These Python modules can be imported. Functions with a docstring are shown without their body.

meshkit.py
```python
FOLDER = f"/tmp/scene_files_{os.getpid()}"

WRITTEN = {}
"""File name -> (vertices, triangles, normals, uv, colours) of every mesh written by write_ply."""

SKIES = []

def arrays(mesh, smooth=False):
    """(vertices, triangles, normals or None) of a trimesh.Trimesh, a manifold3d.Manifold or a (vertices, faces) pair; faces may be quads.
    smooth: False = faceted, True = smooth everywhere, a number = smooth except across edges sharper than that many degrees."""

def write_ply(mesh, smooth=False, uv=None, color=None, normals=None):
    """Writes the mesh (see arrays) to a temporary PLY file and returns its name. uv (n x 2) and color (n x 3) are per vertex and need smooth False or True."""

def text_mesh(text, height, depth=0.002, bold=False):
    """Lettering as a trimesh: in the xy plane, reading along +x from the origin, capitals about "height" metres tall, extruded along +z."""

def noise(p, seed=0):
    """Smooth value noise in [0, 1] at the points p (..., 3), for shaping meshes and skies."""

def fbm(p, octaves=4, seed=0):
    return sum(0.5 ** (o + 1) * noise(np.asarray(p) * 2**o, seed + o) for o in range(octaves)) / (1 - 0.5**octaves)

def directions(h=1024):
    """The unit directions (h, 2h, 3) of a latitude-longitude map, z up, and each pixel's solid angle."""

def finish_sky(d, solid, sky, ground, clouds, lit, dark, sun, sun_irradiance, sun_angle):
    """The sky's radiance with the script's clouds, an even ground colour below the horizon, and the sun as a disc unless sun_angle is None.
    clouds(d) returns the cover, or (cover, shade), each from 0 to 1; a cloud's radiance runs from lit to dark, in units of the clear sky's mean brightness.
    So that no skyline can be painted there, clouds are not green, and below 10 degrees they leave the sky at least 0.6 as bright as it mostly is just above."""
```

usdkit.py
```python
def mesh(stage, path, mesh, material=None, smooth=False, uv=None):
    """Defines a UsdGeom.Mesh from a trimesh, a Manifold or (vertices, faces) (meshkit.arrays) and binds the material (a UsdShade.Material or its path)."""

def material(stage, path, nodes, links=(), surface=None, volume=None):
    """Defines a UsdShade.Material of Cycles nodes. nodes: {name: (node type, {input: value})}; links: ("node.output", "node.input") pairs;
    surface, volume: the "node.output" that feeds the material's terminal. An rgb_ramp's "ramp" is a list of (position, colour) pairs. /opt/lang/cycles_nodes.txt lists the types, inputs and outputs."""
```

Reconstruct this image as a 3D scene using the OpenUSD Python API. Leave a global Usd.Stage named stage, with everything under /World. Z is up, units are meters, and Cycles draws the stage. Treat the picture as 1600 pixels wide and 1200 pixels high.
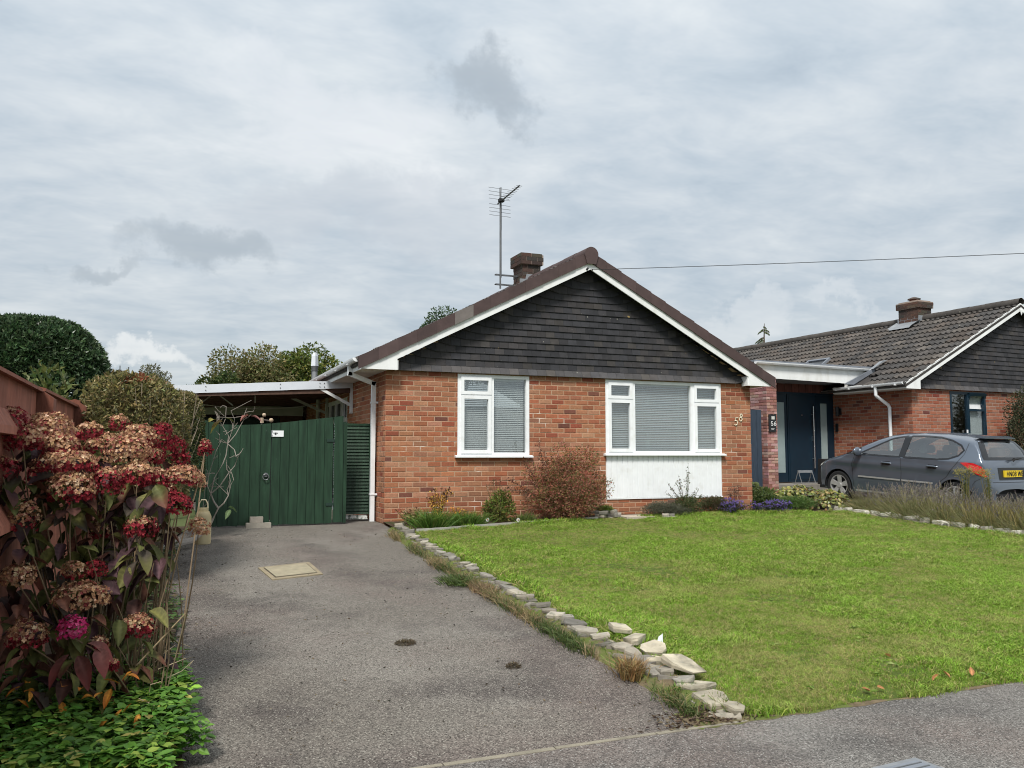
import math, numpy as np, trimesh, usdkit, meshkit
from pxr import Usd, UsdGeom, UsdLux, UsdShade, Sdf, Gf, Vt

stage = Usd.Stage.CreateInMemory()
UsdGeom.SetStageUpAxis(stage, UsdGeom.Tokens.z); UsdGeom.SetStageMetersPerUnit(stage, 1.0)
UsdGeom.Xform.Define(stage, '/World'); UsdGeom.Scope.Define(stage, '/World/Looks')
PI = math.pi

# ---------------------------------------------------------------- camera, sky, sun, exposure
EXPOSURE = 1.40
YAW, PITCH, FPX = math.radians(22.4), math.atan(112 / 1310), 1310.0
CAM = np.array([-3.095, -12.591, 1.023])
fwd_h = np.array([math.sin(YAW), math.cos(YAW), 0.0]); right = np.array([math.cos(YAW), -math.sin(YAW), 0.0])
fwd = math.cos(PITCH) * fwd_h + np.array([0, 0, math.sin(PITCH)]); up = np.cross(right, fwd)
cam = UsdGeom.Camera.Define(stage, '/World/camera')
cam.CreateHorizontalApertureAttr(36.0); cam.CreateVerticalApertureAttr(27.0)
cam.CreateFocalLengthAttr(36.0 * FPX / 1600); cam.CreateClippingRangeAttr(Gf.Vec2f(0.05, 3000))
cam.CreateExposureAttr(EXPOSURE)
cam.AddTransformOp().Set(Gf.Matrix4d(*right, 0, *up, 0, *(-fwd), 0, *CAM, 1))

SUN_DIR = np.array([-0.42, -0.62, 0.95]); SUN_DIR /= np.linalg.norm(SUN_DIR)
SUN_EL = math.asin(SUN_DIR[2]); SUN_ROT = math.atan2(SUN_DIR[0], SUN_DIR[1])
sun = UsdLux.DistantLight.Define(stage, '/World/sun')
sun.CreateNormalizeAttr(True); sun.CreateIntensityAttr(0.40); sun.CreateAngleAttr(14.0); sun.CreateColorAttr(Gf.Vec3f(1.0, 0.965, 0.91))
_x = np.cross([0, 0, 1], SUN_DIR); _x /= np.linalg.norm(_x); _y = np.cross(SUN_DIR, _x)
sun.AddTransformOp().Set(Gf.Matrix4d(*_x, 0, *_y, 0, *SUN_DIR, 0, 0, 0, 50, 1))

def pixdir(px, py):
    d = fwd * FPX + right * (px - 800) + up * (600 - py)
    return d / np.linalg.norm(d)
def blob_nodes(i, px, py, sx, sy, N, L):
    """one darker cloud: an elliptic mask about a direction of the sky, its edge broken by the noise"""
    d = pixdir(px, py); r = np.cross(d, [0, 0, 1]); r /= np.linalg.norm(r); u = np.cross(r, d)
    N[f'a{i}'] = ('vector_math', {'math_type': 'dot_product', 'vector2': tuple(r)}); L.append(('warp.vector', f'a{i}.vector1'))
    N[f'b{i}'] = ('vector_math', {'math_type': 'dot_product', 'vector2': tuple(u)}); L.append(('warp.vector', f'b{i}.vector1'))
    N[f'a2{i}'] = ('math', {'math_type': 'divide', 'value2': sx / FPX}); L.append((f'a{i}.value', f'a2{i}.value1'))
    N[f'b2{i}'] = ('math', {'math_type': 'divide', 'value2': sy / FPX}); L.append((f'b{i}.value', f'b2{i}.value1'))
    N[f'a3{i}'] = ('math', {'math_type': 'multiply'}); L += [(f'a2{i}.value', f'a3{i}.value1'), (f'a2{i}.value', f'a3{i}.value2')]
    N[f'b3{i}'] = ('math', {'math_type': 'multiply_add'}); L += [(f'b2{i}.value', f'b3{i}.value1'), (f'b2{i}.value', f'b3{i}.value2'), (f'a3{i}.value', f'b3{i}.value3')]
    N[f'c{i}'] = ('map_range', {'range_type': 'smoothstep', 'from_min': 0.0, 'from_max': 1.7, 'to_min': 1.0, 'to_max': 0.0, 'clamp': True}); L.append((f'b3{i}.value', f'c{i}.value'))
    return f'c{i}.result'

CL = 2.38   # brightness of the cloud deck
def sky_material():
    N, L = {}, []
    N['sky'] = ('sky_texture', {'sky_type': 'single_scattering', 'sun_disc': False, 'sun_elevation': SUN_EL, 'sun_rotation': SUN_ROT})
    N['tc'] = ('texture_coordinate', {})
    N['sep'] = ('separate_xyz', {}); L.append(('tc.generated', 'sep.vector'))
    N['zz'] = ('math', {'math_type': 'maximum', 'value2': 0.0}); L.append(('sep.z', 'zz.value1'))
    N['za'] = ('math', {'math_type': 'add', 'value2': 0.16}); L.append(('zz.value', 'za.value1'))
    N['u'] = ('math', {'math_type': 'divide'}); L += [('sep.x', 'u.value1'), ('za.value', 'u.value2')]
    N['v'] = ('math', {'math_type': 'divide'}); L += [('sep.y', 'v.value1'), ('za.value', 'v.value2')]
    N['uv'] = ('combine_xyz', {'z': 0.37}); L += [('u.value', 'uv.x'), ('v.value', 'uv.y')]
    N['rot'] = ('mapping', {'rotation': (0, 0, 0.5), 'scale': (1.0, 1.35, 1.0)}); L.append(('uv.vector', 'rot.vector'))
    N['n1'] = ('noise_texture', {'scale': 1.1, 'detail': 7.0, 'roughness': 0.55, 'distortion': 0.25}); L.append(('rot.vector', 'n1.vector'))
    N['n2'] = ('noise_texture', {'scale': 4.2, 'detail': 6.0, 'roughness': 0.6, 'distortion': 0.3}); L.append(('rot.vector', 'n2.vector'))
    N['n12'] = ('mix_float', {'fac': 0.42}); L += [('n1.fac', 'n12.a'), ('n2.fac', 'n12.b')]
    N['deck'] = ('rgb_ramp', {'ramp': [(0.33, (0.675, 0.785, 0.885)), (0.42, (0.81, 0.915, 1.0)), (0.49, (0.925, 1.01, 1.075)), (0.56, (1.04, 1.11, 1.15)), (0.67, (1.23, 1.27, 1.285))]}); L.append(('n12.result', 'deck.fac'))
    # distorted direction for the small dark clouds
    N['n3'] = ('noise_texture', {'scale': 7.0, 'detail': 7.0, 'roughness': 0.62}); L.append(('tc.generated', 'n3.vector'))
    N['n3c'] = ('vector_math', {'math_type': 'subtract', 'vector2': (0.5, 0.5, 0.5)}); L.append(('n3.color', 'n3c.vector1'))
    N['n3s'] = ('vector_math', {'math_type': 'scale', 'scale': 0.26}); L.append(('n3c.vector', 'n3s.vector1'))
    N['warp'] = ('vector_math', {'math_type': 'add'}); L += [('tc.generated', 'warp.vector1'), ('n3s.vector', 'warp.vector2')]
    prev = 'deck.color'
    for i, (px, py, sx, sy, c, k) in enumerate([(742, 160, 66, 52, (0.60, 0.675, 0.735), 0.8), (325, 400, 100, 38, (0.66, 0.735, 0.79), 0.75), (125, 432, 46, 20, (0.66, 0.735, 0.79), 0.65),
                                             (200, 446, 34, 18, (0.70, 0.77, 0.82), 0.55), (560, 330, 260, 60, (0.84, 0.90, 0.97), 0.5), (1160, 505, 60, 26, (1.26, 1.29, 1.30), 0.5), (1330, 512, 50, 16, (1.22, 1.26, 1.28), 0.45),
                                             (235, 580, 80, 17, (1.45, 1.46, 1.44), 0.8), (500, 160, 130, 60, (1.16, 1.20, 1.24), 0.6)]):
        f = blob_nodes(i, px, py, sx, sy, N, L)
        N[f'f{i}'] = ('math', {'math_type': 'multiply', 'value2': k}); L.append((f, f'f{i}.value1'))
        N[f'm{i}'] = ('mix', {'color2': c}); L += [(f'f{i}.value', f'm{i}.fac'), (prev, f'm{i}.color1')]
        prev = f'm{i}.color'
    # an overcast deck is brighter overhead than at the horizon
    N['g'] = ('math', {'math_type': 'multiply_add', 'value2': 0.75 * CL, 'value3': 0.84 * CL}); L.append(('zz.value', 'g.value1'))
    N['sc'] = ('vector_math', {'math_type': 'scale'}); L += [(prev, 'sc.vector1'), ('g.value', 'sc.scale')]
    N['mix'] = ('mix', {'fac': 0.94}); L += [('sky.color', 'mix.color1'), ('sc.vector', 'mix.color2')]
    N['bg'] = ('background_shader', {'strength': 0.1}); L.append(('mix.color', 'bg.color'))
    return usdkit.material(stage, '/World/Looks/sky', N, L, surface='bg.background')
dome = UsdLux.DomeLight.Define(stage, '/World/sky')
UsdShade.MaterialBindingAPI.Apply(dome.GetPrim()).Bind(sky_material())
dome.GetPrim().SetCustomDataByKey('kind', 'structure')

# ---------------------------------------------------------------- helpers
rng = np.random.default_rng(7)
_used = {}
def numbered(parent, name):
    k = (str(parent), name); n = _used.get(k, -1) + 1; _used[k] = n
    return f'{parent}/{name}' if n == 0 else f'{parent}/{name}_{n:03d}'
def tag(p, label=None, cat=None, group=None, kind=None):
    p = p.GetPrim() if hasattr(p, 'GetPrim') else p
    for k, v in (('label', label), ('category', cat), ('group', group), ('kind', kind)):
        if v: p.SetCustomDataByKey(k, v)
    return p
def path_of(parent):
    if parent is None: return '/World'
    return str(parent.GetPath())
def thing(name, label, cat, loc=(0, 0, 0), rotz=0, group=None, scale=None):
    x = UsdGeom.Xform.Define(stage, numbered('/World', name))
    x.AddTranslateOp().Set(Gf.Vec3d(*map(float, loc)))
    if rotz: x.AddRotateZOp().Set(float(math.degrees(rotz)))
    if scale is not None: x.AddScaleOp().Set(Gf.Vec3f(*map(float, scale)))
    return tag(x, label, cat, group)
def copy(root, loc, rotz=0, label=None, scale=None):
    was = root.GetCustomData(); name = root.GetName().rstrip('0123456789').rstrip('_')
    r = thing(name, label or was['label'], was['category'], loc, rotz, was.get('group'), scale)
    r.GetReferences().AddInternalReference(root.GetPath()); r.SetInstanceable(True)
    return r

class MB:
    """collects vertices, triangles and (per vertex) colours of one mesh"""
    def __init__(s): s.v, s.f, s.c, s.n = [], [], [], 0
    def add(s, v, f, c=None):
        v = np.asarray(v, float).reshape(-1, 3); f = np.asarray(f, int)
        if f.ndim == 2 and f.shape[1] == 4: f = np.vstack([f[:, [0, 1, 2]], f[:, [0, 2, 3]]])
        s.v.append(v); s.f.append(f + s.n); s.n += len(v)
        c = (1, 1, 1) if c is None else c
        s.c.append(np.broadcast_to(np.asarray(c, float), (len(v), 3)))
        return s
    def mesh(s, m, c=None): return s.add(np.array(m.vertices), np.array(m.faces), c)
    def box(s, lo, hi, c=None, rot=None, pivot=None):
        lo, hi = np.asarray(lo, float), np.asarray(hi, float)
        v = np.array([[(lo, hi)[i][0], (lo, hi)[j][1], (lo, hi)[k][2]] for i in (0, 1) for j in (0, 1) for k in (0, 1)])
        if rot is not None:
            p = (lo + hi) / 2 if pivot is None else np.asarray(pivot, float)
            v = (v - p) @ np.asarray(rot).T + p
        return s.add(v, BOXF, c)
    def bar(s, a, b, w, h, c=None, upv=(0, 0, 1)):
        """a rectangular bar from a to b, w wide and h high"""
        a, b = np.asarray(a, float), np.asarray(b, float); d = b - a; d /= np.linalg.norm(d)
        sd = np.cross(d, upv); sd /= np.linalg.norm(sd); u = np.cross(sd, d)
        v = [p + sx * sd * w / 2 + sz * u * h / 2 for p in (a, b) for sx in (-1, 1) for sz in (-1, 1)]
        return s.add(v, BOXF, c)
    def tube(s, pts, r, sides=6, c=None, cap=True):
        p = np.asarray(pts, float); r = np.broadcast_to(np.asarray(r, float), (len(p),))
        t = np.gradient(p, axis=0); t /= np.linalg.norm(t, axis=1, keepdims=True) + 1e-12
        a = np.cross(t, np.where(np.abs(t[:, 2:]) < 0.9, [0, 0, 1.0], [1.0, 0, 0])); a /= np.linalg.norm(a, axis=1, keepdims=True) + 1e-12
        b = np.cross(t, a); g = np.arange(sides) * 2 * PI / sides
        v = (p[:, None] + r[:, None, None] * (np.cos(g)[None, :, None] * a[:, None] + np.sin(g)[None, :, None] * b[:, None])).reshape(-1, 3)
        i, j = np.meshgrid(np.arange(len(p) - 1), np.arange(sides), indexing='ij')
        q = np.stack([i * sides + j, i * sides + (j + 1) % sides, (i + 1) * sides + (j + 1) % sides, (i + 1) * sides + j], -1).reshape(-1, 4)
        f = np.vstack([q[:, [0, 1, 2]], q[:, [0, 2, 3]]])
        if cap:
            n = len(v); v = np.vstack([v, p[:1], p[-1:]]); k = np.arange(sides); e = (len(p) - 1) * sides
            f = np.vstack([f, np.stack([np.full(sides, n), (k + 1) % sides, k], 1), np.stack([np.full(sides, n + 1), e + k, e + (k + 1) % sides], 1)])
        return s.add(v, f, c)
    def prism(s, poly, origin, ax, ay, an, depth, c=None):
        """2D polygon (list of (a, b)) at origin + a*ax + b*ay, extruded by depth along an"""
        from shapely.geometry import Polygon
        m = trimesh.creation.extrude_polygon(Polygon(poly), 1.0, engine='earcut'); v = np.array(m.vertices)
        o, ax, ay, an = (np.asarray(t, float) for t in (origin, ax, ay, an))
        w = o + v[:, :1] * ax + v[:, 1:2] * ay + v[:, 2:] * an * depth
        f = np.array(m.faces)
        if np.dot(np.cross(ax, ay), an) < 0: f = f[:, ::-1]
        return s.add(w, f, c)
    def data(s): return np.vstack(s.v), np.vstack(s.f), np.vstack(s.c)
BOXF = np.array([[0, 1, 3, 2], [4, 6, 7, 5], [0, 4, 5, 1], [2, 3, 7, 6], [0, 2, 6, 4], [1, 5, 7, 3]])

def obj(name, mb, mat, parent=None, smooth=False, kind=None, label=None, cat=None, group=None):
    v, f, c = mb.data() if isinstance(mb, MB) else mb
    n = None
    if smooth == 'keep' or smooth is True:
        v, f, n = meshkit.arrays((v, f), True)
    elif smooth is not False:
        from scipy.spatial import cKDTree
        sm = trimesh.graph.smooth_shade(trimesh.Trimesh(v, f, process=False), angle=np.radians(smooth), facet_minarea=None)
        c = c[cKDTree(v).query(np.array(sm.vertices))[1]]
        v, f, n = meshkit.arrays((np.array(sm.vertices), np.array(sm.faces)), True)
    m = UsdGeom.Mesh.Define(stage, numbered(path_of(parent), name))
    m.CreatePointsAttr(Vt.Vec3fArray.FromNumpy(np.ascontiguousarray(v, np.float32)))
    m.CreateFaceVertexCountsAttr(Vt.IntArray.FromNumpy(np.full(len(f), 3, np.int32)))
    m.CreateFaceVertexIndicesAttr(Vt.IntArray.FromNumpy(np.ascontiguousarray(f, np.int32).ravel()))
    m.CreateSubdivisionSchemeAttr('none'); m.CreateDoubleSidedAttr(True)
    if n is not None:
        m.CreateNormalsAttr(Vt.Vec3fArray.FromNumpy(np.ascontiguousarray(n, np.float32))); m.SetNormalsInterpolation('vertex')
    UsdGeom.PrimvarsAPI(m).CreatePrimvar('col', Sdf.ValueTypeNames.Color3fArray, 'vertex').Set(Vt.Vec3fArray.FromNumpy(np.ascontiguousarray(c, np.float32)))
    UsdShade.MaterialBindingAPI.Apply(m.GetPrim()).Bind(mat)
    return tag(m.GetPrim(), label, cat, group, kind)

def ss(a, b, t):
    t = np.clip((np.asarray(t, float) - a) / (b - a), 0, 1); return t * t * (3 - 2 * t)
def unit(v): v = np.asarray(v, float); return v / np.maximum(np.linalg.norm(v, axis=-1, keepdims=True), 1e-12)
def randdir(n): return unit(rng.normal(size=(n, 3)))
def pick(cols, n, p=None, var=0.12):
    cols = np.asarray(cols, float); k = rng.choice(len(cols), n, p=p)
    return np.clip(cols[k] * (1 + rng.normal(0, var, (n, 1))) * (1 + rng.normal(0, var / 3, (n, 3))), 0.003, 0.95)
def leafset(P, D, L, W, col, fold=0.25, up_bias=None):
    """n leaves: base P, direction D, length L, width W, each two triangles folded on the midrib"""
    n = len(P); D = unit(D); Lr = np.broadcast_to(np.asarray(L, float), (n,))[:, None]; Wr = np.broadcast_to(np.asarray(W, float), (n,))[:, None]
    S = unit(np.cross(D, unit(rng.normal(size=(n, 3)) + np.array([0, 0, up_bias or 0.0])))); N = np.cross(S, D)
    mid = P + D * Lr * 0.45
    v = np.stack([P, mid + S * Wr / 2 + N * Wr * fold, P + D * Lr - N * Lr * 0.12, mid - S * Wr / 2 + N * Wr * fold], 1).reshape(-1, 3)
    b = np.arange(n)[:, None] * 4
    f = np.concatenate([b + [0, 1, 2], b + [0, 2, 3]], 0)
    return v, f, np.repeat(col, 4, axis=0)
def bladeset(P, D, L, W, col, bend=0.35, tipcol=None):
    """n narrow blades that bend outwards"""
    n = len(P); D = unit(D); Lr = np.broadcast_to(np.asarray(L, float), (n,))[:, None]; Wr = np.broadcast_to(np.asarray(W, float), (n,))[:, None]
    az = rng.uniform(0, 2 * PI, n); out = np.stack([np.cos(az), np.sin(az), np.zeros(n)], 1); S = unit(np.cross(D, out))
    b = bend * rng.uniform(0.3, 1.5, (n, 1)) * out * Lr
    m = P + D * Lr * 0.55 + b * 0.3; t = P + D * Lr + b - np.array([0, 0, 1]) * np.linalg.norm(b, axis=1, keepdims=True) * 0.35
    v = np.stack([P - S * Wr / 2, P + S * Wr / 2, m - S * Wr * 0.4, m + S * Wr * 0.4, t], 1).reshape(-1, 3)
    k = np.arange(n)[:, None] * 5
    f = np.concatenate([k + [0, 1, 3], k + [0, 3, 2], k + [2, 3, 4]], 0)
    c = np.repeat(col, 5, axis=0)
    if tipcol is not None: c = c.copy(); c[4::5] = tipcol
    return v, f, c

def gz(x, y):
    """height of the ground: the plots rise from the pavement to the houses"""
    x = np.asarray(x, float); y = np.asarray(y, float)
    a = .055 * np.clip(y, -8.6, 0); b = np.maximum(.05 + .062 * np.clip(y, -8.44, 2.5), -.473)
    k = ss(7.2, 9.0, x)
    return a * (1 - k) + b * k

# ---------------------------------------------------------------- materials
ATTR = 'attr'
def surf(name, color=ATTR, rough=0.7, var=0.12, scale=18.0, bump=0.0, bscale=60.0, spec=0.4, metal=0.0, coat=0.0, local=False, spots=None, translucent=0.0, detail=5.0, stretch=None, fine=None, mixcol=None):
    """a principled surface: colour (constant or the mesh's own), broken by noise; spots = [(scale, threshold, width, colour, amount), ...]"""
    N, L = {}, []
    N['pos'] = ('texture_coordinate', {}) if local else ('geometry', {})
    P = 'pos.object' if local else 'pos.position'
    if stretch:
        N['map'] = ('mapping', {'scale': stretch}); L.append((P, 'map.vector')); P = 'map.vector'
    if color is ATTR: N['col'] = ('attribute', {'attribute': 'col'}); c = 'col.color'
    else: N['col'] = ('color', {'value': color}); c = 'col.color'
    if mixcol:
        N['mn'] = ('noise_texture', {'scale': mixcol[0], 'detail': 5.0, 'roughness': 0.6}); L.append((P, 'mn.vector'))
        N['mr'] = ('map_range', {'range_type': 'smoothstep', 'from_min': mixcol[1] - mixcol[2], 'from_max': mixcol[1] + mixcol[2], 'to_min': 0.0, 'to_max': mixcol[4], 'clamp': True}); L.append(('mn.fac', 'mr.value'))
        N['mm'] = ('mix', {'color2': mixcol[3]}); L += [('mr.result', 'mm.fac'), (c, 'mm.color1')]; c = 'mm.color'
    if var:
        N['n'] = ('noise_texture', {'scale': scale, 'detail': detail, 'roughness': 0.6}); L.append((P, 'n.vector'))
        N['r'] = ('map_range', {'from_min': 0.28, 'from_max': 0.72, 'to_min': 1 - var, 'to_max': 1 + var, 'clamp': True}); L.append(('n.fac', 'r.value'))
        N['x'] = ('vector_math', {'math_type': 'scale'}); L += [(c, 'x.vector1'), ('r.result', 'x.scale')]; c = 'x.vector'
    if fine:
        N['n5'] = ('noise_texture', {'scale': fine[0], 'detail': 2.0, 'roughness': 0.5}); L.append((P, 'n5.vector'))
        N['r5'] = ('map_range', {'from_min': 0.3, 'from_max': 0.7, 'to_min': 1 - fine[1], 'to_max': 1 + fine[1], 'clamp': True}); L.append(('n5.fac', 'r5.value'))
        N['x5'] = ('vector_math', {'math_type': 'scale'}); L += [(c, 'x5.vector1'), ('r5.result', 'x5.scale')]; c = 'x5.vector'
    for i, (sc, th, wd, colr, am) in enumerate(spots or []):
        N[f'sn{i}'] = ('noise_texture', {'scale': sc, 'detail': 4.0, 'roughness': 0.55, 'w': float(i)}); L.append((P, f'sn{i}.vector'))
        N[f'sr{i}'] = ('map_range', {'range_type': 'smoothstep', 'from_min': th - wd, 'from_max': th + wd, 'to_min': 0.0, 'to_max': am, 'clamp': True}); L.append((f'sn{i}.fac', f'sr{i}.value'))
        N[f'sm{i}'] = ('mix', {'color2': colr}); L += [(f'sr{i}.result', f'sm{i}.fac'), (c, f'sm{i}.color1')]; c = f'sm{i}.color'
    N['p'] = ('principled_bsdf', {'roughness': rough, 'specular_ior_level': spec, 'metallic': metal, 'coat_weight': coat}); L.append((c, 'p.base_color'))
    if bump:
        N['bn'] = ('noise_texture', {'scale': bscale, 'detail': 4.0, 'roughness': 0.6}); L.append((P, 'bn.vector'))
        N['b'] = ('bump', {'strength': bump, 'distance': 0.01}); L += [('bn.fac', 'b.height'), ('b.normal', 'p.normal')]
    out = 'p.BSDF'
    if translucent:
        N['t'] = ('translucent_bsdf', {}); L.append((c, 't.color'))
        N['mixc'] = ('mix_closure', {'fac': translucent}); L += [('p.BSDF', 'mixc.closure1'), ('t.BSDF', 'mixc.closure2')]; out = 'mixc.closure'
    return usdkit.material(stage, f'/World/Looks/{name}', N, L, surface=out)

def glass_mat(name, tint=(0.9, 0.95, 0.93), gloss=1.0):
    N = {'f': ('layer_weight', {'blend': 0.5}), 'p': ('math', {'math_type': 'power', 'value2': 4.0}), 'g': ('math', {'math_type': 'multiply_add', 'use_clamp': True, 'value2': 0.9, 'value3': 0.045 * gloss}), 't': ('transparent_bsdf', {'color': tint}), 's': ('glossy_bsdf', {'roughness': 0.015, 'color': (1, 1, 1)}), 'm': ('mix_closure', {})}
    return usdkit.material(stage, f'/World/Looks/{name}', N, [('f.facing', 'p.value1'), ('p.value', 'g.value1'), ('g.value', 'm.fac'), ('t.BSDF', 'm.closure1'), ('s.BSDF', 'm.closure2')], surface='m.closure')
M = {}
M['brick'] = surf('brick', mixcol=(1.3, 0.56, 0.13, (0.20, 0.095, 0.058), 0.35), rough=0.85, var=0.16, scale=30, bump=0.35, bscale=120, spec=0.25, fine=(160, 0.14))
M['mortar'] = surf('mortar', (0.43, 0.285, 0.19), rough=0.95, var=0.15, scale=6, bump=0.3, bscale=150, spec=0.2, spots=[(2.2, 0.64, 0.06, (0.66, 0.60, 0.52), 0.9)])
M['mortar_dark'] = surf('mortar_dark', (0.30, 0.24, 0.20), rough=0.95, var=0.15, scale=6, bump=0.3, bscale=150, spec=0.2)
M['hung_tile'] = surf('hung_tile', rough=0.8, var=0.2, scale=9, bump=0.2, bscale=70, spec=0.3, spots=[(4.5, 0.735, 0.02, (0.34, 0.24, 0.09), 0.9), (17.0, 0.745, 0.02, (0.40, 0.39, 0.33), 0.8)])
M['roof_tile'] = surf('roof_tile', rough=0.85, var=0.22, scale=6, bump=0.3, bscale=90, spec=0.25, spots=[(8.0, 0.70, 0.05, (0.25, 0.24, 0.19), 0.6), (22.0, 0.74, 0.03, (0.5, 0.5, 0.46), 0.7)])
M['verge_tile'] = surf('verge_tile', rough=0.75, var=0.15, scale=7, bump=0.15, bscale=120, spec=0.3)
M['upvc'] = surf('upvc', (0.80, 0.815, 0.825), rough=0.35, var=0.05, scale=5, spec=0.45, spots=[(7.0, 0.62, 0.10, (0.60, 0.59, 0.54), 0.3)])
M['white_paint'] = surf('white_paint', (0.76, 0.77, 0.76), rough=0.5, var=0.07, scale=4, spec=0.35, stretch=(1, 1, 0.35), spots=[(5.0, 0.60, 0.10, (0.52, 0.51, 0.45), 0.35)])
M['soffit'] = surf('soffit', (0.62, 0.61, 0.58), rough=0.6, var=0.08, scale=5)
M['green_white'] = surf('green_white', (0.42, 0.44, 0.36), rough=0.6, var=0.12, scale=4)
M['grey_fascia'] = surf('grey_fascia', (0.62, 0.65, 0.69), rough=0.45, var=0.05, scale=3)
M['glass'] = glass_mat('glass', (0.86, 0.89, 0.89), 3.0)
M['car_glass'] = glass_mat('car_glass', (0.66, 0.76, 0.74), 4.0)
M['frosted'] = surf('frosted', (0.26, 0.33, 0.33), rough=0.12, var=0.1, scale=2, spec=0.6)
M['blind'] = surf('blind', (0.70, 0.70, 0.69), rough=0.5, var=0.03, scale=4, translucent=0.12)
M['green_paint'] = surf('green_paint', (0.017, 0.042, 0.023), rough=0.45, var=0.42, scale=3.0, bump=0.25, bscale=40, spec=0.3, stretch=(6, 6, 0.7), spots=[(9.0, 0.735, 0.025, (0.16, 0.20, 0.16), 0.6)])
M['green_dark'] = surf('green_dark', (0.012, 0.030, 0.022), rough=0.5, var=0.2, scale=3)
M['navy'] = surf('navy', (0.004, 0.019, 0.034), rough=0.4, var=0.1, scale=5, spec=0.45)
M['slate_paint'] = surf('slate_paint', (0.032, 0.048, 0.072), rough=0.6, var=0.25, scale=5, stretch=(8, 8, 1), spots=[(30.0, 0.74, 0.03, (0.2, 0.22, 0.25), 0.6)])
M['fence'] = surf('fence', rough=0.75, var=0.28, scale=5, bump=0.4, bscale=30, spec=0.2, stretch=(5, 5, 0.8))
M['dark_wood'] = surf('dark_wood', (0.085, 0.045, 0.030), rough=0.75, var=0.25, scale=5, stretch=(4, 4, 1))
M['dark'] = surf('dark', (0.012, 0.012, 0.013), rough=0.6, var=0.1, scale=6)
M['rubber'] = surf('rubber', (0.018, 0.018, 0.019), rough=0.75, var=0.2, scale=12)
M['black_gloss'] = surf('black_gloss', (0.012, 0.013, 0.015), rough=0.25, var=0.05, scale=6, spec=0.5)
M['steel'] = surf('steel', (0.55, 0.56, 0.57), rough=0.3, var=0.05, scale=6, metal=1.0)
M['galv'] = surf('galv', (0.30, 0.31, 0.32), rough=0.5, var=0.15, scale=9, metal=0.6)
M['dull_metal'] = surf('dull_metal', (0.14, 0.145, 0.15), rough=0.5, var=0.2, scale=9, metal=0.5)
M['lead'] = surf('lead', (0.17, 0.185, 0.21), rough=0.6, var=0.2, scale=5)
M['lead_pale'] = surf('lead_pale', (0.22, 0.235, 0.25), rough=0.6, var=0.18, scale=5)
M['brass'] = surf('brass', (0.78, 0.72, 0.55), rough=0.4, var=0.05, scale=8)
M['white_letter'] = surf('white_letter', (0.8, 0.8, 0.78), rough=0.5, var=0)
M['concrete'] = surf('concrete', rough=0.9, var=0.2, scale=8, bump=0.35, bscale=90, spec=0.2, fine=(220, 0.18))
M['stone'] = surf('stone', rough=0.9, var=0.22, scale=13, bump=0.6, bscale=45, spec=0.2, spots=[(9.0, 0.66, 0.06, (0.075, 0.085, 0.055), 0.6), (16.0, 0.66, 0.05, (0.40, 0.39, 0.34), 0.55), (4.0, 0.56, 0.10, (0.16, 0.145, 0.115), 0.6)])
M['leaf'] = surf('leaf', rough=0.5, var=0.15, scale=14, spec=0.3, translucent=0.25)
M['leaf_gloss'] = surf('leaf_gloss', rough=0.38, var=0.12, scale=14, spec=0.4, translucent=0.15)
M['hydrangea_leaf'] = surf('hydrangea_leaf', rough=0.6, var=0.22, scale=26, spec=0.22, translucent=0.18, bump=0.25, bscale=70)
M['petal'] = surf('petal', rough=0.75, var=0.18, scale=60, spec=0.15, translucent=0.22)
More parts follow.
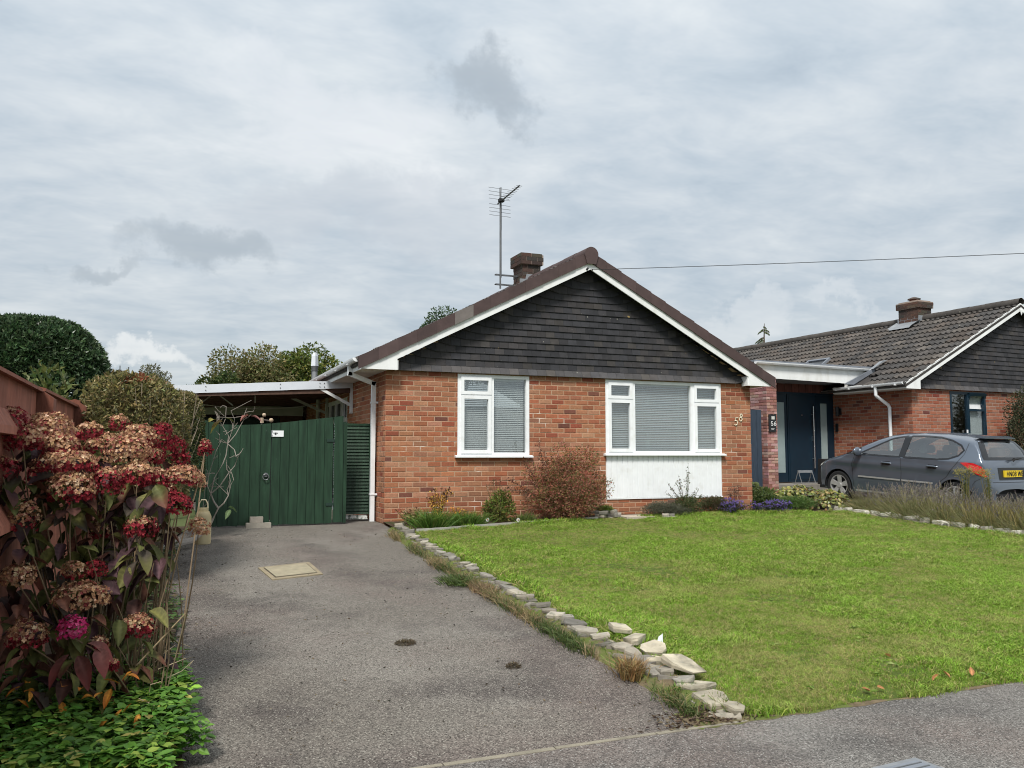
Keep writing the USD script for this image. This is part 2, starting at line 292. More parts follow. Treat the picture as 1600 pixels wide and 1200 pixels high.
M['grass'] = surf('grass', rough=0.55, var=0.16, scale=2.2, spec=0.25, translucent=0.3, mixcol=(1.5, 0.575, 0.09, (0.42, 0.37, 0.15), 0.34))
M['stem'] = surf('stem', rough=0.8, var=0.2, scale=30, spec=0.2)
M['bark'] = surf('bark', (0.10, 0.078, 0.055), rough=0.9, var=0.3, scale=9, bump=0.6, bscale=30)
M['plastic'] = surf('plastic', rough=0.5, var=0.08, scale=12)
M['car_paint'] = surf('car_paint', (0.125, 0.148, 0.185), rough=0.24, var=0.04, scale=3, spec=0.5, metal=0.5, coat=1.0)
M['alloy'] = surf('alloy', (0.50, 0.50, 0.49), rough=0.4, var=0.1, scale=15, metal=0.5)
M['red_lens'] = surf('red_lens', (0.55, 0.010, 0.014), rough=0.15, var=0.15, scale=30, spec=0.6, coat=0.6)
M['lamp_lens'] = surf('lamp_lens', (0.55, 0.55, 0.50), rough=0.15, var=0.1, scale=30, spec=0.6, coat=0.6)
M['yellow_plate'] = surf('yellow_plate', (0.78, 0.56, 0.03), rough=0.4, var=0.03, scale=20)
# ---------------------------------------------------------------- the ground
def asphalt(name, base, aggregate, patch, dark, warm, cracks=0.0):
    N, L = {'g': ('geometry', {})}, []
    P = 'g.position'
    N['c'] = ('color', {'value': base}); c = 'c.color'
    def spot(i, sc, th, wd, colr, am, det=4.0):
        nonlocal c
        N[f'n{i}'] = ('noise_texture', {'scale': sc, 'detail': det, 'roughness': 0.6}); L.append((P, f'n{i}.vector'))
        N[f'r{i}'] = ('map_range', {'range_type': 'smoothstep', 'from_min': th - wd, 'from_max': th + wd, 'to_min': 0.0, 'to_max': am, 'clamp': True}); L.append((f'n{i}.fac', f'r{i}.value'))
        N[f'm{i}'] = ('mix', {'color2': colr}); L.extend([(f'r{i}.result', f'm{i}.fac'), (c, f'm{i}.color1')]); c = f'm{i}.color'
    spot(0, 0.55, 0.52, 0.14, patch, 0.8); spot(1, 0.9, 0.56, 0.10, dark, 0.75); spot(2, 0.8, 0.56, 0.12, warm, 0.55); spot(7, 5.5, 0.66, 0.05, dark, 0.35)
    N['v'] = ('voronoi_texture', {'scale': 150.0}); L.append((P, 'v.vector'))
    N['vc'] = ('separate_color', {}); L.append(('v.color', 'vc.color'))
    N['vr'] = ('map_range', {'from_min': 0.0, 'from_max': 1.0, 'to_min': 0.38, 'to_max': 1.66}); L.append(('vc.r', 'vr.value'))
    N['vx'] = ('vector_math', {'math_type': 'scale'}); L += [(c, 'vx.vector1'), ('vr.result', 'vx.scale')]; c = 'vx.vector'
    N['w'] = ('math', {'math_type': 'greater_than', 'value2': 0.955}); L.append(('vc.g', 'w.value1'))
    N['wm'] = ('math', {'math_type': 'multiply', 'value2': 0.75}); L.append(('w.value', 'wm.value1'))
    N['wx'] = ('mix', {'color2': aggregate}); L += [('wm.value', 'wx.fac'), (c, 'wx.color1')]; c = 'wx.color'
    if cracks:
        N['ck'] = ('noise_texture', {'scale': 2.0, 'detail': 5.0}); L.append((P, 'ck.vector')); N['cs'] = ('vector_math', {'math_type': 'scale', 'scale': 0.55}); L.append(('ck.color', 'cs.vector1')); N['ca'] = ('vector_math', {'math_type': 'add'}); L.extend([(P, 'ca.vector1'), ('cs.vector', 'ca.vector2')])
        N['cv'] = ('voronoi_texture', {'feature': 'distance_to_edge', 'scale': cracks}); L.append(('ca.vector', 'cv.vector')); N['cr'] = ('map_range', {'from_min': 0.0, 'from_max': 0.006, 'to_min': 0.4, 'to_max': 0.0, 'clamp': True}); L.append(('cv.distance', 'cr.value')); N['cm'] = ('mix', {'color2': (0.035, 0.03, 0.026)}); L.extend([('cr.result', 'cm.fac'), (c, 'cm.color1')]); c = 'cm.color'
    spot(8, 2.6, 0.735, 0.012, (0.33, 0.32, 0.29), 0.45, 6.0)
    N['p'] = ('principled_bsdf', {'roughness': 0.85, 'specular_ior_level': 0.25}); L.append((c, 'p.base_color'))
    N['b'] = ('bump', {'strength': 0.55, 'distance': 0.006}); L += [('v.distance', 'b.height'), ('b.normal', 'p.normal')]
    return usdkit.material(stage, f'/World/Looks/{name}', N, L, surface='p.BSDF')
M['drive'] = asphalt('drive', (0.130, 0.116, 0.099), (0.36, 0.34, 0.29), (0.178, 0.163, 0.142), (0.066, 0.056, 0.051), (0.140, 0.112, 0.098), 0.0)
M['pave'] = asphalt('pave', (0.132, 0.122, 0.110), (0.38, 0.37, 0.34), (0.195, 0.185, 0.168), (0.085, 0.078, 0.072), (0.150, 0.118, 0.102), 0.3)
M['soil'] = surf('soil', (0.062, 0.046, 0.032), rough=0.95, var=0.35, scale=12, bump=0.8, bscale=50, spec=0.1, spots=[(3.0, 0.62, 0.06, (0.05, 0.065, 0.022), 0.8)])
M['turf'] = surf('turf', (0.075, 0.105, 0.022), rough=0.9, var=0.3, scale=9, bump=0.6, bscale=70, spec=0.1, spots=[(1.1, 0.62, 0.08, (0.23, 0.20, 0.085), 0.6)])
M['verge_soil'] = surf('verge_soil', (0.15, 0.115, 0.072), rough=.95, var=.4, scale=14, bump=.8, bscale=60, spec=.1, spots=[(4.0, .5, .08, (.10, .14, .03), .8)])
M['land'] = surf('land', (0.08, 0.10, 0.04), rough=0.95, var=0.3, scale=0.3, spec=0.1)

def patch(fx, nu, nv, dz=0.0):
    u, v = np.meshgrid(np.linspace(0, 1, nu), np.linspace(0, 1, nv), indexing='ij')
    x, y = fx(u, v); z = gz(x, y) + (dz(x, y) if callable(dz) else dz)
    V = np.stack([x, y, z], -1).reshape(-1, 3)
    i, j = np.meshgrid(np.arange(nu - 1), np.arange(nv - 1), indexing='ij'); a = (i * nv + j).ravel()
    F = np.stack([a, a + nv, a + nv + 1, a + 1], 1)
    mb = MB(); mb.add(V, F); return mb
lerp = lambda a, b, t: a + (b - a) * t
# terrain: one sheet to the horizon, dropping under the road
gx = np.unique(np.concatenate([np.linspace(-8, 20, 57), [-400, -200, -100, -60, -30, -15, 30, 50, 100, 200, 400]]))
gy = np.unique(np.concatenate([np.linspace(-11, 6, 52), [-400, -200, -100, -60, -30, -20, -17.2, -17.0, -10.95, -10.9, 10, 15, 20, 30, 60, 100, 200, 400]]))
X, Y_ = np.meshgrid(gx, gy, indexing='ij'); Zt = gz(X, Y_) - 0.05 - 0.22 * ((Y_ < -10.92) & (Y_ > -17.1))
a = (np.arange(len(gx) - 1)[:, None] * len(gy) + np.arange(len(gy) - 1)[None]).ravel()
mb = MB(); mb.add(np.stack([X, Y_, Zt], -1).reshape(-1, 3), np.stack([a, a + len(gy), a + len(gy) + 1, a + 1], 1))
obj('ground', mb, M['land'], kind='structure', smooth=True)
# driveway of the brick bungalow, its left edge ragged
edge_l = lambda y: -3.02 + 0.05 * np.sin(y * 2.1) + 0.06 * (meshkit.noise(np.stack([y * 1.7, y * 0, y * 0], -1)) - .5) + np.where(y > -1.6, (y + 1.6) * .16, 0)
edge_l0 = lambda y: np.clip(edge_l(y), -3.3, -2.55)
obj('driveway', patch(lambda u, v: (lerp(edge_l0(lerp(-8.585, 7.4, v)), -0.03, u), lerp(-8.585, 7.4, v)), 14, 90, 0.0), M['drive'], kind='structure', smooth=True)
obj('pavement', patch(lambda u, v: (lerp(-60, 60, u), lerp(-10.75, -8.59, v) + 0.0 * u), 60, 6, 0.004), M['pave'], kind='structure', smooth=True)
mb = MB(); mb.box((-60, -17, -0.75), (60, -10.9, -0.585)); obj('road', mb, M['pave'], kind='structure')
mb = MB()
for k in range(70): mb.box((-32 + k * .915, -10.885, -0.74), (-32 + k * .915 + .908, -10.755, -0.468))
obj('kerb', mb, surf('kerb', (0.30, 0.29, 0.27), rough=.9, var=.15, scale=8), kind='structure')
# concrete edging strip between driveway and pavement
mb = MB()
for k in range(5):
    x0 = -3.0 + k * .60; mb.box((x0, -8.600 + .006 * (k % 2), -0.50), (x0 + .592, -8.562, -0.4655), (0.24, 0.215, 0.165))
t = tag(obj('edging_strip', mb, M['concrete']), 'pale concrete edging strip between the driveway and the pavement', 'kerb edging')
# lawn and beds
lawn_back = lambda x: np.interp(x, [0.05, 0.3, 1.3, 3.3, 4.2, 5.2, 6.0, 7.4, 8.0], [-1.25, -1.2, -0.95, -0.55, -0.5, -0.40, -0.37, -0.5, -0.66])
lawn_right = lambda y: np.interp(y, [-8.6, -4.0, -0.4], [9.0, 8.55, 8.15])
lawn_front = lambda x: -8.578 + 0.012 * np.sin(x * 3.1) + 0.018 * np.sin(x * 7.7 + 1)
def lawn_xy(u, v):
    xr = lerp(9.0, 8.14, v); x = lerp(0.06, xr, u); y = lerp(lawn_front(x), lawn_back(x), v); return x, y
lawn_dz = lambda x, y: .008 + .022 * ss(-8.56, -8.2, y)
obj('lawn', patch(lawn_xy, 60, 60, lambda x, y: lawn_dz(x, y)), M['turf'], kind='structure', smooth=True)
def bed_xy(u, v):
    x = lerp(-0.02, 8.6, u); return x, lerp(lawn_back(np.minimum(x, 8)), 0.02 + np.where(x > 6.85, 1.5, 0) * ss(6.85, 6.9, x), v)
obj('verge', patch(lambda u, v: (lerp(-.35, 60, u ** 2), lerp(-8.612 + .012 * np.sin(u * 260), -8.36, v)), 400, 6, .006), M['verge_soil'], kind='structure', smooth=True)
obj('flower_bed', patch(bed_xy, 70, 8, lambda x, y: 0.03), M['soil'], kind='structure', smooth=True)
obj('lavender_bed', patch(lambda u, v: (lerp(lawn_right(lerp(-8.5, 0.6, v)), 9.75, u), lerp(-8.5, 0.6, v)), 8, 40, 0.02), M['soil'], kind='structure', smooth=True)
obj('neighbour_driveway', patch(lambda u, v: (lerp(9.76, 16.5, u), lerp(-8.58, 4.2, v)), 12, 50, 0.0), M['drive'], kind='structure', smooth=True)
obj('side_border', patch(lambda u, v: (lerp(-4.6, edge_l0(lerp(-8.6, 0.3, v)) + .01, u), lerp(-8.6, 0.3, v)), 8, 50, lambda x, y: 0.025), M['soil'], kind='structure', smooth=True)

# ---------------------------------------------------------------- masonry
BRICKS = np.array([[.345, .140, .074], [.315, .108, .056], [.37, .165, .090], [.255, .072, .040], [.375, .185, .110], [.16, .062, .044], [.30, .140, .082], [.335, .122, .060]])
BP = np.array([.29, .17, .20, .06, .09, .018, .10, .072])
def brick_list(width, z0, z1, holes, course, blen=.225, joint=.0125, phase=0.0, stretch_ends=True):
    """rectangles (u0, u1, z0, z1) of a stretcher-bond wall, cut round the holes"""
    out = []; k = 0; z = z0
    while z < z1 - .02:
        top = min(z + course - joint, z1)
        u = -(blen / 2 if k % 2 else 0) - phase
        segs = [(0, width)]
        for (a0, a1, b0, b1) in holes:
            if z + course * .5 > b0 and z + course * .5 < b1:
                ns = []
                for s0, s1 in segs:
                    if a1 <= s0 or a0 >= s1: ns.append((s0, s1)); continue
                    if a0 > s0: ns.append((s0, a0))
                    if a1 < s1: ns.append((a1, s1))
                segs = ns
        while u < width:
            for s0, s1 in segs:
                e0, e1 = max(u, s0), min(u + blen - joint, s1)
                if e1 - e0 > .03: out.append((e0, e1, z, top))
            u += blen
        z += course; k += 1
    return out
def brick_wall(parent, O, ex, n, rects, singles, pal=BRICKS, pp=BP, mat=None, proud=.005, name='brick', var=.065, eye=None, tone=None):
    """rects as bricks on the wall plane at O (direction ex along, n outwards); the `singles` nearest are prims of their own, the rest one mesh"""
    ex, n, O = (np.asarray(t, float) for t in (ex, n, O)); ez = np.array([0, 0, 1.0])
    cols = pick(pal, len(rects), pp, var)
    if tone is not None: cols = cols * tone(rects)[:, None]
    order = np.arange(len(rects))
    if singles < len(rects):
        e = np.asarray(eye if eye is not None else (0, 0)); mid = np.array([((r[0] + r[1]) / 2, (r[2] + r[3]) / 2) for r in rects]); order = np.argsort(((mid - e) ** 2).sum(1))
    rest = MB()
    for q, i in enumerate(order):
        u0, u1, z0, z1 = rects[i]; pr = proud + rng.uniform(-.0025, .0025); j = rng.uniform(-.002, .002, 4)
        c = .004
        corners = [(u0 + j[0], z0 + j[1]), (u1 + j[2], z0 + j[1]), (u1 + j[2], z1 + j[3]), (u0 + j[0], z1 + j[3])]
        back = [O + ex * a + ez * b - n * .004 for a, b in corners]
        mid = [O + ex * a + ez * b + n * (pr - c) for a, b in corners]
        um, zm = (u0 + u1) / 2, (z0 + z1) / 2
        fr = [O + ex * (a - math.copysign(c, a - um)) + ez * (b - math.copysign(c, b - zm)) + n * pr for a, b in corners]
        F = [[8, 9, 10, 11]]
        for k in range(4):
            l = (k + 1) % 4; F += [[4 + k, 4 + l, 8 + l, 8 + k], [k, l, 4 + l, 4 + k]]
        F = np.array(F)
        if np.dot(np.cross(ex, ez), n) < 0: F = F[:, ::-1]
        if q < singles: mb = MB(); mb.add(back + mid + fr, F, cols[i]); obj(name, mb, mat or M['brick'], parent)
        else: rest.add(back + mid + fr, F, cols[i])
    if rest.n: obj('further_' + name + 's', rest, mat or M['brick'], parent, kind='stuff')
def wall_sheet(mb, O, ex, n, outline, holes, thick=.12):
    """the wall's body (its mortar face on the plane), with openings"""
    from shapely.geometry import Polygon, box as sbox
    p = Polygon(outline)
    for a0, a1, b0, b1 in holes: p = p.difference(sbox(a0, b0, a1, b1))
    for g in getattr(p, 'geoms', [p]):
        m = trimesh.creation.extrude_polygon(g, thick, engine='earcut'); v = np.array(m.vertices)
        O_, ex_, n_ = np.asarray(O, float), np.asarray(ex, float), np.asarray(n, float)
        w = O_ + v[:, :1] * ex_ + v[:, 1:2] * np.array([0, 0, 1.0]) - n_ * v[:, 2:]
        f = np.array(m.faces)
        if np.dot(np.cross(ex_, [0, 0, 1.0]), -n_) < 0: f = f[:, ::-1]
        mb.add(w, f)
    return mb
def tile_hanging(parent, apex_u, z0, z_of_u, u0, u1, y, singles, gauge=.108, w=.165, eye_u=None):
    """courses of hung plain tiles under the verge line z_of_u(u), the ends of each course tilted along the verge"""
    cells = []; k = 0; z = z0
    zmax = z_of_u(apex_u)
    while z < zmax - .05:
        off = (w / 2 if k % 2 else 0)
        for u in np.arange(u0 - off, u1, w):
            a, b = u + .0016, u + w - .0016
            a, b = max(a, u0), min(b, u1)
            if b - a < .02: continue
            top = min(z + gauge * 1.35, z_of_u(a) + .02, z_of_u(b) + .02); mid = (a + b) / 2
            if z_of_u(mid) < z + .03: continue
            edge = min(z_of_u(a), z_of_u(b)) - z
            # the last tiles of a course rise along the verge (a swept 'winchester' cut)
            la = max(0, .11 - (z_of_u(a) - z) * 0.55) if edge < .2 else 0; lb = max(0, .11 - (z_of_u(b) - z) * 0.55) if edge < .2 else 0
            cells.append((a, b, z + la, z + lb, max(top, z + max(la, lb) + .02), k))
        z += gauge; k += 1
    eye_u = apex_u if eye_u is None else eye_u
    order = np.argsort([(c[0] - eye_u) ** 2 + (c[2] - z0) ** 2 * 2 for c in cells])
    rest = MB(); pal = np.array([[.037, .036, .039], [.032, .032, .036], [.042, .039, .040], [.028, .028, .031], [.047, .043, .041]])
    for q, i in enumerate(order):
        a, b, za, zb, zt, k = cells[i]
        c = pal[rng.choice(5, p=[.35, .25, .2, .12, .08])] * rng.uniform(.78, 1.22)
        if k == 0: c = c * 1.5 + np.array([.016, .014, .011])
        yo = y - .025 - (.045 if k == 0 else .0) - rng.uniform(0, .004); yb = y - .004
        # the tile hangs tilted: foot stands out, head lies in
        v = [(a, yo, za), (b, yo, zb), (b, yb, zt), (a, yb, zt), (a, yo + .012, za), (b, yo + .012, zb), (b, yb + .012, zt), (a, yb + .012, zt)]
        F = np.array([[0, 1, 2, 3], [4, 7, 6, 5], [0, 4, 5, 1], [1, 5, 6, 2], [2, 6, 7, 3], [3, 7, 4, 0]])
        if q < singles: mb = MB(); mb.add(v, F, c); obj('hung_tile', mb, M['hung_tile'], parent)
        else: rest.add(v, F, c)
    if rest.n: obj('further_hung_tiles', rest, M['hung_tile'], parent, kind='stuff')
def roof_tiles(parent, P0, along, upslope, nrm, length, slope_len, singles, skip=None, pal=None, gauge=.335, w=.30, first=0):
    """double-roll tiles in courses on a slope: P0 the eaves corner nearest the front"""
    P0, along, upslope, nrm = (np.asarray(t, float) for t in (P0, along, upslope, nrm))
    nr = int(math.ceil(slope_len / gauge)); nc = int(length / w)
    prof = [(0, .0), (.10, .0), (.16, .022), (.25, .030), (.34, .022), (.42, .002), (.58, .002), (.66, .022), (.75, .030), (.84, .022), (.92, .0), (1.0, .0)]
    pu = np.array([p[0] for p in prof]) * w; ph = np.array([p[1] for p in prof]); k = len(prof)
    pal = np.array([[.075, .066, .060], [.060, .053, .050], [.090, .078, .068], [.055, .052, .050], [.082, .066, .056]]) if pal is None else pal
    rest = MB(); cnt = 0
    i = np.arange(k - 1); F = np.vstack([np.stack([i, i + 1, k + i + 1, k + i], 1), np.stack([2 * k + i, 2 * k + i + 1, i + 1, i], 1)])
    for c in range(nc):
        for r in range(nr):
            o = P0 + along * (c * w) + upslope * (r * gauge)
            if skip is not None and skip(o + along * w / 2 + upslope * gauge / 2): continue
            ln = min(gauge * 1.15, slope_len - r * gauge)
            j = rng.uniform(-.004, .004)
            lo = o + along * pu[:, None] + nrm * (ph[:, None] * 1.35 + .042 + j); hi = o + along * pu[:, None] + upslope * ln + nrm * (ph[:, None] + .004)
            ft = lo - nrm * .034
            colr = pal[rng.integers(len(pal))] * rng.uniform(.8, 1.25)
            if cnt < singles: mb = MB(); mb.add(np.vstack([lo, hi, ft]), F, colr); obj('roof_tile', mb, M['roof_tile'], parent)
            else: rest.add(np.vstack([lo, hi, ft]), F, colr)
            cnt += 1
    if rest.n: obj('further_roof_tiles', rest, M['roof_tile'], parent, kind='stuff')
def rect_ring(mb, u0, u1, z0, z1, t, y0, y1, c=None):
    """a picture-frame of four mitre-free bars in the xz plane between y0 and y1"""
    mb.box((u0, y0, z0), (u0 + t, y1, z1), c); mb.box((u1 - t, y0, z0), (u1, y1, z1), c)
    mb.box((u0 + t, y0, z0), (u1 - t, y1, z0 + t), c); mb.box((u0 + t, y0, z1 - t), (u1 - t, y1, z1), c)
def blind(parent, u0, u1, z0, z1, y):
    mb = MB(); z = z0 + .01
    while z < z1:
        a = .0165; mb.add([(u0, y - .010, z - a * .7), (u1, y - .010, z - a * .7), (u1, y + .010, z + a * .7), (u0, y + .010, z + a * .7)], [[0, 1, 2, 3]]); z += .0305
    mb.box((u0, y - .015, z1 - .03), (u1, y + .015, z1))
    for s in (.18, .82): mb.box((lerp(u0, u1, s) - .002, y - .013, z0), (lerp(u0, u1, s) + .002, y - .011, z1))
    obj('blind', mb, M['blind'], parent)
def pane(parent, u0, u1, z0, z1, y, mat='glass'):
    mb = MB(); mb.box((u0, y - .004, z0), (u1, y + .004, z1)); return obj('pane', mb, M[mat], parent)
def sash(parent, u0, u1, z0, z1, y0, y1, t, mat, glass_y, gl='glass'):
    mb = MB(); rect_ring(mb, u0, u1, z0, z1, t, y0, y1); s = obj('sash', mb, M[mat], parent, label=None); pane(parent, u0 + t - .004, u1 - t + .004, z0 + t - .004, z1 - t + .004, glass_y, gl); return s
def gutter_run(mb, a, b, r=.058, c=None):
    a, b = np.asarray(a, float), np.asarray(b, float); d = unit(b - a); s = np.cross(d, [0, 0, 1.0]); g = np.linspace(PI, 2 * PI, 9)
    pr = [np.outer(np.cos(g), s) * rr + np.outer(np.sin(g), [0, 0, 1.0]) * rr for rr in (r, r - .006)]
    ring = np.vstack([pr[0], pr[1][::-1]]); n = len(ring); v = np.vstack([a + ring, b + ring]); i = np.arange(n); j = (i + 1) % n
    mb.add(v, np.stack([i, j, n + j, n + i], 1), c)
    for p in (a, b): # stop ends
        e = np.vstack([p[None], p + pr[0]]); mb.add(e, np.array([[0, q, q + 1] for q in range(1, 9)]), c)
# ---------------------------------------------------------------- brick bungalow (number 58)
AX, AY, AZ = np.eye(3)
house = thing('brick_bungalow', 'brick bungalow with dark tile-hung gable, white windows and the number 58', 'house')
HW, HB = 6.84, 10.6
RX, RZ = 3.44, 4.47; SL, SR = .502, .530
ztop = lambda x: RZ - np.where(np.asarray(x) < RX, (RX - np.asarray(x)) * SL, (np.asarray(x) - RX) * SR)
w1 = (1.16, 2.395, 1.02, 2.318); w2 = (3.815, 6.185, 1.05, 2.318); panel = (3.815, 6.175, 0.30, 1.05)
holes = [w1, (3.815, 6.18, 0.30, 2.318)]
# walls (mortar face) with the bricks set proud of it
mb = MB(); wall_sheet(mb, (0, 0, 0), AX, -AY, [(0, -.4), (HW, -.4), (HW, 2.42), (RX, 4.15), (0, 2.42)], holes)
fw = obj('front_wall', mb, M['mortar'], house)
side_holes = [(2.92, 5.3, -.05, 2.12)]
mb = MB(); wall_sheet(mb, (0, 0, 0), AY, -AX, [(.12, -.4), (HB, -.4), (HB, 2.5), (.12, 2.5)], side_holes); swl = obj('side_wall', mb, M['mortar'], house)
mb = MB(); wall_sheet(mb, (HW, 0, 0), AY, AX, [(.12, -.4), (HB, -.4), (HB, 2.5), (.12, 2.5)], []); swr = obj('side_wall', mb, M['mortar'], house)
mb = MB(); mb.box((.12, HB - .12, -.4), (HW - .12, HB, 2.45)); obj('rear_wall', mb, M['mortar'], house)
CRS = .0784
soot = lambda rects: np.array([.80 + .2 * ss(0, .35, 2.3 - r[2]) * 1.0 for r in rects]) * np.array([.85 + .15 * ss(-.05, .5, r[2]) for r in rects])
rects = brick_list(HW, -.082, 2.36, holes, CRS)
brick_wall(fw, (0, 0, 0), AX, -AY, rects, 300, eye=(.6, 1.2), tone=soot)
rects = brick_list(HB, -.082, 2.40, side_holes, CRS, phase=.1)
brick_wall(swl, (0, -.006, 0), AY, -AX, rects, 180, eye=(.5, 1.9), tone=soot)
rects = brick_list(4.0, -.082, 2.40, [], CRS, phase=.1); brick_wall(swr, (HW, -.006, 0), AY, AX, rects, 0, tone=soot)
# tile-hung gable
mb = MB(); mb.prism([(.02, 2.34), (HW - .02, 2.34), (RX, float(ztop(RX)) - .16)], (0, -.004, 0), AX, AZ, AY, .003, (.03, .03, .03)); gb = obj('gable', mb, M['hung_tile'], house)
gv = lambda u: float(ztop(u)) - .285
tile_hanging(gb, RX, 2.335, gv, .05, HW - .05, 0.0, 300)
# roof slopes
def slope_roof(parent, side):
    s = SL if side < 0 else SR; L = math.hypot(1, s); upv = np.array([-side / L, 0, s / L]); n = np.array([side * s / L, 0, 1 / L])
    xe = -.46 if side < 0 else 7.24; ze = float(ztop(xe)) - .085; sl = abs(RX - xe) * L
    mb = MB(); p = np.array([xe, -.20, ze]); q = p + upv * sl; b = np.array([0, HB + .35, 0])
    v = [p, q, q + b, p + b]; v += [t - n * .05 for t in v]
    mb.add(v, np.array([[0, 1, 2, 3], [4, 7, 6, 5], [0, 4, 5, 1], [1, 5, 6, 2], [2, 6, 7, 3], [3, 7, 4, 0]]), (.05, .045, .042)); sl_o = obj('roof_slope', mb, M['roof_tile'], parent)
    roof_tiles(sl_o, p + np.array([0, -.0, 0]) + n * .005, AY, upv, n, HB + .35, sl - .05, 0)
    return sl_o
slope_roof(house, -1); slope_roof(house, 1)
# verge tiles, each lapping the one below
VT = np.array([.074, .049, .047])
for side in (-1, 1):
    s = SL if side < 0 else SR; xe = -.475 if side < 0 else 7.243; run = abs(RX - xe); N_ = 13; st = run / N_
    for k in range(N_):
        x0 = xe - side * k * st; x1 = xe - side * (k + 1.02) * st; up_ = .016 + rng.uniform(-.003, .003)
        z0, z1 = float(ztop(x0)) - .012, float(ztop(x1)) - .012
        z0 += up_; z1 += .002; yo = -.236 - .004 * (k % 2) - rng.uniform(0, .004)
        poly = [(x0, z0 - .198), (x1, z1 - .186), (x1, z1), (x0, z0)]
        mb = MB(); mb.prism(poly, (0, yo, 0), AX, AZ, AY, .022)
        mb.add([(x0, yo + .02, z0), (x1, yo + .02, z1), (x1, yo + .16, z1 - .004), (x0, yo + .16, z0 - .004), (x0, yo + .02, z0 - .02), (x1, yo + .02, z1 - .02), (x1, yo + .16, z1 - .02), (x0, yo + .16, z0 - .02)], np.array([[0, 1, 2, 3], [4, 7, 6, 5], [3, 2, 6, 7], [0, 3, 7, 4]]))
        c = VT * rng.uniform(.85, 1.15)
        if side < 0 and k == 5: c = np.array([.16, .14, .13])
        mb.c = [np.broadcast_to(c, (len(q), 3)) for q in mb.v]
        obj('verge_tile', mb, M['verge_tile'], house, label='pale patched verge tile' if (side < 0 and k == 5) else None)
# half-round ridge with its end disc
g = np.linspace(-.18, PI + .18, 15)
for k in range(24):
    y0 = -.262 + k * .46; mb = MB(); r = .128 + (.004 if k % 2 else 0); zc = RZ - .065
    ring = lambda y, rr: np.stack([RX + rr * np.cos(g), np.full(15, y), zc + rr * np.sin(g)], 1)
    i = np.arange(14); mb.add(np.vstack([ring(y0, r), ring(y0 + .47, r)]), np.stack([i, i + 1, 16 + i, 15 + i], 1), VT * rng.uniform(.9, 1.1))
    if k == 0:
        e = ring(y0 + .001, r); lo = np.array([[RX - .085, y0 + .001, RZ - .23], [RX + .085, y0 + .001, RZ - .23]]); pts = np.vstack([e, lo[:1], lo[1:]])
        ctr = np.array([[RX, y0 + .001, zc]]); v = np.vstack([pts, ctr]); n = len(pts); mb.add(v, np.array([[q, (q + 1) % n, n] for q in range(n)]), VT * 1.05)
    obj('ridge_tile', mb, M['verge_tile'], house)
# barge boards with boxed feet
def barge(parent, RX, top, xl, xr, fl, fr, y, zfl, zfr, xcut_l, xcut_r):
    """white boards under the verge; the feet are boxed in"""
    lo = lambda x: float(top(x)) - .315; hi = lambda x: float(top(x)) - .165
    for a, b, foot, zf, xc in ((RX, xl, fl, zfl, xcut_l), (RX, xr, fr, zfr, xcut_r)):
        sgn = -1 if b < a else 1
        mb = MB(); poly = [(a, hi(a)), (xc, hi(xc)), (b, hi(b) + .0), (b, zf + .03), (b - sgn * .02, zf), (foot, zf), (foot, lo(foot)), (a, lo(a))]
        if sgn > 0: poly = poly[::-1]
        mb.prism(poly, (0, y, 0), AX, AZ, AY, .022); obj('barge_board', mb, M['white_paint'], parent)
barge(house, RX, ztop, -.41, 7.17, .122, 6.66, -.212, 2.322, 2.29, -.1, 7.0)
# soffits, eaves boards
mb = MB(); mb.box((-.40, -.19, 2.325), (-.002, HB + .1, 2.34)); obj('soffit', mb, M['soffit'], house)
mb = MB(); mb.box((HW + .002, -.19, 2.30), (7.16, HB + .1, 2.315)); obj('soffit', mb, M['soffit'], house)
mb = MB(); mb.box((.122, -.20, 2.325), (.14, -.03, 2.47)); mb.box((6.64, -.20, 2.29), (6.66, -.03, 2.46)); obj('box_end', mb, M['white_paint'], house)
for xx in (-.42, 7.16):
    mb = MB(); mb.box((xx, -.18, 2.32), (xx + .02, HB + .1, 2.47)); obj('eaves_board', mb, M['white_paint'], house)
mb = MB(); gutter_run(mb, (7.245, -.16, 2.42), (7.245, 9.5, 2.40)); obj('gutter', mb, M['upvc'], house); mb = MB(); gutter_run(mb, (-.485, -.12, 2.49), (-.485, 9.5, 2.47))
for k in range(10): mb.box((-.545, .35 + k * .95, 2.425), (-.425, .375 + k * .95, 2.435))
obj('gutter', mb, M['upvc'], house)
# square downpipe with its swan neck
def downpipe(parent, pts, w, clips, mat='upvc', rnd=False):
    mb = MB()
    if rnd: mb.tube(pts, w / 2, 10)
    else:
        for a, b in zip(pts[:-1], pts[1:]):
            d = unit(np.subtract(b, a)); mb.bar(np.asarray(a) - d * w * .42, np.asarray(b) + d * w * .42, w, w, upv=(0, 1, 0) if abs(d[2]) > .9 else (0, 0, 1))
    o = obj('downpipe', mb, M[mat], parent, smooth=40 if rnd else False)
    for c in clips:
        m2 = MB(); m2.box((c[0] - w * .62, c[1] - w * .62, c[2] - .014), (c[0] + w * .62 + (.03 if not rnd else .0), c[1] + w * .62, c[2] + .014)); obj('pipe_clip', m2, M[mat], o)
downpipe(house, [(-.455, .50, 2.45), (-.455, .50, 2.30), (-.075, .50, 2.165), (-.075, .50, -.02)], .066, [(-.075, .50, 1.86), (-.075, .50, .42)])
mb = MB(); mb.tube([(7.1, .9, 2.36), (7.1, .9, 2.28), (6.93, .9, 2.16), (6.93, .9, .05)], .033, 10); obj('downpipe', mb, M['upvc'], house, smooth=40)
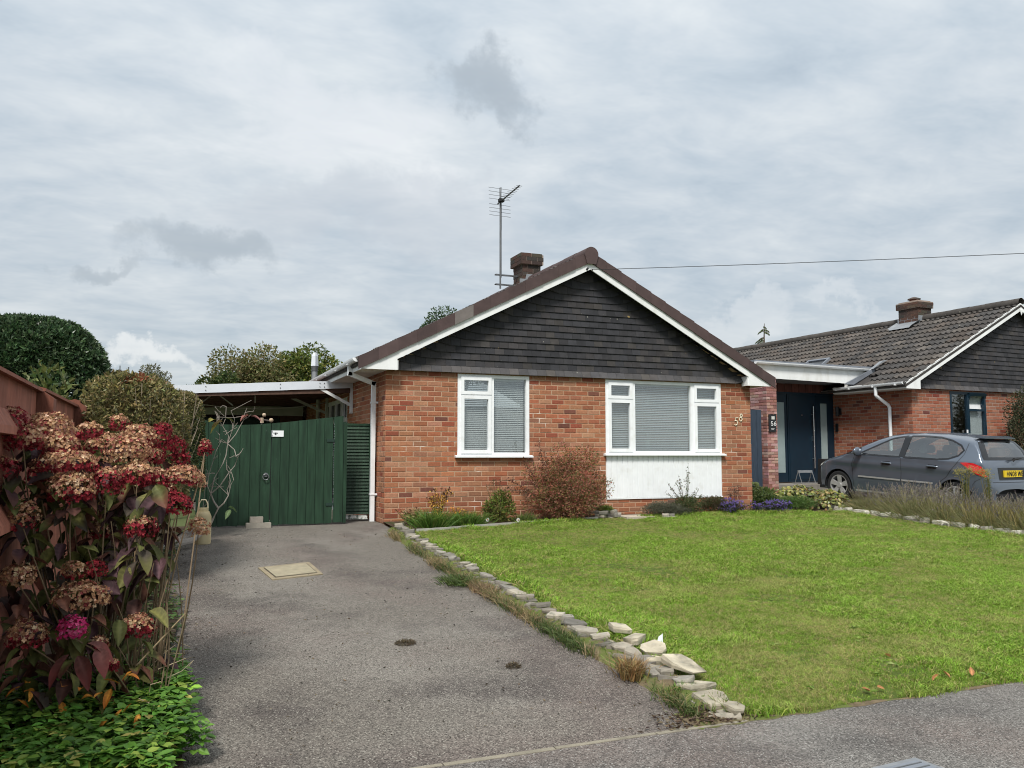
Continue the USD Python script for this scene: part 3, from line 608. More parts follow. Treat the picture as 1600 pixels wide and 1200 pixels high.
# front windows
def window(parent, rect, cols, y=0.0, mat='upvc', blinds=True, sill=True, gl='glass', sillmat=None, depth=.065):
    """cols: list of (u0, u1, kind); kind 'fixed' or the height of the transom of a column with two sashes"""
    u0, u1, z0, z1 = rect; mb = MB(); rect_ring(mb, u0, u1, z0, z1, .052, y - .012, y + depth)
    for k, c in enumerate(cols[:-1]): mb.box((c[1] - .02, y - .012, z0 + .052), (cols[k + 1][0] + .02, y + depth, z1 - .052))
    for c in cols:
        if c[2] != 'fixed': mb.box((c[0] + .0, y - .0115, c[2] - .02), (c[1], y + depth - .002, c[2] + .02))
    wn = obj('window', mb, M[mat], parent)
    for a, b, kind in cols:
        if kind == 'fixed':
            pane(wn, a + .012, b - .012, z0 + .045, z1 - .045, y + .03, gl); z = (z0 + .05, z1 - .05)
        else:
            sash(wn, a + .006, b - .006, kind + .008, z1 - .040, y - .030, y + .04, .052, mat, y + .008, gl); sash(wn, a + .006, b - .006, z0 + .040, kind - .008, y - .030, y + .04, .056, mat, y + .008, gl)
            m2 = MB(); m2.box((b - .058, y - .002, (z0 + kind) / 2 - .06), (b - .038, y + .05, (z0 + kind) / 2 + .07)); obj('handle', m2, M['upvc'], wn)
        if blinds: blind(wn, a + .01, b - .01, z0 + .05, z1 - .05, y + .095)
    if sill:
        m2 = MB(); m2.prism([(-.085, -.014), (.03, -.014), (.03, .024), (-.02, .024), (-.085, .008)], (u0 - .045, y, z0 - .012), AY, AZ, AX, u1 - u0 + .09); obj('sill', m2, M[sillmat or mat], wn)
    return wn
window(house, w1, [(1.205, 1.735, 1.99), (1.755, 2.345, 'fixed')])
window(house, w2, [(3.86, 4.345, 1.99), (4.375, 5.555, 'fixed'), (5.60, 6.135, 1.97)])
mb = MB(); mb.box((3.818, -.002, .305), (6.172, .03, 1.03)); mb.box((3.818, -.022, .285), (6.18, .03, .304)); pn = obj('window_panel', mb, M['white_paint'], house)
for k in range(23):
    u0 = 3.822 + k * .1021; mb = MB(); mb.prism([(.0, .0), (.006, -.014), (.094, -.014), (.1, .0)], (u0, -.004, .306), AX, AY, AZ, .722); obj('cladding_board', mb, M['upvc'], pn)
# threshold course, airbrick
mb = MB(); mb.box((5.02, -.012, .19), (5.23, -.002, .255), (.30, .20, .14))
for k in range(9):
    for j in range(3): mb.box((5.03 + k * .022, -.016, .197 + j * .019), (5.043 + k * .022, -.011, .209 + j * .019), (.03, .02, .02))
obj('airbrick', mb, M['concrete'], house)
# house number, each figure on its own
def text_to(txt, h, origin, ax, ay, depth=.006, bold=False):
    m = meshkit.text_mesh(txt, h, depth, bold); v = np.array(m.vertices); ax, ay = np.asarray(ax, float), np.asarray(ay, float); an = np.cross(ax, ay)
    mb = MB(); mb.add(np.asarray(origin, float) + v[:, :1] * ax + v[:, 1:2] * ay + v[:, 2:] * an, np.array(m.faces)); return mb
mb = MB(); mb.tube([np.array([6.465, -.016, 1.575]) + [x * .1, 0, z * .135] for x, z in ((.85, 1.0), (.28, .98), (.18, .58), (.45, .66), (.68, .55), (.72, .32), (.58, .08), (.3, .0), (.05, .1))], .0085, 6); obj('number_five', mb, M['brass'], house)
mb = MB()
for cx_, cz_, r_ in ((.0, .036, .034), (.012, .102, .028)): mb.tube([np.array([6.61 + cx_, -.016, 1.65 + cz_]) + [r_ * .85 * math.cos(t), 0, r_ * math.sin(t)] for t in np.linspace(0, 2 * PI, 17)], .0085, 6)
obj('number_eight', mb, M['brass'], house)
# the glazed side door and window under the carport
mb = MB()
for y in (2.92, 3.36, 3.52, 4.12, 4.76, 5.22): mb.box((.0, y, -.05), (.09, y + .075, 2.12))
for z in (-.05, 1.02, 1.66, 2.04): mb.box((.02, 2.995, z), (.08, 5.22, z + .085))
sd = obj('side_door', mb, M['white_paint'], house); mb = MB(); mb.box((.04, 2.99, 0), (.05, 5.23, 2.06)); obj('pane', mb, M['black_gloss'], sd)
mb = MB(); mb.tube([(-.07, 5.75, 2.3), (-.07, 5.75, 0)], .045, 10); obj('waste_pipe', mb, M['green_white'], house, smooth=40)
# chimney stack straddling the ridge
def chimney(parent, cx, cy, wx, wy, z0, z1, step=.10, name='chimney'):
    mb = MB(); mb.box((cx - wx / 2, cy - wy / 2, z0), (cx + wx / 2, cy + wy / 2, z1))
    mb.box((cx - wx / 2 - .045, cy - wy / 2 - .045, z1 - step * 2.3), (cx + wx / 2 + .045, cy + wy / 2 + .045, z1 - .03))
    ch = obj(name, mb, M['mortar_dark'], parent); pal = np.array([[.060, .038, .032], [.045, .032, .029], [.075, .042, .033], [.045, .040, .036], [.062, .054, .040]])
    k = 0; z = z0
    while z < z1 - .05:
        e = .045 if z > z1 - step * 2.45 else 0; zt = z + .066
        for (O, ex, n, w) in (((cx - wx / 2 - e, cy - wy / 2 - e, 0), AX, -AY, wx + 2 * e), ((cx - wx / 2 - e, cy - wy / 2 - e, 0), AY, -AX, wy + 2 * e)):
            u = -(.11 if k % 2 else 0)
            while u < w:
                a, b = max(u, 0), min(u + .214, w)
                if b - a > .03:
                    c = pal[rng.integers(5)] * rng.uniform(.8, 1.2); m2 = MB(); O_ = np.asarray(O, float)
                    P_ = [O_ + ex * q + AZ * w_ + n * d for d in (-.002, .008) for (q, w_) in ((a, z), (b, z), (b, zt), (a, zt))]
                    m2.add(P_, np.array([[4, 5, 6, 7], [0, 1, 5, 4], [1, 2, 6, 5], [2, 3, 7, 6], [3, 0, 4, 7]]), c); obj('brick', m2, M['brick'], ch)
                u += .225
        z += .075; k += 1
    return ch
ch = chimney(house, 3.42, 2.44, .38, .46, 4.0, 4.98)
mb = MB(); mb.prism([(3.16, float(ztop(3.16)) - .02), (3.68, float(ztop(3.68)) - .02), (3.68, 4.40), (3.60, 4.48), (3.50, 4.48), (3.44, 4.55), (3.30, 4.55), (3.28, 4.45), (3.16, 4.45)], (0, 2.17, 0), AX, AZ, AY, .02); obj('flashing', mb, M['lead_pale'], ch)
mb = MB(); mb.box((3.28, 2.30, 4.98), (3.56, 2.62, 5.0), (.12, .11, .09)); obj('capping', mb, M['concrete'], ch)
# metal flue on the far roof slope
fl = thing('flue', 'pale grey metal flue pipe standing on the far roof slope', 'flue', (-.02, 6.63, 2.72))
mb = MB(); mb.tube([(0, 0, -.15), (0, 0, .22)], .065, 12, (.5, .5, .5)); obj('pipe', mb, M['galv'], fl, smooth=40)
mb = MB(); mb.tube([(0, 0, .22), (0, 0, .24)], .08, 12); mb.tube([(0, 0, .24), (0, 0, .33)], [.07, .08], 12); obj('collar', mb, M['dull_metal'], fl, smooth=40)
mb = MB(); mb.tube([(0, 0, .33), (0, 0, .56), (0, 0, .64)], [.085, .07, .04], 4); obj('terminal', mb, M['grey_fascia'], fl)

# aerial strapped to the chimney
ae = thing('television_aerial', 'thin television aerial on a tall mast strapped to the chimney of number 58', 'aerial', (2.86, 2.46, 4.30))
MX = 2.86
mb = MB(); mb.tube([(0, 0, -.02), (0, 0, 1.66), (.012, 0, 2.01)], [.018, .017, .013], 8); obj('mast', mb, M['dull_metal'], ae, smooth=40)
for z in (.06, .25): mb = MB(); mb.bar((-.10, 0, z), (.36, 0, z), .03, .03); mb.tube([(-.10, -.03, z), (-.10, .03, z)], .012, 6); obj('bracket', mb, M['dull_metal'], ae)
b0, b1 = np.array([0, .14, 1.715]), np.array([-.012, -1.0, 1.74]); bd = unit(b1 - b0)
mb = MB(); mb.tube([b0, b1], .014, 6); obj('boom', mb, M['dull_metal'], ae)
el = unit(np.cross(bd, [0.02, 0, 1.0]))
for k in range(9):
    p = b0 + (b1 - b0) * (.30 + .69 * k / 8); h = .105 - .006 * k; mb = MB(); mb.tube([p - el * h, p + el * h], .0045, 5); obj('element', mb, M['dull_metal'], ae)
pc = b0 + (b1 - b0) * .12; nn = np.array([.0, .08, 1.0])
for s in (-1, 1): mb = MB(); mb.tube([pc, pc + nn * (.30 * s) - bd * .03], .006, 5); obj('reflector_rod', mb, M['dull_metal'], ae)
for k in range(8):
    p = pc + nn * ((k - 3.5) * .075 + (.02 if k > 3 else -.02)) - bd * .03; mb = MB(); mb.tube([p - el * .225, p + el * .225], .0042, 5); obj('reflector', mb, M['dull_metal'], ae)
mb = MB(); mb.box(pc - [.05, .05, .02] + bd * .06, pc + [.05, .05, .04] + bd * .06); obj('junction_box', mb, M['dark'], ae)
mb = MB(); mb.tube([pc + bd * .06, (.03, 0, 1.45), (.02, -.0, 1.1), (.022, 0, .2)], .006, 5); obj('cable', mb, M['dark'], ae)
# overhead wire to a pole beyond the frame
pts = []
A_, B_ = np.array([3.47, -.225, 4.15]), np.array([26.0, -12.6, 5.12])
for t in np.linspace(0, 1, 24): pts.append(A_ + (B_ - A_) * t - np.array([0, 0, .42 * 4 * t * (1 - t) * .5]))
wr = thing('overhead_wire', 'thin telephone wire running from the gable peak across the sky', 'wire')
mb = MB(); mb.tube(pts, .0055, 5); obj('cable', mb, M['rubber'], wr)
mb = MB(); mb.tube([A_ + [0, .0, 0], A_ + [0, .05, .02]], .012, 6); mb.tube([A_ + [-.10, .02, .0], A_ + [-.10, -.03, .01]], .018, 6); obj('hook', mb, M['dark'], wr)
pole = thing('telegraph_pole', 'wooden telegraph pole out beside the road, carrying the wire', 'pole', (26, -12.6, -.5)); mb = MB(); mb.tube([(0, 0, 0), (0, 0, 5.95)], [.13, .10], 10); obj('pole', mb, M['bark'], pole, smooth=40)

# ---------------------------------------------------------------- carport
cp = thing('carport', 'flat carport roof with a long white fascia beside the bungalow', 'carport')
CY = 2.42
ct = lambda x: np.interp(x, [-3.26, -.71, 0], [2.172, 2.337, 2.352])
mb = MB(); mb.prism([(-3.16, float(ct(-3.16)) - .142), (-.012, 2.238), (-.012, 2.352), (-.71, 2.337), (-3.16, float(ct(-3.16)))], (0, CY - .02, 0), AX, AZ, AY, .025); fa = obj('fascia', mb, M['grey_fascia'], cp)
mb = MB()
for x in (-2.5, -1.28, -.60, -.52): 
    for z in (.035, .10): mb.tube([(x, CY - .03, float(ct(x)) - z), (x, CY - .018, float(ct(x)) - z)], .008, 6)
obj('screw', mb, M['dark'], fa, kind=None)
mb = MB(); mb.prism([(-3.27, 2.165), (-3.12, 2.17), (-3.12, 2.10), (-3.27, 2.095)], (0, CY + .04, 0), AX, AZ, AY, 5.2); obj('edge_trim', mb, M['white_paint'], cp)
mb = MB(); mb.add([(-3.2, CY, 2.150), (-.01, CY, 2.318), (-.01, 7.7, 2.318), (-3.2, 7.7, 2.150), (-3.2, CY, 2.13), (-.01, CY, 2.30), (-.01, 7.7, 2.30), (-3.2, 7.7, 2.13)], np.array([[0, 1, 2, 3], [4, 7, 6, 5], [0, 4, 5, 1], [1, 5, 6, 2], [2, 6, 7, 3], [3, 7, 4, 0]])); obj('roof_deck', mb, M['dark_wood'], cp)
for k in range(8):
    y = CY + .35 + k * .62; mb = MB(); mb.bar((-3.15, y, 2.085), (-.03, y, 2.25), .05, .09); obj('joist', mb, M['dark_wood'], cp)
mb = MB(); mb.bar((-3.1, CY + .03, 2.045), (-.03, CY + .03, 2.20), .05, .10); obj('front_beam', mb, M['dark_wood'], cp)
for y in (CY + .15, 5.0, 7.4): mb = MB(); mb.box((-3.14, y, -.02), (-3.05, y + .09, 2.1)); obj('post', mb, M['white_paint'], cp)
mb = MB(); mb.bar((-.03, CY + .02, 2.235), (-.03, CY + .02, 1.78), .05, .055, upv=(0, 1, 0)); mb.bar((-.66, CY + .02, 2.25), (-.045, CY + .02, 1.93), .04, .05); obj('brace', mb, M['white_paint'], cp)
for y in (4.9,): mb = MB(); mb.bar((-.03, y, 2.235), (-.03, y, 1.75), .05, .055, upv=(0, 1, 0)); mb.bar((-.75, y, 2.2), (-.045, y, 1.90), .04, .05); obj('brace', mb, M['green_white'], cp)
mb = MB(); pts = [(-3.05, 3.2, 2.02)] + [(-3.05 + t * 3.0, 3.2 + t * 1.5, 2.02 + t * .10 - .16 * 4 * t * (1 - t)) for t in np.linspace(.05, 1, 14)]; mb.tube(pts, .008, 5); obj('cable', mb, M['green_white'], cp)
mb = MB(); mb.bar((-2.3, 3.3, 2.16), (-2.55, 3.2, 1.94), .02, .02); mb.bar((-2.3, 3.3, 2.16), (-2.0, 3.2, 1.92), .02, .02); mb.box((-1.62, 3.3, 1.98), (-1.60, 3.32, 2.18)); obj('hanger', mb, M['green_white'], cp)
# garage at the back of the carport
ga = thing('garage', 'dark green panelled garage front at the back of the carport', 'garage', (0, 7.75, 0))
mb = MB(); mb.box((-3.3, 0, -.1), (-2.95, 4.5, 2.12)); mb.box((-.62, 0, -.1), (-.1, .2, 2.3)); mb.box((-2.95, .25, -.1), (-.62, 4.5, 2.0)); obj('wall', mb, M['dark_wood'], ga)
mb = MB(); mb.box((-3.3, -.06, 1.96), (-.1, -.005, 2.17)); obj('lintel', mb, M['green_white'], ga)
for k in range(6): mb = MB(); mb.box((-2.94, .02 + .012 * (k % 2), .02 + k * .315), (-.63, .06 + .012 * (k % 2), .32 + k * .315)); obj('door_panel', mb, M['green_dark'], ga)
mb = MB(); mb.box((-3.35, -.2, 2.19), (0.0, 5, 2.25)); obj('roof', mb, M['dark_wood'], ga)
# odds and ends stored under it, showing over the gate
bx = thing('storage_box', 'flat grey lid of a storage box behind the green gate', 'box', (-2.15, 1.6, 0)); mb = MB(); mb.box((-.05, -.2, .0), (.75, .55, 1.32)); obj('body', mb, M['dark'], bx); mb = MB(); mb.box((-.08, -.24, 1.325), (.78, .58, 1.43)); obj('lid', mb, M['lead_pale'], bx)
mb = MB()
mb.tube([(0, 0, .0), (0, 0, 1.60)], .018, 6, (.10, .09, .08)); mb.tube([(0, 0, 1.53), (.0, 0, 1.61)], [.030, .026], 8, (.34, .26, .18)); mb.mesh(trimesh.creation.icosphere(2, .030).apply_translation([.03, 0, 1.655]), (.42, .32, .22)); mb.tube([(0, 0, 1.58), (.12, .02, 1.565)], .013, 6, (.10, .08, .07)); mb.mesh(trimesh.creation.icosphere(2, .034).apply_translation([.14, .02, 1.575]), (.40, .30, .20))
vv = thing('garden_pole', 'dark pole with pale knobs standing behind the green gate', 'pole', (-1.72, .95, 0)); obj('pole', mb, M['plastic'], vv, smooth=40)

# ---------------------------------------------------------------- green gates
gtop = lambda x: np.interp(x, [-2.68, -2.5, -2.37, -2.1, -1.887, -1.525, -1.06, -.61], [1.56, 1.505, 1.472, 1.465, 1.476, 1.509, 1.566, 1.622])
def boards(parent, x0, x1, n, y, zb, top, mat, name='board'):
    w = (x1 - x0) / n
    for k in range(n):
        a, b = x0 + k * w + .0028, x0 + (k + 1) * w - .0028; jy = rng.uniform(-.003, .003)
        pts = [(a, zb + rng.uniform(-.006, .006)), (b, zb + rng.uniform(-.006, .006))] + [(q, float(top(q))) for q in np.linspace(b, a, 4)]
        mb = MB(); mb.prism(pts, (0, y + jy, 0), AX, AZ, AY, .02); obj(name, mb, M[mat], parent)
gp = thing('green_gate', 'left leaf of the dark green boarded gate, with the ring handle', 'gate', group=None)
boards(gp, -2.68, -1.668, 7, .12, .02, gtop, 'green_paint')
mb = MB(); mb.box((-2.66,   .148, .25), (-1.68, .175, .37)); mb.box((-2.66,   .148, 1.2), (-1.68, .175, 1.32)); mb.bar((-2.6, .16, .3), (-1.72, .16, 1.25), .03, .1); obj('ledge', mb, M['green_dark'], gp); mb = MB(); mb.prism([(-2.67, .03), (-1.672, .03)] + [(q, float(gtop(q)) - .012) for q in np.linspace(-1.672, -2.67, 12)], (0, .1435, 0), AX, AZ, AY, .004); obj('backing', mb, M['green_dark'], gp)
mb = MB(); mb.tube([(-1.735, .118, .745), (-1.735, .095, .745)], .032, 12); th_ = np.linspace(0, 2 * PI, 17); mb.tube([(-1.735 + .042 * math.sin(t), .085, .715 - .042 * math.cos(t)) for t in th_], .0075, 6); obj('ring_handle', mb, M['dull_metal'], gp, smooth=40)
g2 = thing('green_gate', 'right leaf of the dark green boarded gate, carrying the small white sign', 'gate')
boards(g2, -1.662, -.765, 7, .12, .02, gtop, 'green_paint')
mb = MB(); mb.box((-1.65,   .148, .25), (-.78, .175, .37)); mb.box((-1.65,   .148, 1.2), (-.78, .175, 1.32)); mb.bar((-1.6, .16, 1.25), (-.82, .16, .3), .03, .1); obj('ledge', mb, M['green_dark'], g2); mb = MB(); mb.prism([(-1.66, .03), (-.768, .03)] + [(q, float(gtop(q)) - .012) for q in np.linspace(-.768, -1.66, 12)], (0, .1435, 0), AX, AZ, AY, .004); obj('backing', mb, M['green_dark'], g2)
for z in (.3, 1.25): mb = MB(); mb.box((-.86, .108, z - .02), (-.745, .119, z + .02)); obj('hinge', mb, M['green_dark'], g2)
gpo = thing('gate_post', 'broad dark green post boards between the gate and the slatted panel', 'post')
mb = MB(); mb.prism([(-.752, .03), (-.612, .03), (-.612, 1.622), (-.752, 1.608)], (0, .122, 0), AX, AZ, AY, .03); obj('board', mb, M['green_paint'], gpo)
mb = MB(); mb.prism([(-.602, .02), (-.552, .02), (-.552, 1.53), (-.602, 1.53)], (0, .14, 0), AX, AZ, AY, .06); obj('board', mb, M['green_paint'], gpo)
mb = MB()
for k in range(34):
    if rng.random() < .75: mb.box((-.7565, .116, .30 + k * .036), (-.7505, .119, .30 + k * .036 + rng.uniform(.01, .022)))
mb.box((-.758, .116, .22), (-.750, .119, .33)); obj('chain', mb, M['lead_pale'], gpo)
sg = thing('gate_sign', 'small white sign with a dark mark screwed to the green gate', 'sign', (-1.575, .112, 1.345))
mb = MB(); mb.box((-.082, -.004, -.045), (.082, .004, .045)); obj('plate', mb, M['upvc'], sg)
mb = MB(); mb.box((-.066, -.008, .004), (-.052, -.005, .014)); mb.box((-.046, -.008, .0), (-.02, -.005, .016)); mb.prism([(-.05, -.004), (-.036, -.02), (-.018, -.002)], (0, -.008, 0), AX, AZ, AY, .003); mb.box((-.012, -.008, .0), (-.004, -.005, .012)); mb.box((-.086, -.0075, -.04), (-.079, -.0042, -.02)); mb.box((-.086, -.0075, .015), (-.079, -.0042, .04)); obj('mark', mb, M['dark'], sg, kind='stuff')
# slatted side panel
lp = thing('slatted_panel', 'narrow dark green panel of horizontal slats between gate and downpipe', 'fence panel', (0, .37, 0))
mb = MB(); mb.box((-.545, .235, .10), (-.495, .285, 1.53)); mb.box((-.105, .235, .10), (-.055, .285, 1.53)); mb.box((-.495, .24, 1.495), (-.105, .28, 1.53)); obj('frame', mb, M['green_paint'], lp)
for k in range(27):
    z = .11 + k * .0512; mb = MB(); mb.add([(-.495, .236, z), (-.105, .236, z), (-.105, .262, z + .058), (-.495, .262, z + .058), (-.495, .244, z), (-.105, .244, z), (-.105, .27, z + .058), (-.495, .27, z + .058)], np.array([[0, 1, 2, 3], [4, 7, 6, 5], [0, 4, 5, 1]])); obj('slat', mb, M['green_paint'], lp)
mb = MB(); mb.add([(-.51, .22, .03), (-.12, .22, .03), (-.12, .26, .10), (-.51, .26, .10), (-.51, .28, .03), (-.12, .28, .03), (-.12, .28, .10), (-.51, .28, .10)], np.array([[0, 1, 2, 3], [3, 2, 6, 7], [0, 3, 7, 4], [1, 5, 6, 2]]), (.5, .5, .46)); obj('foot_board', mb, surf('flaking', (.46, .46, .43), rough=.8, var=.2, scale=10, spots=[(14.0, .52, .05, (.05, .07, .055), .9)]), lp)
# stepped concrete block against the gate
bk = thing('concrete_block', 'pale stepped concrete blocks lying against the foot of the green gate', 'concrete block', (-1.83, .0, -.0))
mb = MB(); mb.box((-.17, -.055, -.01), (.17, .07, .065), (.34, .31, .26)); obj('lower_block', mb, M['concrete'], bk); mb = MB(); mb.box((-.115, -.03, .067), (.06, .075, .15), (.36, .32, .27)); obj('upper_block', mb, M['concrete'], bk)
# ---------------------------------------------------------------- neighbouring bungalow (number 56), in its own frame: x along its front, y going back
H56 = (12.297, 1.291, 0.0); R56 = math.radians(2.6)
nb = thing('neighbour_bungalow', 'neighbouring brick bungalow with brown pantiled roof, navy front door and the number 56', 'house', H56, R56)
NW, NB_ = 7.2, 11.0; NX, NZ = 3.62, 4.755; NS = .513
ntop = lambda x: NZ - abs(np.asarray(x) - NX) * NS
BR56 = BRICKS * np.array([.92, .84, .92])
nw1 = (1.225, 2.45, 1.24, 2.50)
mb = MB(); wall_sheet(mb, (0, 0, 0), AX, -AY, [(0, -.3), (NW, -.3), (NW, 2.62), (NX, 4.4), (0, 2.62)], [nw1]); f6 = obj('front_wall', mb, M['mortar_dark'], nb)
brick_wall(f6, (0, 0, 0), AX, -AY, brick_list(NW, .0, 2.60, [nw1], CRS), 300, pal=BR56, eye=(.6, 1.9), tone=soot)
mb = MB(); wall_sheet(mb, (0, 0, 0), AY, -AX, [(.12, -.3), (NB_, -.3), (NB_, 2.7), (.12, 2.7)], []); s6 = obj('side_wall', mb, M['mortar_dark'], nb)
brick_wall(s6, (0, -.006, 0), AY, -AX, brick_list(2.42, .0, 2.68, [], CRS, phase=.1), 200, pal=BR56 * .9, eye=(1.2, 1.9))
mb = MB(); mb.box((NW - .12, .12, -.3), (NW, NB_, 2.6)); mb.box((.12, NB_ - .12, -.3), (NW - .12, NB_, 2.6)); obj('rear_wall', mb, M['mortar_dark'], nb, kind=None)
mb = MB(); mb.prism([(.02, 2.53), (NW - .02, 2.53), (NX, NZ - .18)], (0, -.004, 0), AX, AZ, AY, .003, (.03, .03, .03)); gb6 = obj('gable', mb, M['hung_tile'], nb)
tile_hanging(gb6, NX, 2.53, lambda u: float(ntop(u)) - .275, .03, NW - .03, 0.0, 220, eye_u=1.2)
# roof: the left slope in pantiles, right slope plain
L = math.hypot(1, NS); upv = np.array([1 / L, 0, NS / L]); nn = np.array([-NS / L, 0, 1 / L]); xe = -.45; p = np.array([xe, -.21, float(ntop(xe)) - .09]); sl = (NX - xe) * L; b = np.array([0, NB_ + .3, 0]); q = p + upv * sl
mb = MB(); v = [p, q, q + b, p + b]; v += [t - nn * .05 for t in v]; SLF = np.array([[0, 1, 2, 3], [4, 7, 6, 5], [0, 4, 5, 1], [1, 5, 6, 2], [2, 6, 7, 3], [3, 7, 4, 0]]); mb.add(v, SLF, (.05, .045, .042)); r6 = obj('roof_slope', mb, M['roof_tile'], nb)
PT = np.array([[.082, .073, .066], [.066, .060, .056], [.098, .087, .077], [.058, .055, .053], [.086, .072, .062]])
def in_porch(c): return c[1] > .95 and c[0] < .62 and c[1] < 6.5 and (c[0] - (-.5)) < (c[1] - .70) * 1.2
roof_tiles(r6, p + nn * .004, AY, upv, nn, NB_ + .3, sl - .02, 300, skip=in_porch, pal=PT)
p2 = np.array([2 * NX - xe, -.21, float(ntop(xe)) - .09]); u2 = np.array([-1 / L, 0, NS / L]); n2 = np.array([NS / L, 0, 1 / L]); q2 = p2 + u2 * sl
mb = MB(); v = [p2, q2, q2 + b, p2 + b]; v += [t - n2 * .05 for t in v]; mb.add(v, SLF, (.05, .045, .042)); obj('roof_slope', mb, M['roof_tile'], nb)
for k in range(25):
    y0 = -.23 + k * .45; mb = MB(); r = .12 + (.005 if k % 2 else 0); zc = NZ - .05; ring = lambda y, rr: np.stack([NX + rr * np.cos(g), np.full(15, y), zc + rr * np.sin(g)], 1); i = np.arange(14)
    mb.add(np.vstack([ring(y0, r), ring(y0 + .46, r)]), np.stack([i, i + 1, 16 + i, 15 + i], 1), PT[0] * rng.uniform(.7, .95)); obj('ridge_tile', mb, M['roof_tile'], nb)
def barge56():
    hi = lambda x: float(ntop(x)) - .055; lo = lambda x: float(ntop(x)) - .235
    mb = MB(); mb.prism([(NX, hi(NX)), (-.40, hi(-.40)), (-.40, 2.50), (.04, 2.495), (.04, lo(.04)), (NX, lo(NX))], (0, -.205, 0), AX, AZ, AY, .022); obj('barge_board', mb, M['white_paint'], nb)
    mb = MB(); mb.prism([(NX, lo(NX)), (2 * NX - .04, lo(2 * NX - .04)), (2 * NX - .04, 2.5), (2 * NX + .4, 2.5), (2 * NX + .4, hi(2 * NX + .4)), (NX, hi(NX))], (0, -.205, 0), AX, AZ, AY, .022); obj('barge_board', mb, M['white_paint'], nb)
    mb = MB(); mb.prism([(NX - .06, lo(NX) + .02), (NX, lo(NX) - .12), (NX + .06, lo(NX) + .02)], (0, -.215, 0), AX, AZ, AY, .012); obj('finial', mb, M['white_paint'], nb)
barge56()
mb = MB(); mb.box((-.38, -.18, 2.50), (-.002, 1.9, 2.515)); obj('soffit', mb, M['soffit'], nb)
mb = MB(); mb.box((-.40, -.18, 2.51), (-.38, 1.9, 2.66)); obj('eaves_board', mb, M['white_paint'], nb)
mb = MB(); gutter_run(mb, (-.455, -.17, 2.645), (-.455, 1.80, 2.635)); obj('gutter', mb, M['upvc'], nb)
mb = MB()
for y in (.0, .62, 1.3, 1.72): mb.box((-.52, y, 2.575), (-.39, y + .03, 2.60))
obj('gutter_bracket', mb, M['upvc'], nb, kind='stuff')
mb = MB(); mb.tube([(-.44, .60, 2.62), (-.44, .60, 2.40), (-.41, .585, 2.36), (-.10, .56, 2.18), (-.065, .555, 2.12), (-.065, .555, .1)], .038, 10); obj('downpipe', mb, M['upvc'], nb, smooth=50)
# dark window with its top light open
mb = MB(); rect_ring(mb, nw1[0], nw1[1], nw1[2], nw1[3], .06, -.012, .06); mb.box((1.80, -.012, 1.30), (1.875, .06, 2.44)); mb.box((1.875, -.011, 2.06), (2.39, .058, 2.11)); wn = obj('window', mb, M['navy'], nb)
pane(wn, 1.28, 1.81, 1.29, 2.45, .03); pane(wn, 1.87, 2.40, 1.29, 2.07, .03)
s_ = MB(); rect_ring(s_, 0, .60, 0, .43, .062, -.03, .015); tilt = math.radians(24); Rm = np.array([[1, 0, 0], [0, math.cos(tilt), -math.sin(tilt)], [0, math.sin(tilt), math.cos(tilt)]])
v, f, c = s_.data(); v = (v - [0, 0, .43]) @ Rm.T + [1.845, -.03, 2.475]; mo = MB(); mo.add(v, f); so = obj('open_sash', mo, M['navy'], wn)
m2 = MB(); m2.box((.055, -.004, .055), (.545, .004, .375)); v, f, c = m2.data(); v = (v - [0, 0, .43]) @ Rm.T + [1.845, -.03, 2.475]; mo = MB(); mo.add(v, f); obj('pane', mo, M['glass'], wn)
mb = MB(); mb.box((1.74, -.035, 1.42), (1.765, -.012, 1.62)); obj('handle', mb, M['upvc'], wn)
mb = MB(); mb.box((1.1, 1.4, .5), (2.7, 1.45, 2.6)); obj('inner_wall', mb, surf('inner_wall', (.45, .46, .44), rough=.9, var=.1), nb)
mb = MB(); mb.box((1.90, .08, 1.25), (2.42, .088, 2.5)); obj('curtain', mb, M['upvc'], wn)
# porch: flat roof with white fascia, navy door between frosted sidelights, red timber above
po = None
mb = MB(); mb.box((-3.15, 1.50, 2.755), (.0, 2.34, 2.775)); mb.box((-3.15, 1.50, 3.06), (.55, 4.6, 3.10)); obj('porch_roof', mb, M['lead'], nb)
mb = MB(); mb.prism([(-3.15, 2.775), (-.42, 2.735), (.42, 3.10), (-3.15, 3.12)], (0, 1.475, 0), AX, AZ, AY, .025); obj('porch_fascia', mb, M['white_paint'], nb)
mb = MB(); gutter_run(mb, (-3.2, 1.415, 3.125), (.36, 1.415, 3.105), .055); obj('porch_gutter', mb, M['upvc'], nb)
mb = MB(); mb.box((-3.2, 1.45, 3.125), (.5, 4.5, 3.165)); obj('roof_felt', mb, M['lead'], nb)
mb = MB(); mb.prism([(-.55, 2.715), (.48, 3.16), (.66, 3.16), (-.30, 2.70)], (0, 1.36, 0), AX, AZ, AY, .05); mb.prism([(-.40, 2.70), (.42, 3.08), (.42, 3.02), (-.30, 2.66)], (0, 1.40, 0), AX, AZ, AY, .07); obj('flashing', mb, M['lead'], nb)
mb = MB(); mb.prism([(.30, 3.10), (.52, 3.21), (.80, 3.34), (.62, 3.30)], (0, 1.30, 0), AX, AZ, AY, .10); obj('flashing', mb, M['lead_pale'], nb)
mb = MB(); mb.box((-.42, 1.50, 2.60), (-.04, 1.53, 2.735)); mb.box((-.42, 1.53, 2.585), (-.004, 2.3, 2.60)); obj('box_end', mb, M['soffit'], nb)
for k in range(26):
    u = -2.9 + k * .111; mb = MB(); mb.box((u, 2.262 + .008 * (k % 2), 2.552), (u + .105, 2.285, 2.755), np.array([.115, .045, .036]) * rng.uniform(.75, 1.2)); obj('timber_board', mb, M['fence'], nb)
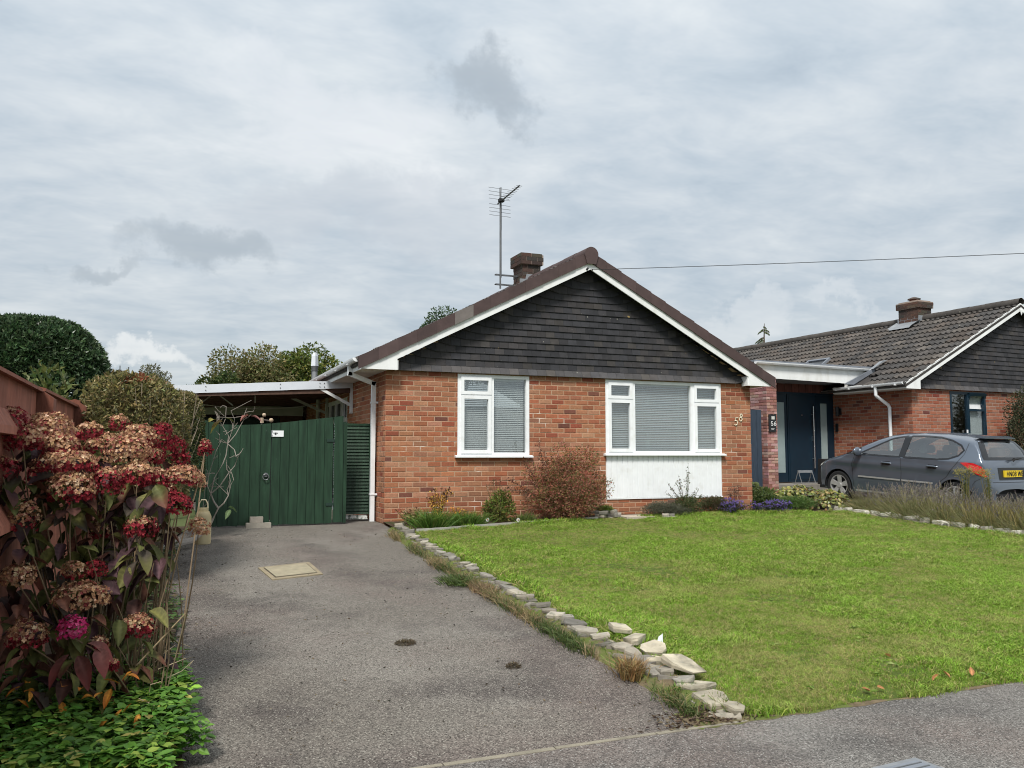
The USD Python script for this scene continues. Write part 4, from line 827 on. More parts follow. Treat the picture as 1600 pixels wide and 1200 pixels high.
mb = MB(); mb.box((-2.06, 2.29, .40), (-1.52, 2.36, 2.55)); mb.box((-1.50, 2.28, .40), (-.60, 2.35, 2.55)); mb.box((-.58, 2.29, .40), (-.005, 2.36, 2.55)); mb.box((-2.06, 2.27, 2.50), (-.005, 2.289, 2.55)); fr = obj('front_door', mb, M['navy'], nb)
mb = MB(); mb.box((-1.46, 2.272, .46), (-.64, 2.281, 2.46)); obj('door_leaf', mb, M['navy'], fr)
for a, b in ((-1.95, -1.60), (-.44, -.235)): mb = MB(); mb.box((a, 2.283, .62), (b, 2.2905, 2.30)); obj('frosted_pane', mb, M['frosted'], fr)
mb = MB(); mb.tube([(-.735, 2.215, .72), (-.735, 2.215, 2.22)], .017, 10); mb.tube([(-.735, 2.215, .95), (-.735, 2.275, .95)], .012, 8); mb.tube([(-.735, 2.215, 2.02), (-.735, 2.275, 2.02)], .012, 8); mb.box((-.745, 2.235, 1.38), (-.705, 2.272, 1.50)); obj('pull_handle', mb, M['steel'], fr, smooth=40)
mb = MB(); mb.tube([(-1.06, 2.272, 2.0), (-1.06, 2.262, 2.0)], .018, 10); obj('spy_hole', mb, M['steel'], fr)
mb = MB(); mb.box((-2.9, 1.25, .0), (-.004, 2.28, .375), (.22, .205, .18)); obj('front_step', mb, M['concrete'], nb)
mb = MB(); mb.box((-.06, 2.02, 2.02), (-.012, 2.12, 2.18)); mb.tube([(-.10, 2.07, 1.98), (-.10, 2.07, 2.22)], .045, 10); obj('wall_lamp', mb, M['black_gloss'], nb)
mb = MB(); mb.box((-.035, 2.14, 1.61), (-.011, 2.21, 1.81)); obj('doorbell', mb, M['black_gloss'], nb)
# cladded pier left of the porch with the number plate
mb = MB(); mb.box((-3.105, 1.2, -.1), (-2.825, 3.6, 2.755)); pr = obj('porch_pier', mb, M['mortar'], nb)
PAL = np.array([[.34, .17, .145], [.42, .25, .215], [.27, .12, .10], [.45, .31, .26], [.30, .155, .14], [.22, .105, .095]]); PPP = np.array([.25, .22, .2, .13, .12, .08])
brick_wall(pr, (-3.105, 1.2, 0), AX, -AY, brick_list(.28, .02, 2.74, [], .064, blen=.19, joint=.008), 90, pal=PAL, pp=PPP, proud=.014, name='stone_slip', var=.14)
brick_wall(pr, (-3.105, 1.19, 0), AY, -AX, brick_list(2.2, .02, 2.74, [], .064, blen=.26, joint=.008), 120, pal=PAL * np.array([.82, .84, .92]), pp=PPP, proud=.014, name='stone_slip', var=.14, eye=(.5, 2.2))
mb = MB(); mb.box((-3.085, 1.155, 1.55), (-2.885, 1.182, 1.93)); npl = obj('number_plate', mb, M['black_gloss'], nb)
obj('number', text_to('56', .098, (-3.052, 1.154, 1.68), AX, AZ, .004), M['white_letter'], npl); mb = MB(); mb.box((-3.02, 1.150, 1.82), (-2.93, 1.154, 1.89)); obj('sensor', mb, M['lamp_lens'], npl); mb = MB(); mb.box((-3.04, 1.151, 1.615), (-2.94, 1.154, 1.622)); mb.box((-3.025, 1.151, 1.595), (-2.955, 1.154, 1.602)); obj('lettering', mb, M['white_letter'], npl)
# chimney and rooflight
c6 = chimney(nb, NX, 2.78, .50, .62, 4.2, 5.22, .09)
mb = MB(); mb.tube([(NX, 2.78, 5.2), (NX, 2.78, 5.29)], .12, 12, (.14, .06, .045)); mb.tube([(NX, 2.78, 5.29), (NX, 2.78, 5.31), (NX, 2.78, 5.36)], [.17, .17, .05], 12, (.09, .08, .075)); obj('cowl', mb, M['brick'], c6, smooth=30)
mb = MB()
for y0, y1, x0, x1 in ((2.40, 2.46, 3.0, 3.36), (2.46, 3.12, 2.98, 3.37), (3.10, 3.16, 3.0, 3.36)): mb.add([np.array([x, y, float(ntop(x)) + .012 + (.05 if y in (2.40, 3.16) else 0)]) for x, y in ((x0, y0), (x1, y0), (x1, y1), (x0, y1))], np.array([[0, 1, 2, 3]]))
mb.add([np.array([x, y, z]) for x, y, z in ((3.36, 2.42, 4.55), (3.36, 3.13, 4.55), (3.365, 3.13, 4.78), (3.365, 2.42, 4.78))], np.array([[0, 1, 2, 3]])); mb.add([(3.36, 2.455, 4.62), (3.8, 2.455, 4.66), (3.8, 2.455, 4.80), (3.36, 2.455, 4.80)], [[0, 1, 2, 3]])
obj('flashing', mb, M['lead_pale'], c6)
mb = MB(); o = np.array([.62, 3.35, float(ntop(.62)) + .05]); tl = math.radians(8); u3 = unit(np.array([math.cos(math.atan(NS) + tl), 0, math.sin(math.atan(NS) + tl)])); n3 = np.cross(AY, u3) * -1
n3 = np.array([-u3[2], 0, u3[0]])
for (a0, a1, b0, b1) in ((0, .78, 0, .06), (0, .78, .49, .55), (0, .06, .06, .49), (.72, .78, .06, .49)):
    vv_ = [o + AY * y + u3 * x + n3 * z for z in (0, .06) for (y, x) in ((a0, b0), (a1, b0), (a1, b1), (a0, b1))]; mb.add(vv_, np.array([[4, 5, 6, 7], [0, 1, 5, 4], [1, 2, 6, 5], [2, 3, 7, 6], [3, 0, 4, 7]]))
rl = obj('rooflight', mb, M['lead'], nb); mb = MB(); mb.add([o + AY * y + u3 * x + n3 * .03 for (y, x) in ((.05, .05), (.73, .05), (.73, .5), (.05, .5))], np.array([[0, 1, 2, 3]])); obj('pane', mb, M['black_gloss'], rl)
# side gate between the houses
sgt = thing('side_gate', 'slate-blue boarded side gate between the two bungalows', 'gate', (8.76, 2.30, .26), .10)
for k in range(3): mb = MB(); mb.prism([(-.20 + k * .135, .0), (-.072 + k * .135, .0), (-.072 + k * .135, 1.765), (-.20 + k * .135, 1.765)], (0, .004 * (k % 2), 0), AX, AZ, AY, .03); obj('board', mb, M['slate_paint'], sgt)
# shoe rack and little things by the step
rk = thing('wire_rack', 'small grey wire rack standing on the navy door step', 'rack', (10.75, 3.02, .375)); mb = MB()
for x in (-.2, .2):
    mb.tube([(x, -.12, 0), (x, 0, .30)], .008, 5); mb.tube([(x, .12, 0), (x, 0, .30)], .008, 5)
mb.tube([(-.5, -.12, .02), (.3, -.12, .02)], .008, 5); obj('frame', mb, M['galv'], rk); mb = MB(); mb.box((-.2, -.02, .25), (.2, .02, .31)); obj('rail', mb, M['lead_pale'], rk)

# ---------------------------------------------------------------- parked hatchback: x forward from the rear axle, y to its left, z up
car = thing('parked_car', 'dark grey hatchback parked on the driveway of number 56', 'car')
fd = np.array([-.1236, .992, .062]); fd /= np.linalg.norm(fd); ld = np.array([-.992, -.1236, 0]); ld /= np.linalg.norm(ld); cu = np.cross(fd, ld)
co = np.array([10.17, -1.46, -.040]) - ld * .845
xf = UsdGeom.Xformable(car); xf.ClearXformOpOrder(); xf.AddTransformOp().Set(Gf.Matrix4d(*fd, 0, *ld, 0, *cu, 0, *co, 1))
ZTX = np.array([-.695, -.68, -.65, -.62, -.585, -.54, -.46, -.38, -.30, -.20, .05, .40, .85, 1.25, 1.50, 1.70, 1.95, 2.20, 2.45, 2.60, 2.80, 3.00, 3.15, 3.26, 3.33, 3.36])
ZTZ = np.array([.50, .60, .68, .90, 1.00, 1.08, 1.21, 1.31, 1.385, 1.415, 1.45, 1.475, 1.475, 1.45, 1.41, 1.35, 1.245, 1.125, 1.005, .955, .90, .835, .765, .69, .60, .50])
sq = lambda x: np.where(np.asarray(x) < 0, np.asarray(x) * .84, x); ZTX = sq(ZTX)
ZT = lambda x: np.interp(x, ZTX, ZTZ)
WPX = np.array([-.695, -.67, -.63, -.56, -.45, -.25, .2, 1.2, 2.2, 2.6, 2.9, 3.1, 3.24, 3.32, 3.36]); WPY = np.array([.50, .62, .715, .785, .825, .85, .86, .86, .86, .845, .80, .72, .60, .47, .36])
WPX = sq(WPX); WP = lambda x: np.interp(x, WPX, WPY)
def hw(x, z):
    x = np.asarray(x, float); z = np.asarray(z, float); W = WP(x) * (1 - .055 * np.clip((.60 - z) / .40, 0, 1) ** 2)
    W = W + .020 * np.exp(-((z - .80) / .07) ** 2) * ss(-.6, -.2, x) * (1 - ss(2.6, 3.0, x))
    W = W - .50 * np.clip(z - .955, 0, 1)
    zt = ZT(x); r = .13; q = np.clip((z - (zt - r)) / r, 0, 1); return np.maximum(W, .02) * (1 - q ** 2.6) ** (1 / 2.6)
xs = np.unique(np.concatenate([np.linspace(-.695 * .84, -.2, 46), np.linspace(-.2, 2.7, 110), np.linspace(2.7, 3.36, 40)])); nz = 56
ts = np.concatenate([np.linspace(0, .78, 34, endpoint=False), np.linspace(.78, 1, 22) ** 1.0]); ts[34:] = 1 - (1 - np.linspace(0, 1, 22)) ** 1.8 * .22
Xg = np.repeat(xs[:, None], nz, 1); Zg = .21 + (ZT(xs)[:, None] - .21) * ts[None]; Yg = hw(Xg, Zg); Yg[:, -1] = 0
from shapely.geometry import Polygon as SP, Point as SPt
import shapely
ARCH = .345
front_glass = [(2.02, .985), (1.60, 1.20), (1.36, 1.315), (1.12, 1.365), (1.14, .985)]
rear_glass = [(1.03, .985), (1.00, 1.372), (.72, 1.382), (.42, 1.372), (.17, 1.325), (-.02, 1.245), (-.09, 1.165), (-.02, 1.075), (.14, 1.01), (.34, .99)]
quarter = [(2.30, .985), (2.06, 1.095), (2.05, .985)]
tail_glass = [(-.66, 1.035), (.66, 1.035), (.61, 1.20), (.51, 1.345), (-.51, 1.345), (-.61, 1.20)]
screen = [(-.66, 1.03), (.66, 1.03), (.54, 1.385), (-.54, 1.385)]
def body_half(sg):
    V = np.stack([Xg, Yg * sg, Zg], -1).reshape(-1, 3); a = (np.arange(len(xs) - 1)[:, None] * nz + np.arange(nz - 1)[None]).ravel(); Q = np.stack([a, a + nz, a + nz + 1, a + 1], 1)
    c = V[Q].mean(1); keep = np.ones(len(Q), bool)
    for wx in (0.0, 2.54): keep &= ~((np.hypot(c[:, 0] - wx, c[:, 2] - .30) < ARCH) & (np.abs(c[:, 1]) > .45))
    for pg in (front_glass, rear_glass, quarter): keep &= ~(shapely.contains_xy(SP(pg).buffer(.012), c[:, 0], c[:, 2]) & (np.abs(c[:, 1]) > .5))
    keep &= ~(shapely.contains_xy(SP(tail_glass).buffer(.0), c[:, 1], c[:, 2]) & (c[:, 0] < -.1)); keep &= ~(shapely.contains_xy(SP(screen), c[:, 1], c[:, 2]) & (c[:, 0] > 1.2))
    Q = Q[keep]; return V, (Q if sg > 0 else Q[:, ::-1])
mb = MB()
for s in (1, -1): mb.add(*body_half(s))
v, f, c = mb.data(); tm = trimesh.Trimesh(v, f, process=True); tm.merge_vertices(); mb = MB(); mb.mesh(tm)
obj('body', mb, M['car_paint'], car, smooth=True)
mb = MB(); mb.box((-.48, -.74, .2), (3.1, .74, .26)); mb.box((2.35, -.70, .26), (3.2, .70, .80)); mb.box((-.47, -.60, .3), (-.36, .60, .90)); mb.box((-.45, -.62, .26), (2.3, .62, .45)); obj('underbody', mb, M['dark'], car)
def side_patch(poly, sg, off, thick=.0, n=14, ring=None):
    """a side-view polygon laid on the body's flank"""
    P_ = SP(poly); P_ = P_.difference(ring) if ring is not None else P_
    mb = MB()
    for gmt in getattr(P_, 'geoms', [P_]):
        vv, ff = trimesh.creation.triangulate_polygon(gmt, engine='earcut'); t_ = trimesh.Trimesh(np.c_[vv, np.zeros(len(vv))], ff, process=False)
        t_ = t_.subdivide_to_size(.05, max_iter=12) if not isinstance(t_, tuple) else t_
        q = np.array(t_.vertices); y = hw(q[:, 0], q[:, 1]) + off; F_ = np.array(t_.faces)
        V_ = np.stack([q[:, 0], y * sg, q[:, 1]], 1); N_ = np.cross(V_[F_[:, 1]] - V_[F_[:, 0]], V_[F_[:, 2]] - V_[F_[:, 0]])[:, 1]; F_ = np.where((N_ * sg < 0)[:, None], F_[:, ::-1], F_)
        mb.add(V_, F_)
    return mb
def end_patch(poly, lo, hi, off, ring=None, grow=1):
    """an end-view polygon laid on the tail or the windscreen"""
    P_ = SP(poly); P_ = P_.difference(ring) if ring is not None else P_; mb = MB()
    vv, ff = trimesh.creation.triangulate_polygon(P_, engine='earcut'); t_ = trimesh.Trimesh(np.c_[vv, np.zeros(len(vv))], ff, process=False).subdivide_to_size(.05, max_iter=12); q = np.array(t_.vertices)
    a = np.full(len(q), float(lo)); b = np.full(len(q), float(hi)) # a: outside end, b: inside
    for _ in range(30):
        m_ = (a + b) / 2; inside = (hw(m_, q[:, 1]) > np.abs(q[:, 0])) & (ZT(m_) > q[:, 1]); b = np.where(inside, m_, b); a = np.where(inside, a, m_)
    F_ = np.array(t_.faces); V_ = np.stack([(a + b) / 2 + off, q[:, 0], q[:, 1]], 1); mb.add(V_, F_ if off > 0 else F_[:, ::-1]); return mb
for sg in (1, -1):
    for pg in (front_glass, rear_glass, quarter):
        obj('window', side_patch(SP(pg).buffer(.004).exterior.coords[:], sg, .0), M['car_glass'], car, smooth=True)
        obj('window_seal', side_patch(SP(pg).buffer(.026, join_style=2).exterior.coords[:], sg, .004, ring=SP(pg).buffer(-.004)), M['black_gloss'], car)
    obj('pillar_trim', side_patch([(1.15, .975), (1.14, 1.37), (1.00, 1.378), (1.03, .975)], sg, .005), M['black_gloss'], car)
obj('rear_window', end_patch(tail_glass, -.60, .3, -.004), M['car_glass'], car, smooth=True)
obj('rear_window_seal', end_patch([(-.72, 1.015), (.72, 1.015), (.72, 1.09), (.655, 1.24), (.555, 1.372), (-.555, 1.372), (-.655, 1.24), (-.72, 1.09)], -.60, .3, -.007, ring=SP([(-.58, 1.065), (.58, 1.065), (.54, 1.20), (.46, 1.335), (-.46, 1.335), (-.54, 1.20)])), M['black_gloss'], car)
obj('windscreen', end_patch(screen, 3.3, 1.2, .004), M['car_glass'], car, smooth=True)
# lamps, plate, wiper
for sg in (1, -1):
    obj('tail_lamp', side_patch([(-.10, .945), (-.20, .957), (-.34, .95), (-.455, .90), (-.525, .80), (-.54, .735), (-.49, .715), (-.39, .76), (-.25, .85)], sg, .012), M['red_lens'], car, smooth=True)
    obj('headlamp', side_patch([(2.92, .82), (3.10, .80), (3.27, .70), (3.31, .62), (3.20, .62), (3.02, .70)], sg, .010), M['lamp_lens'], car, smooth=True)
    obj('door_seam', side_patch([(1.10, .96), (1.075, .80), (1.085, .30), (1.093, .30), (1.083, .80), (1.108, .96)], sg, .002), M['dark'], car)
    obj('door_seam', side_patch([(-.16, 1.30), (-.135, 1.10), (-.05, .95), (.06, .80), (.16, .66), (.30, .55), (.34, .40), (.36, .30), (.367, .30), (.348, .40), (.308, .555), (.168, .665), (.068, .805), (-.042, .955), (-.127, 1.10), (-.152, 1.30)], sg, .002), M['dark'], car)
    obj('door_seam', side_patch([(2.14, .96), (2.20, .75), (2.16, .30), (2.167, .30), (2.208, .75), (2.148, .96)], sg, .002), M['dark'], car)
    obj('door_seam', side_patch([(-.48, .70), (-.36, .62), (-.32, .55), (-.315, .557), (-.355, .628), (-.48, .708)], sg, .002), M['dark'], car)
    obj('rub_strip', side_patch([(.42, .515), (1.07, .515), (1.07, .545), (.42, .545)], sg, .012), M['alloy'], car); obj('rub_strip', side_patch([(1.10, .515), (2.05, .515), (2.05, .545), (1.10, .545)], sg, .012), M['alloy'], car)
    obj('sill', side_patch([(.40, .225), (2.12, .225), (2.12, .262), (.40, .262)], sg, .014), M['alloy'], car)
    for x in (.33, 1.30):
        yy = float(hw(x + .1, .845)); mb = MB(); mb.tube([(x, sg * (yy + .002), .835), (x + .04, sg * (yy + .032), .842), (x + .17, sg * (yy + .032), .842), (x + .21, sg * (yy + .002), .835)], .016, 8); obj('door_handle', mb, M['car_paint'], car, smooth=50); obj('handle_recess', side_patch([(x + .02, .80), (x + .19, .80), (x + .19, .87), (x + .02, .87)], sg, .003), M['black_gloss'], car)
    mb = MB(); bl = trimesh.creation.icosphere(3, 1.0); bv = np.array(bl.vertices) * [.075, .115, .085]; bv[:, 0] = np.where(bv[:, 0] < 0, bv[:, 0] * .55, bv[:, 0]); mb.add(bv + [1.98, sg * .985, 1.03], bl.faces); mb.tube([(2.0, sg * .83, .975), (1.99, sg * .93, .985)], .03, 6); obj('door_mirror', mb, M['car_paint'], car, smooth=True)
    mb = MB(); mb.add(bv * [.75, .9, .8] + [1.985, sg * .985, 1.005], bl.faces); obj('mirror_base', mb, M['dark'], car, smooth=True)
th_ = np.linspace(0, 2 * PI, 29); obj('fuel_flap', side_patch(SPt(.02 - .28, .88).buffer(.075).exterior.coords[:], 1, .0022, ring=SPt(.02 - .28, .88).buffer(.069)), M['dark'], car)
mb = MB(); mb.box((-.575, -.265, .715), (-.53, .265, .83)); plt = obj('number_plate', mb, M['yellow_plate'], car)
obj('registration', text_to('HN08 WEK', .078, (-.5755, .232, .733), (0, -1.05, 0), (0, 0, 1.05), .003, True), M['dark'], plt)
obj('plate_recess', end_patch([(-.40, .66), (.40, .66), (.42, .88), (-.42, .88)], -.60, .3, -.004), M['black_gloss'], car)
obj('bumper_vent', end_patch([(-.50, .30), (.50, .30), (.55, .42), (-.55, .42)], -.60, .3, -.004), M['dark'], car)
obj('bumper_seam', end_patch([(-.60, .618), (.60, .618), (.60, .626), (-.60, .626)], -.60, .3, -.004), M['dark'], car)
mb = MB(); mb.tube([(-.535, -.02, 1.0), (-.56, -.03, 1.035), (-.50, -.36, 1.055)], [.028, .024, .012], 6); obj('rear_wiper', mb, M['dark'], car)
mb = MB(); mb.box((-.30, -.14, 1.385), (-.285, .14, 1.403)); obj('brake_lamp', mb, M['red_lens'], car)
mb = MB(); mb.add([(-.17, -.52, 1.402), (-.17, .52, 1.402), (-.32, .47, 1.392), (-.32, -.47, 1.392), (-.17, -.52, 1.44), (-.17, .52, 1.44), (-.32, .47, 1.410), (-.32, -.47, 1.410)], np.array([[4, 5, 6, 7], [0, 3, 2, 1], [3, 7, 6, 2], [0, 4, 7, 3], [1, 2, 6, 5]])); obj('spoiler', mb, M['car_paint'], car)
# wheels with five-spoke alloys
def wheel(x, sg):
    o = np.array([x, sg * .745, .30]); mb = MB(); gg = np.linspace(0, 2 * PI, 33)[:-1]
    prof = [(.205, -.09), (.27, -.095), (.298, -.07), (.302, 0), (.298, .07), (.275, .095), (.215, .09)]
    V = np.array([[o[0] + r * math.cos(t), o[1] + sg * d, o[2] + r * math.sin(t)] for (r, d) in prof for t in gg]); n = 32; i = np.arange(n); F = np.vstack([np.stack([k * n + i, k * n + (i + 1) % n, (k + 1) * n + (i + 1) % n, (k + 1) * n + i], 1) for k in range(len(prof) - 1)])
    mb.add(V, F); ty = obj('tyre', mb, M['rubber'], car, smooth=40)
    mb = MB(); prof = [(.215, .088), (.20, .088), (.195, .02), (.19, -.05)]
    V = np.array([[o[0] + r * math.cos(t), o[1] + sg * d, o[2] + r * math.sin(t)] for (r, d) in prof for t in gg]); F = np.vstack([np.stack([k * n + i, k * n + (i + 1) % n, (k + 1) * n + (i + 1) % n, (k + 1) * n + i], 1) for k in range(3)]); mb.add(V, F)
    for k in range(5):
        t = PI / 2 + k * 2 * PI / 5; dr = np.array([math.cos(t), 0, math.sin(t)]); tg = np.array([-math.sin(t), 0, math.cos(t)])
        q = [o + dr * r + tg * w * s + np.array([0, sg * d, 0]) for (r, w, d) in ((.03, .034, .07), (.205, .055, .086)) for s in (-1, 1)]; q += [p_ - np.array([0, sg * .03, 0]) for p_ in q]
        mb.add(q, np.array([[0, 1, 3, 2], [0, 4, 5, 1], [2, 3, 7, 6], [0, 2, 6, 4], [1, 5, 7, 3]]))
    mb.tube([o + [0, sg * .04, 0], o + [0, sg * .085, 0]], .05, 12); obj('rim', mb, M['alloy'], ty)
    mb = MB(); mb.tube([o + [0, sg * -.04, 0], o + [0, sg * .0, 0]], .185, 20); obj('brake_disc', mb, M['dark'], ty)
    mb = MB(); aa = np.linspace(-.15, PI + .15, 20); V = np.array([[x + .345 * math.cos(t), sg * d, .30 + .345 * math.sin(t)] for d in (.50, .845) for t in aa]); i = np.arange(19); mb.add(V, np.stack([i, i + 1, 20 + i + 1, 20 + i], 1)); obj('arch_liner', mb, M['dark'], car)
    ring = SPt(x, .30).buffer(.372, 32).difference(SPt(x, .30).buffer(.338, 32)).intersection(SP([(x - .5, .24), (x + .5, .24), (x + .5, .9), (x - .5, .9)])); obj('arch_lip', side_patch(ring.exterior.coords[:], sg, .008), M['car_paint'], car, smooth=True)
for x in (0.0, 2.54):
    for sg in (1, -1): wheel(x, sg)
M['seat_cloth'] = surf('seat_cloth', (.10, .105, .11), rough=.9, var=.1)
# seats and steering wheel inside
def seat(x, y):
    m = trimesh.creation.capsule(.30, .13) if False else None
    mb = MB(); mb.bar((x, y, .50), (x - .16, y, 1.04), .46, .12, upv=(0, 1, 0)); mb.box((x - .02, y - .23, .44), (x + .5, y + .23, .54)); mb.tube([(x - .17, y - .13, 1.14), (x - .17, y + .13, 1.14)], .085, 10); obj('seat', mb, M['seat_cloth'], car)
for x, y in ((1.05, .36), (1.05, -.36), (.12, .36), (.12, -.36)): seat(x, y)
mb = MB(); mb.tube([(1.62 + .07 * math.sin(t), -.36 + .18 * math.cos(t), .93 + .17 * math.sin(t)) for t in np.linspace(0, 2 * PI, 20)], .014, 6); obj('steering_wheel', mb, M['dark'], car)
mb = MB(); mb.box((1.85, -.70, .78), (2.35, .70, .95)); obj('dashboard', mb, M['dark'], car)
# ---------------------------------------------------------------- fence along the left side
fn = thing('garden_fence', 'red-brown close-boarded timber fence with capping and rails, left of the hydrangea', 'fence')
FX = -3.90; FB = np.array([.17, .064, .042]); FBD = np.array([.115, .044, .026])
def fence_bay(y0, y1, top0, top1, base):
    n = int(round((y1 - y0) / .098)); mb = MB(); mb.add([(FX, y0, base), (FX, y1, base), (FX, y1, top1), (FX, y0, top0), (FX - .012, y0, base), (FX - .012, y1, base), (FX - .012, y1, top1), (FX - .012, y0, top0)], np.array([[0, 1, 2, 3], [4, 7, 6, 5]]), FBD * .22); obj('backing', mb, M['fence'], fn); w = (y1 - y0) / n
    for k in range(n):
        a = y0 + k * w; zt = np.interp(a, [y0, y1], [top0, top1]); c = FB * 1.2 * rng.uniform(.85, 1.15)
        mb = MB(); mb.add([(FX + .010, a, base), (FX + .018, a + w * .70, base), (FX + .003, a + w * .70, base), (FX + .003, a, base), (FX + .010, a, zt), (FX + .018, a + w * .70, zt), (FX + .003, a + w * .70, zt), (FX + .003, a, zt)], np.array([[0, 1, 5, 4], [1, 2, 6, 5], [2, 3, 7, 6], [3, 0, 4, 7], [4, 5, 6, 7]]), c); obj('board', mb, M['fence'], fn)
    mb = MB(); mb.prism([(-.035, 0), (.05, 0), (.05, .02), (.0, .032), (-.035, .02)], (FX, y0, top0), AX, AZ, np.array([0, y1 - y0, top1 - top0]), 1.0, FB * 1.15); obj('capping', mb, M['fence'], fn)
    for zr in (1.115, .62, .10):
        mb = MB(); mb.prism([(.02, .02), (.02, .155), (.03, .155), (.085, .06), (.085, .02)], (FX, y0, zr + (top0 - 1.44)), AX, AZ, np.array([0, y1 - y0, 0]), 1.0, FB * 1.5); obj('rail', mb, M['fence'], fn)
    mb = MB(); mb.box((FX - .01, y0, base - .35), (FX + .03, y1, base), FBD); obj('gravel_board', mb, M['fence'], fn)
fence_bay(-9.2, -6.36, 1.437, 1.440, -.22); fence_bay(-6.20, -3.9, 1.455, 1.47, -.13); fence_bay(-3.76, -1.0, 1.52, 1.53, -.05); fence_bay(-.86, 2.0, 1.56, 1.57, .05)
for y, z in ((-6.28, 1.455), (-3.83, 1.53), (-.93, 1.57), (-9.28, 1.44)):
    mb = MB(); mb.prism([(FX - .05, -.6), (FX + .115, -.6), (FX + .115, z - .055), (FX + .03, z + .005), (FX - .05, z + .005)], (0, y - .075, 0), AX, AZ, AY, .15, FB * .95); obj('fence_post', mb, M['fence'], fn)

# ---------------------------------------------------------------- plants: builders
def clump_points(n, centres, radii, shell=.55):
    """points in a union of ellipsoids, thicker towards their skins; also the outward direction"""
    centres = np.asarray(centres, float); radii = np.asarray(radii, float); w = radii.prod(1) ** (2 / 3); k = rng.choice(len(centres), n, p=w / w.sum())
    d = randdir(n); r = rng.uniform(shell ** 3, 1, (n, 1)) ** (1 / 3); return centres[k] + d * r * radii[k], d, k
def foliage(n, centres, radii, L, W, cols, p=None, shell=.5, droop=.0, zmin=None, var=.16, jitter=.5, keep=None):
    P, d, k = clump_points(n, centres, radii, shell)
    if zmin is not None: P[:, 2] = np.maximum(P[:, 2], zmin + rng.uniform(0, .06, n))
    if keep is not None: m = keep(P); P, d, k = P[m], d[m], k[m]
    n = len(P); D = unit(d * .6 + randdir(n) * jitter + np.array([0, 0, -droop])); ct = rng.uniform(.72, 1.22, len(centres))[k]
    c = pick(cols, n, p, var) * ct[:, None]
    mb = MB(); mb.add(*leafset(P, D, L * rng.uniform(.65, 1.3, n), W * rng.uniform(.7, 1.25, n), c)); return mb
def blob_cluster(c, r, n, spread=.75, flat=1.0, rr=(.28, .5)):
    c, r = np.asarray(c, float), np.asarray(r, float); d = randdir(n); d[:, 2] = np.abs(d[:, 2]) * flat if flat > 0 else d[:, 2]
    cs = c + d * r * spread * rng.uniform(.35, 1, (n, 1)) ** .6; return cs, r * rng.uniform(rr[0], rr[1], (n, 1))
def stems_to(base, tips, r0=.012, r1=.004, c=(.16, .11, .07), bend=.15, sides=5, mb=None):
    mb = mb or MB(); base = np.asarray(base, float)
    for t in tips:
        t = np.asarray(t, float); b = base + rng.normal(0, .03, 3) * [1, 1, 0]; m = (b + t) / 2 + rng.normal(0, bend * np.linalg.norm(t - b) * .3, 3) + np.array([0, 0, .1 * np.linalg.norm(t - b)])
        s = np.linspace(0, 1, 6)[:, None]; pts = (1 - s) ** 2 * b + 2 * s * (1 - s) * m + s ** 2 * t; mb.tube(pts, np.linspace(r0, r1, 6), sides, np.asarray(c) * rng.uniform(.7, 1.3), cap=False)
    return mb
def bush(name, label, cat, loc, r, n, L, W, cols, p=None, ncl=14, nst=14, shell=.4, droop=0, group=None, mat='leaf', stem_c=(.14, .10, .065), zc=.5, flat=1.0, jitter=.5, rr=(.28, .5), spread=.75):
    """a bush standing at loc: radii r, its foliage in uneven clumps, stems inside"""
    t = thing(name, label, cat, loc, 0, group); rx, ry, rz = r
    cs, rs = blob_cluster((0, 0, rz * zc), (rx, ry, rz * (1 - zc)), ncl, flat=flat, rr=rr, spread=spread)
    cs = np.vstack([cs, [[0, 0, rz * zc * .9]]]); rs = np.vstack([rs, [[rx * .7, ry * .7, rz * .45]]])
    obj('foliage', foliage(n, cs, rs, L, W, cols, p, shell, droop, zmin=.01, jitter=jitter), M[mat], t)
    if nst: obj('stems', stems_to((0, 0, -.02), cs[rng.choice(len(cs), nst)] + rng.normal(0, .04, (nst, 3)), c=stem_c), M['stem'], t)
    return t
def tree(name, label, cat, loc, trunk_h, crown, n, L, W, cols, p=None, trunk_r=.14, group=None, limbs=10, droop=.2, shell=.45):
    """trunk, limbs reaching into the clumps of the crown, and leaf-sized faces; crown: (centre, radii, number of clumps)"""
    t = thing(name, label, cat, loc, 0, group); cs, rs = [], []
    for c, r, k in crown:
        a, b = blob_cluster(c, r, k, flat=0, rr=(.25, .48), spread=.95); cs.append(a); rs.append(b); cs.append(np.array([c], float)); rs.append(np.array([r], float) * .55)
    cs, rs = np.vstack(cs), np.vstack(rs)
    mb = MB(); mb.tube([(0, 0, -.2), (.02, 0, trunk_h * .5), (0, .03, trunk_h), tuple(np.asarray(crown[0][0]) * [1, 1, .9])], [trunk_r, trunk_r * .85, trunk_r * .7, trunk_r * .25], 8); obj('trunk', mb, M['bark'], t, smooth=True)
    mb = MB()
    for q in rng.choice(len(cs), min(limbs, len(cs)), replace=False):
        b = np.array([0, 0, trunk_h * rng.uniform(.7, 1)]); m = (b + cs[q]) / 2 + [0, 0, .12]; s = np.linspace(0, 1, 6)[:, None]; mb.tube((1 - s) ** 2 * b + 2 * s * (1 - s) * m + s ** 2 * cs[q], np.linspace(trunk_r * .4, .012, 6), 5, (.1, .08, .06), cap=False)
    obj('limbs', mb, M['bark'], t)
    obj('crown', foliage(n, cs, rs, L, W, cols, p, shell, droop), M['leaf'], t); return t

G_DARK = [[.042, .078, .032], [.06, .10, .042], [.028, .052, .024], [.095, .135, .07]]
G_OLIVE = [[.175, .155, .055], [.13, .122, .045], [.23, .19, .08], [.085, .09, .035], [.28, .22, .11]]
G_MID = [[.045, .075, .018], [.065, .095, .024], [.032, .055, .016], [.10, .115, .035]]

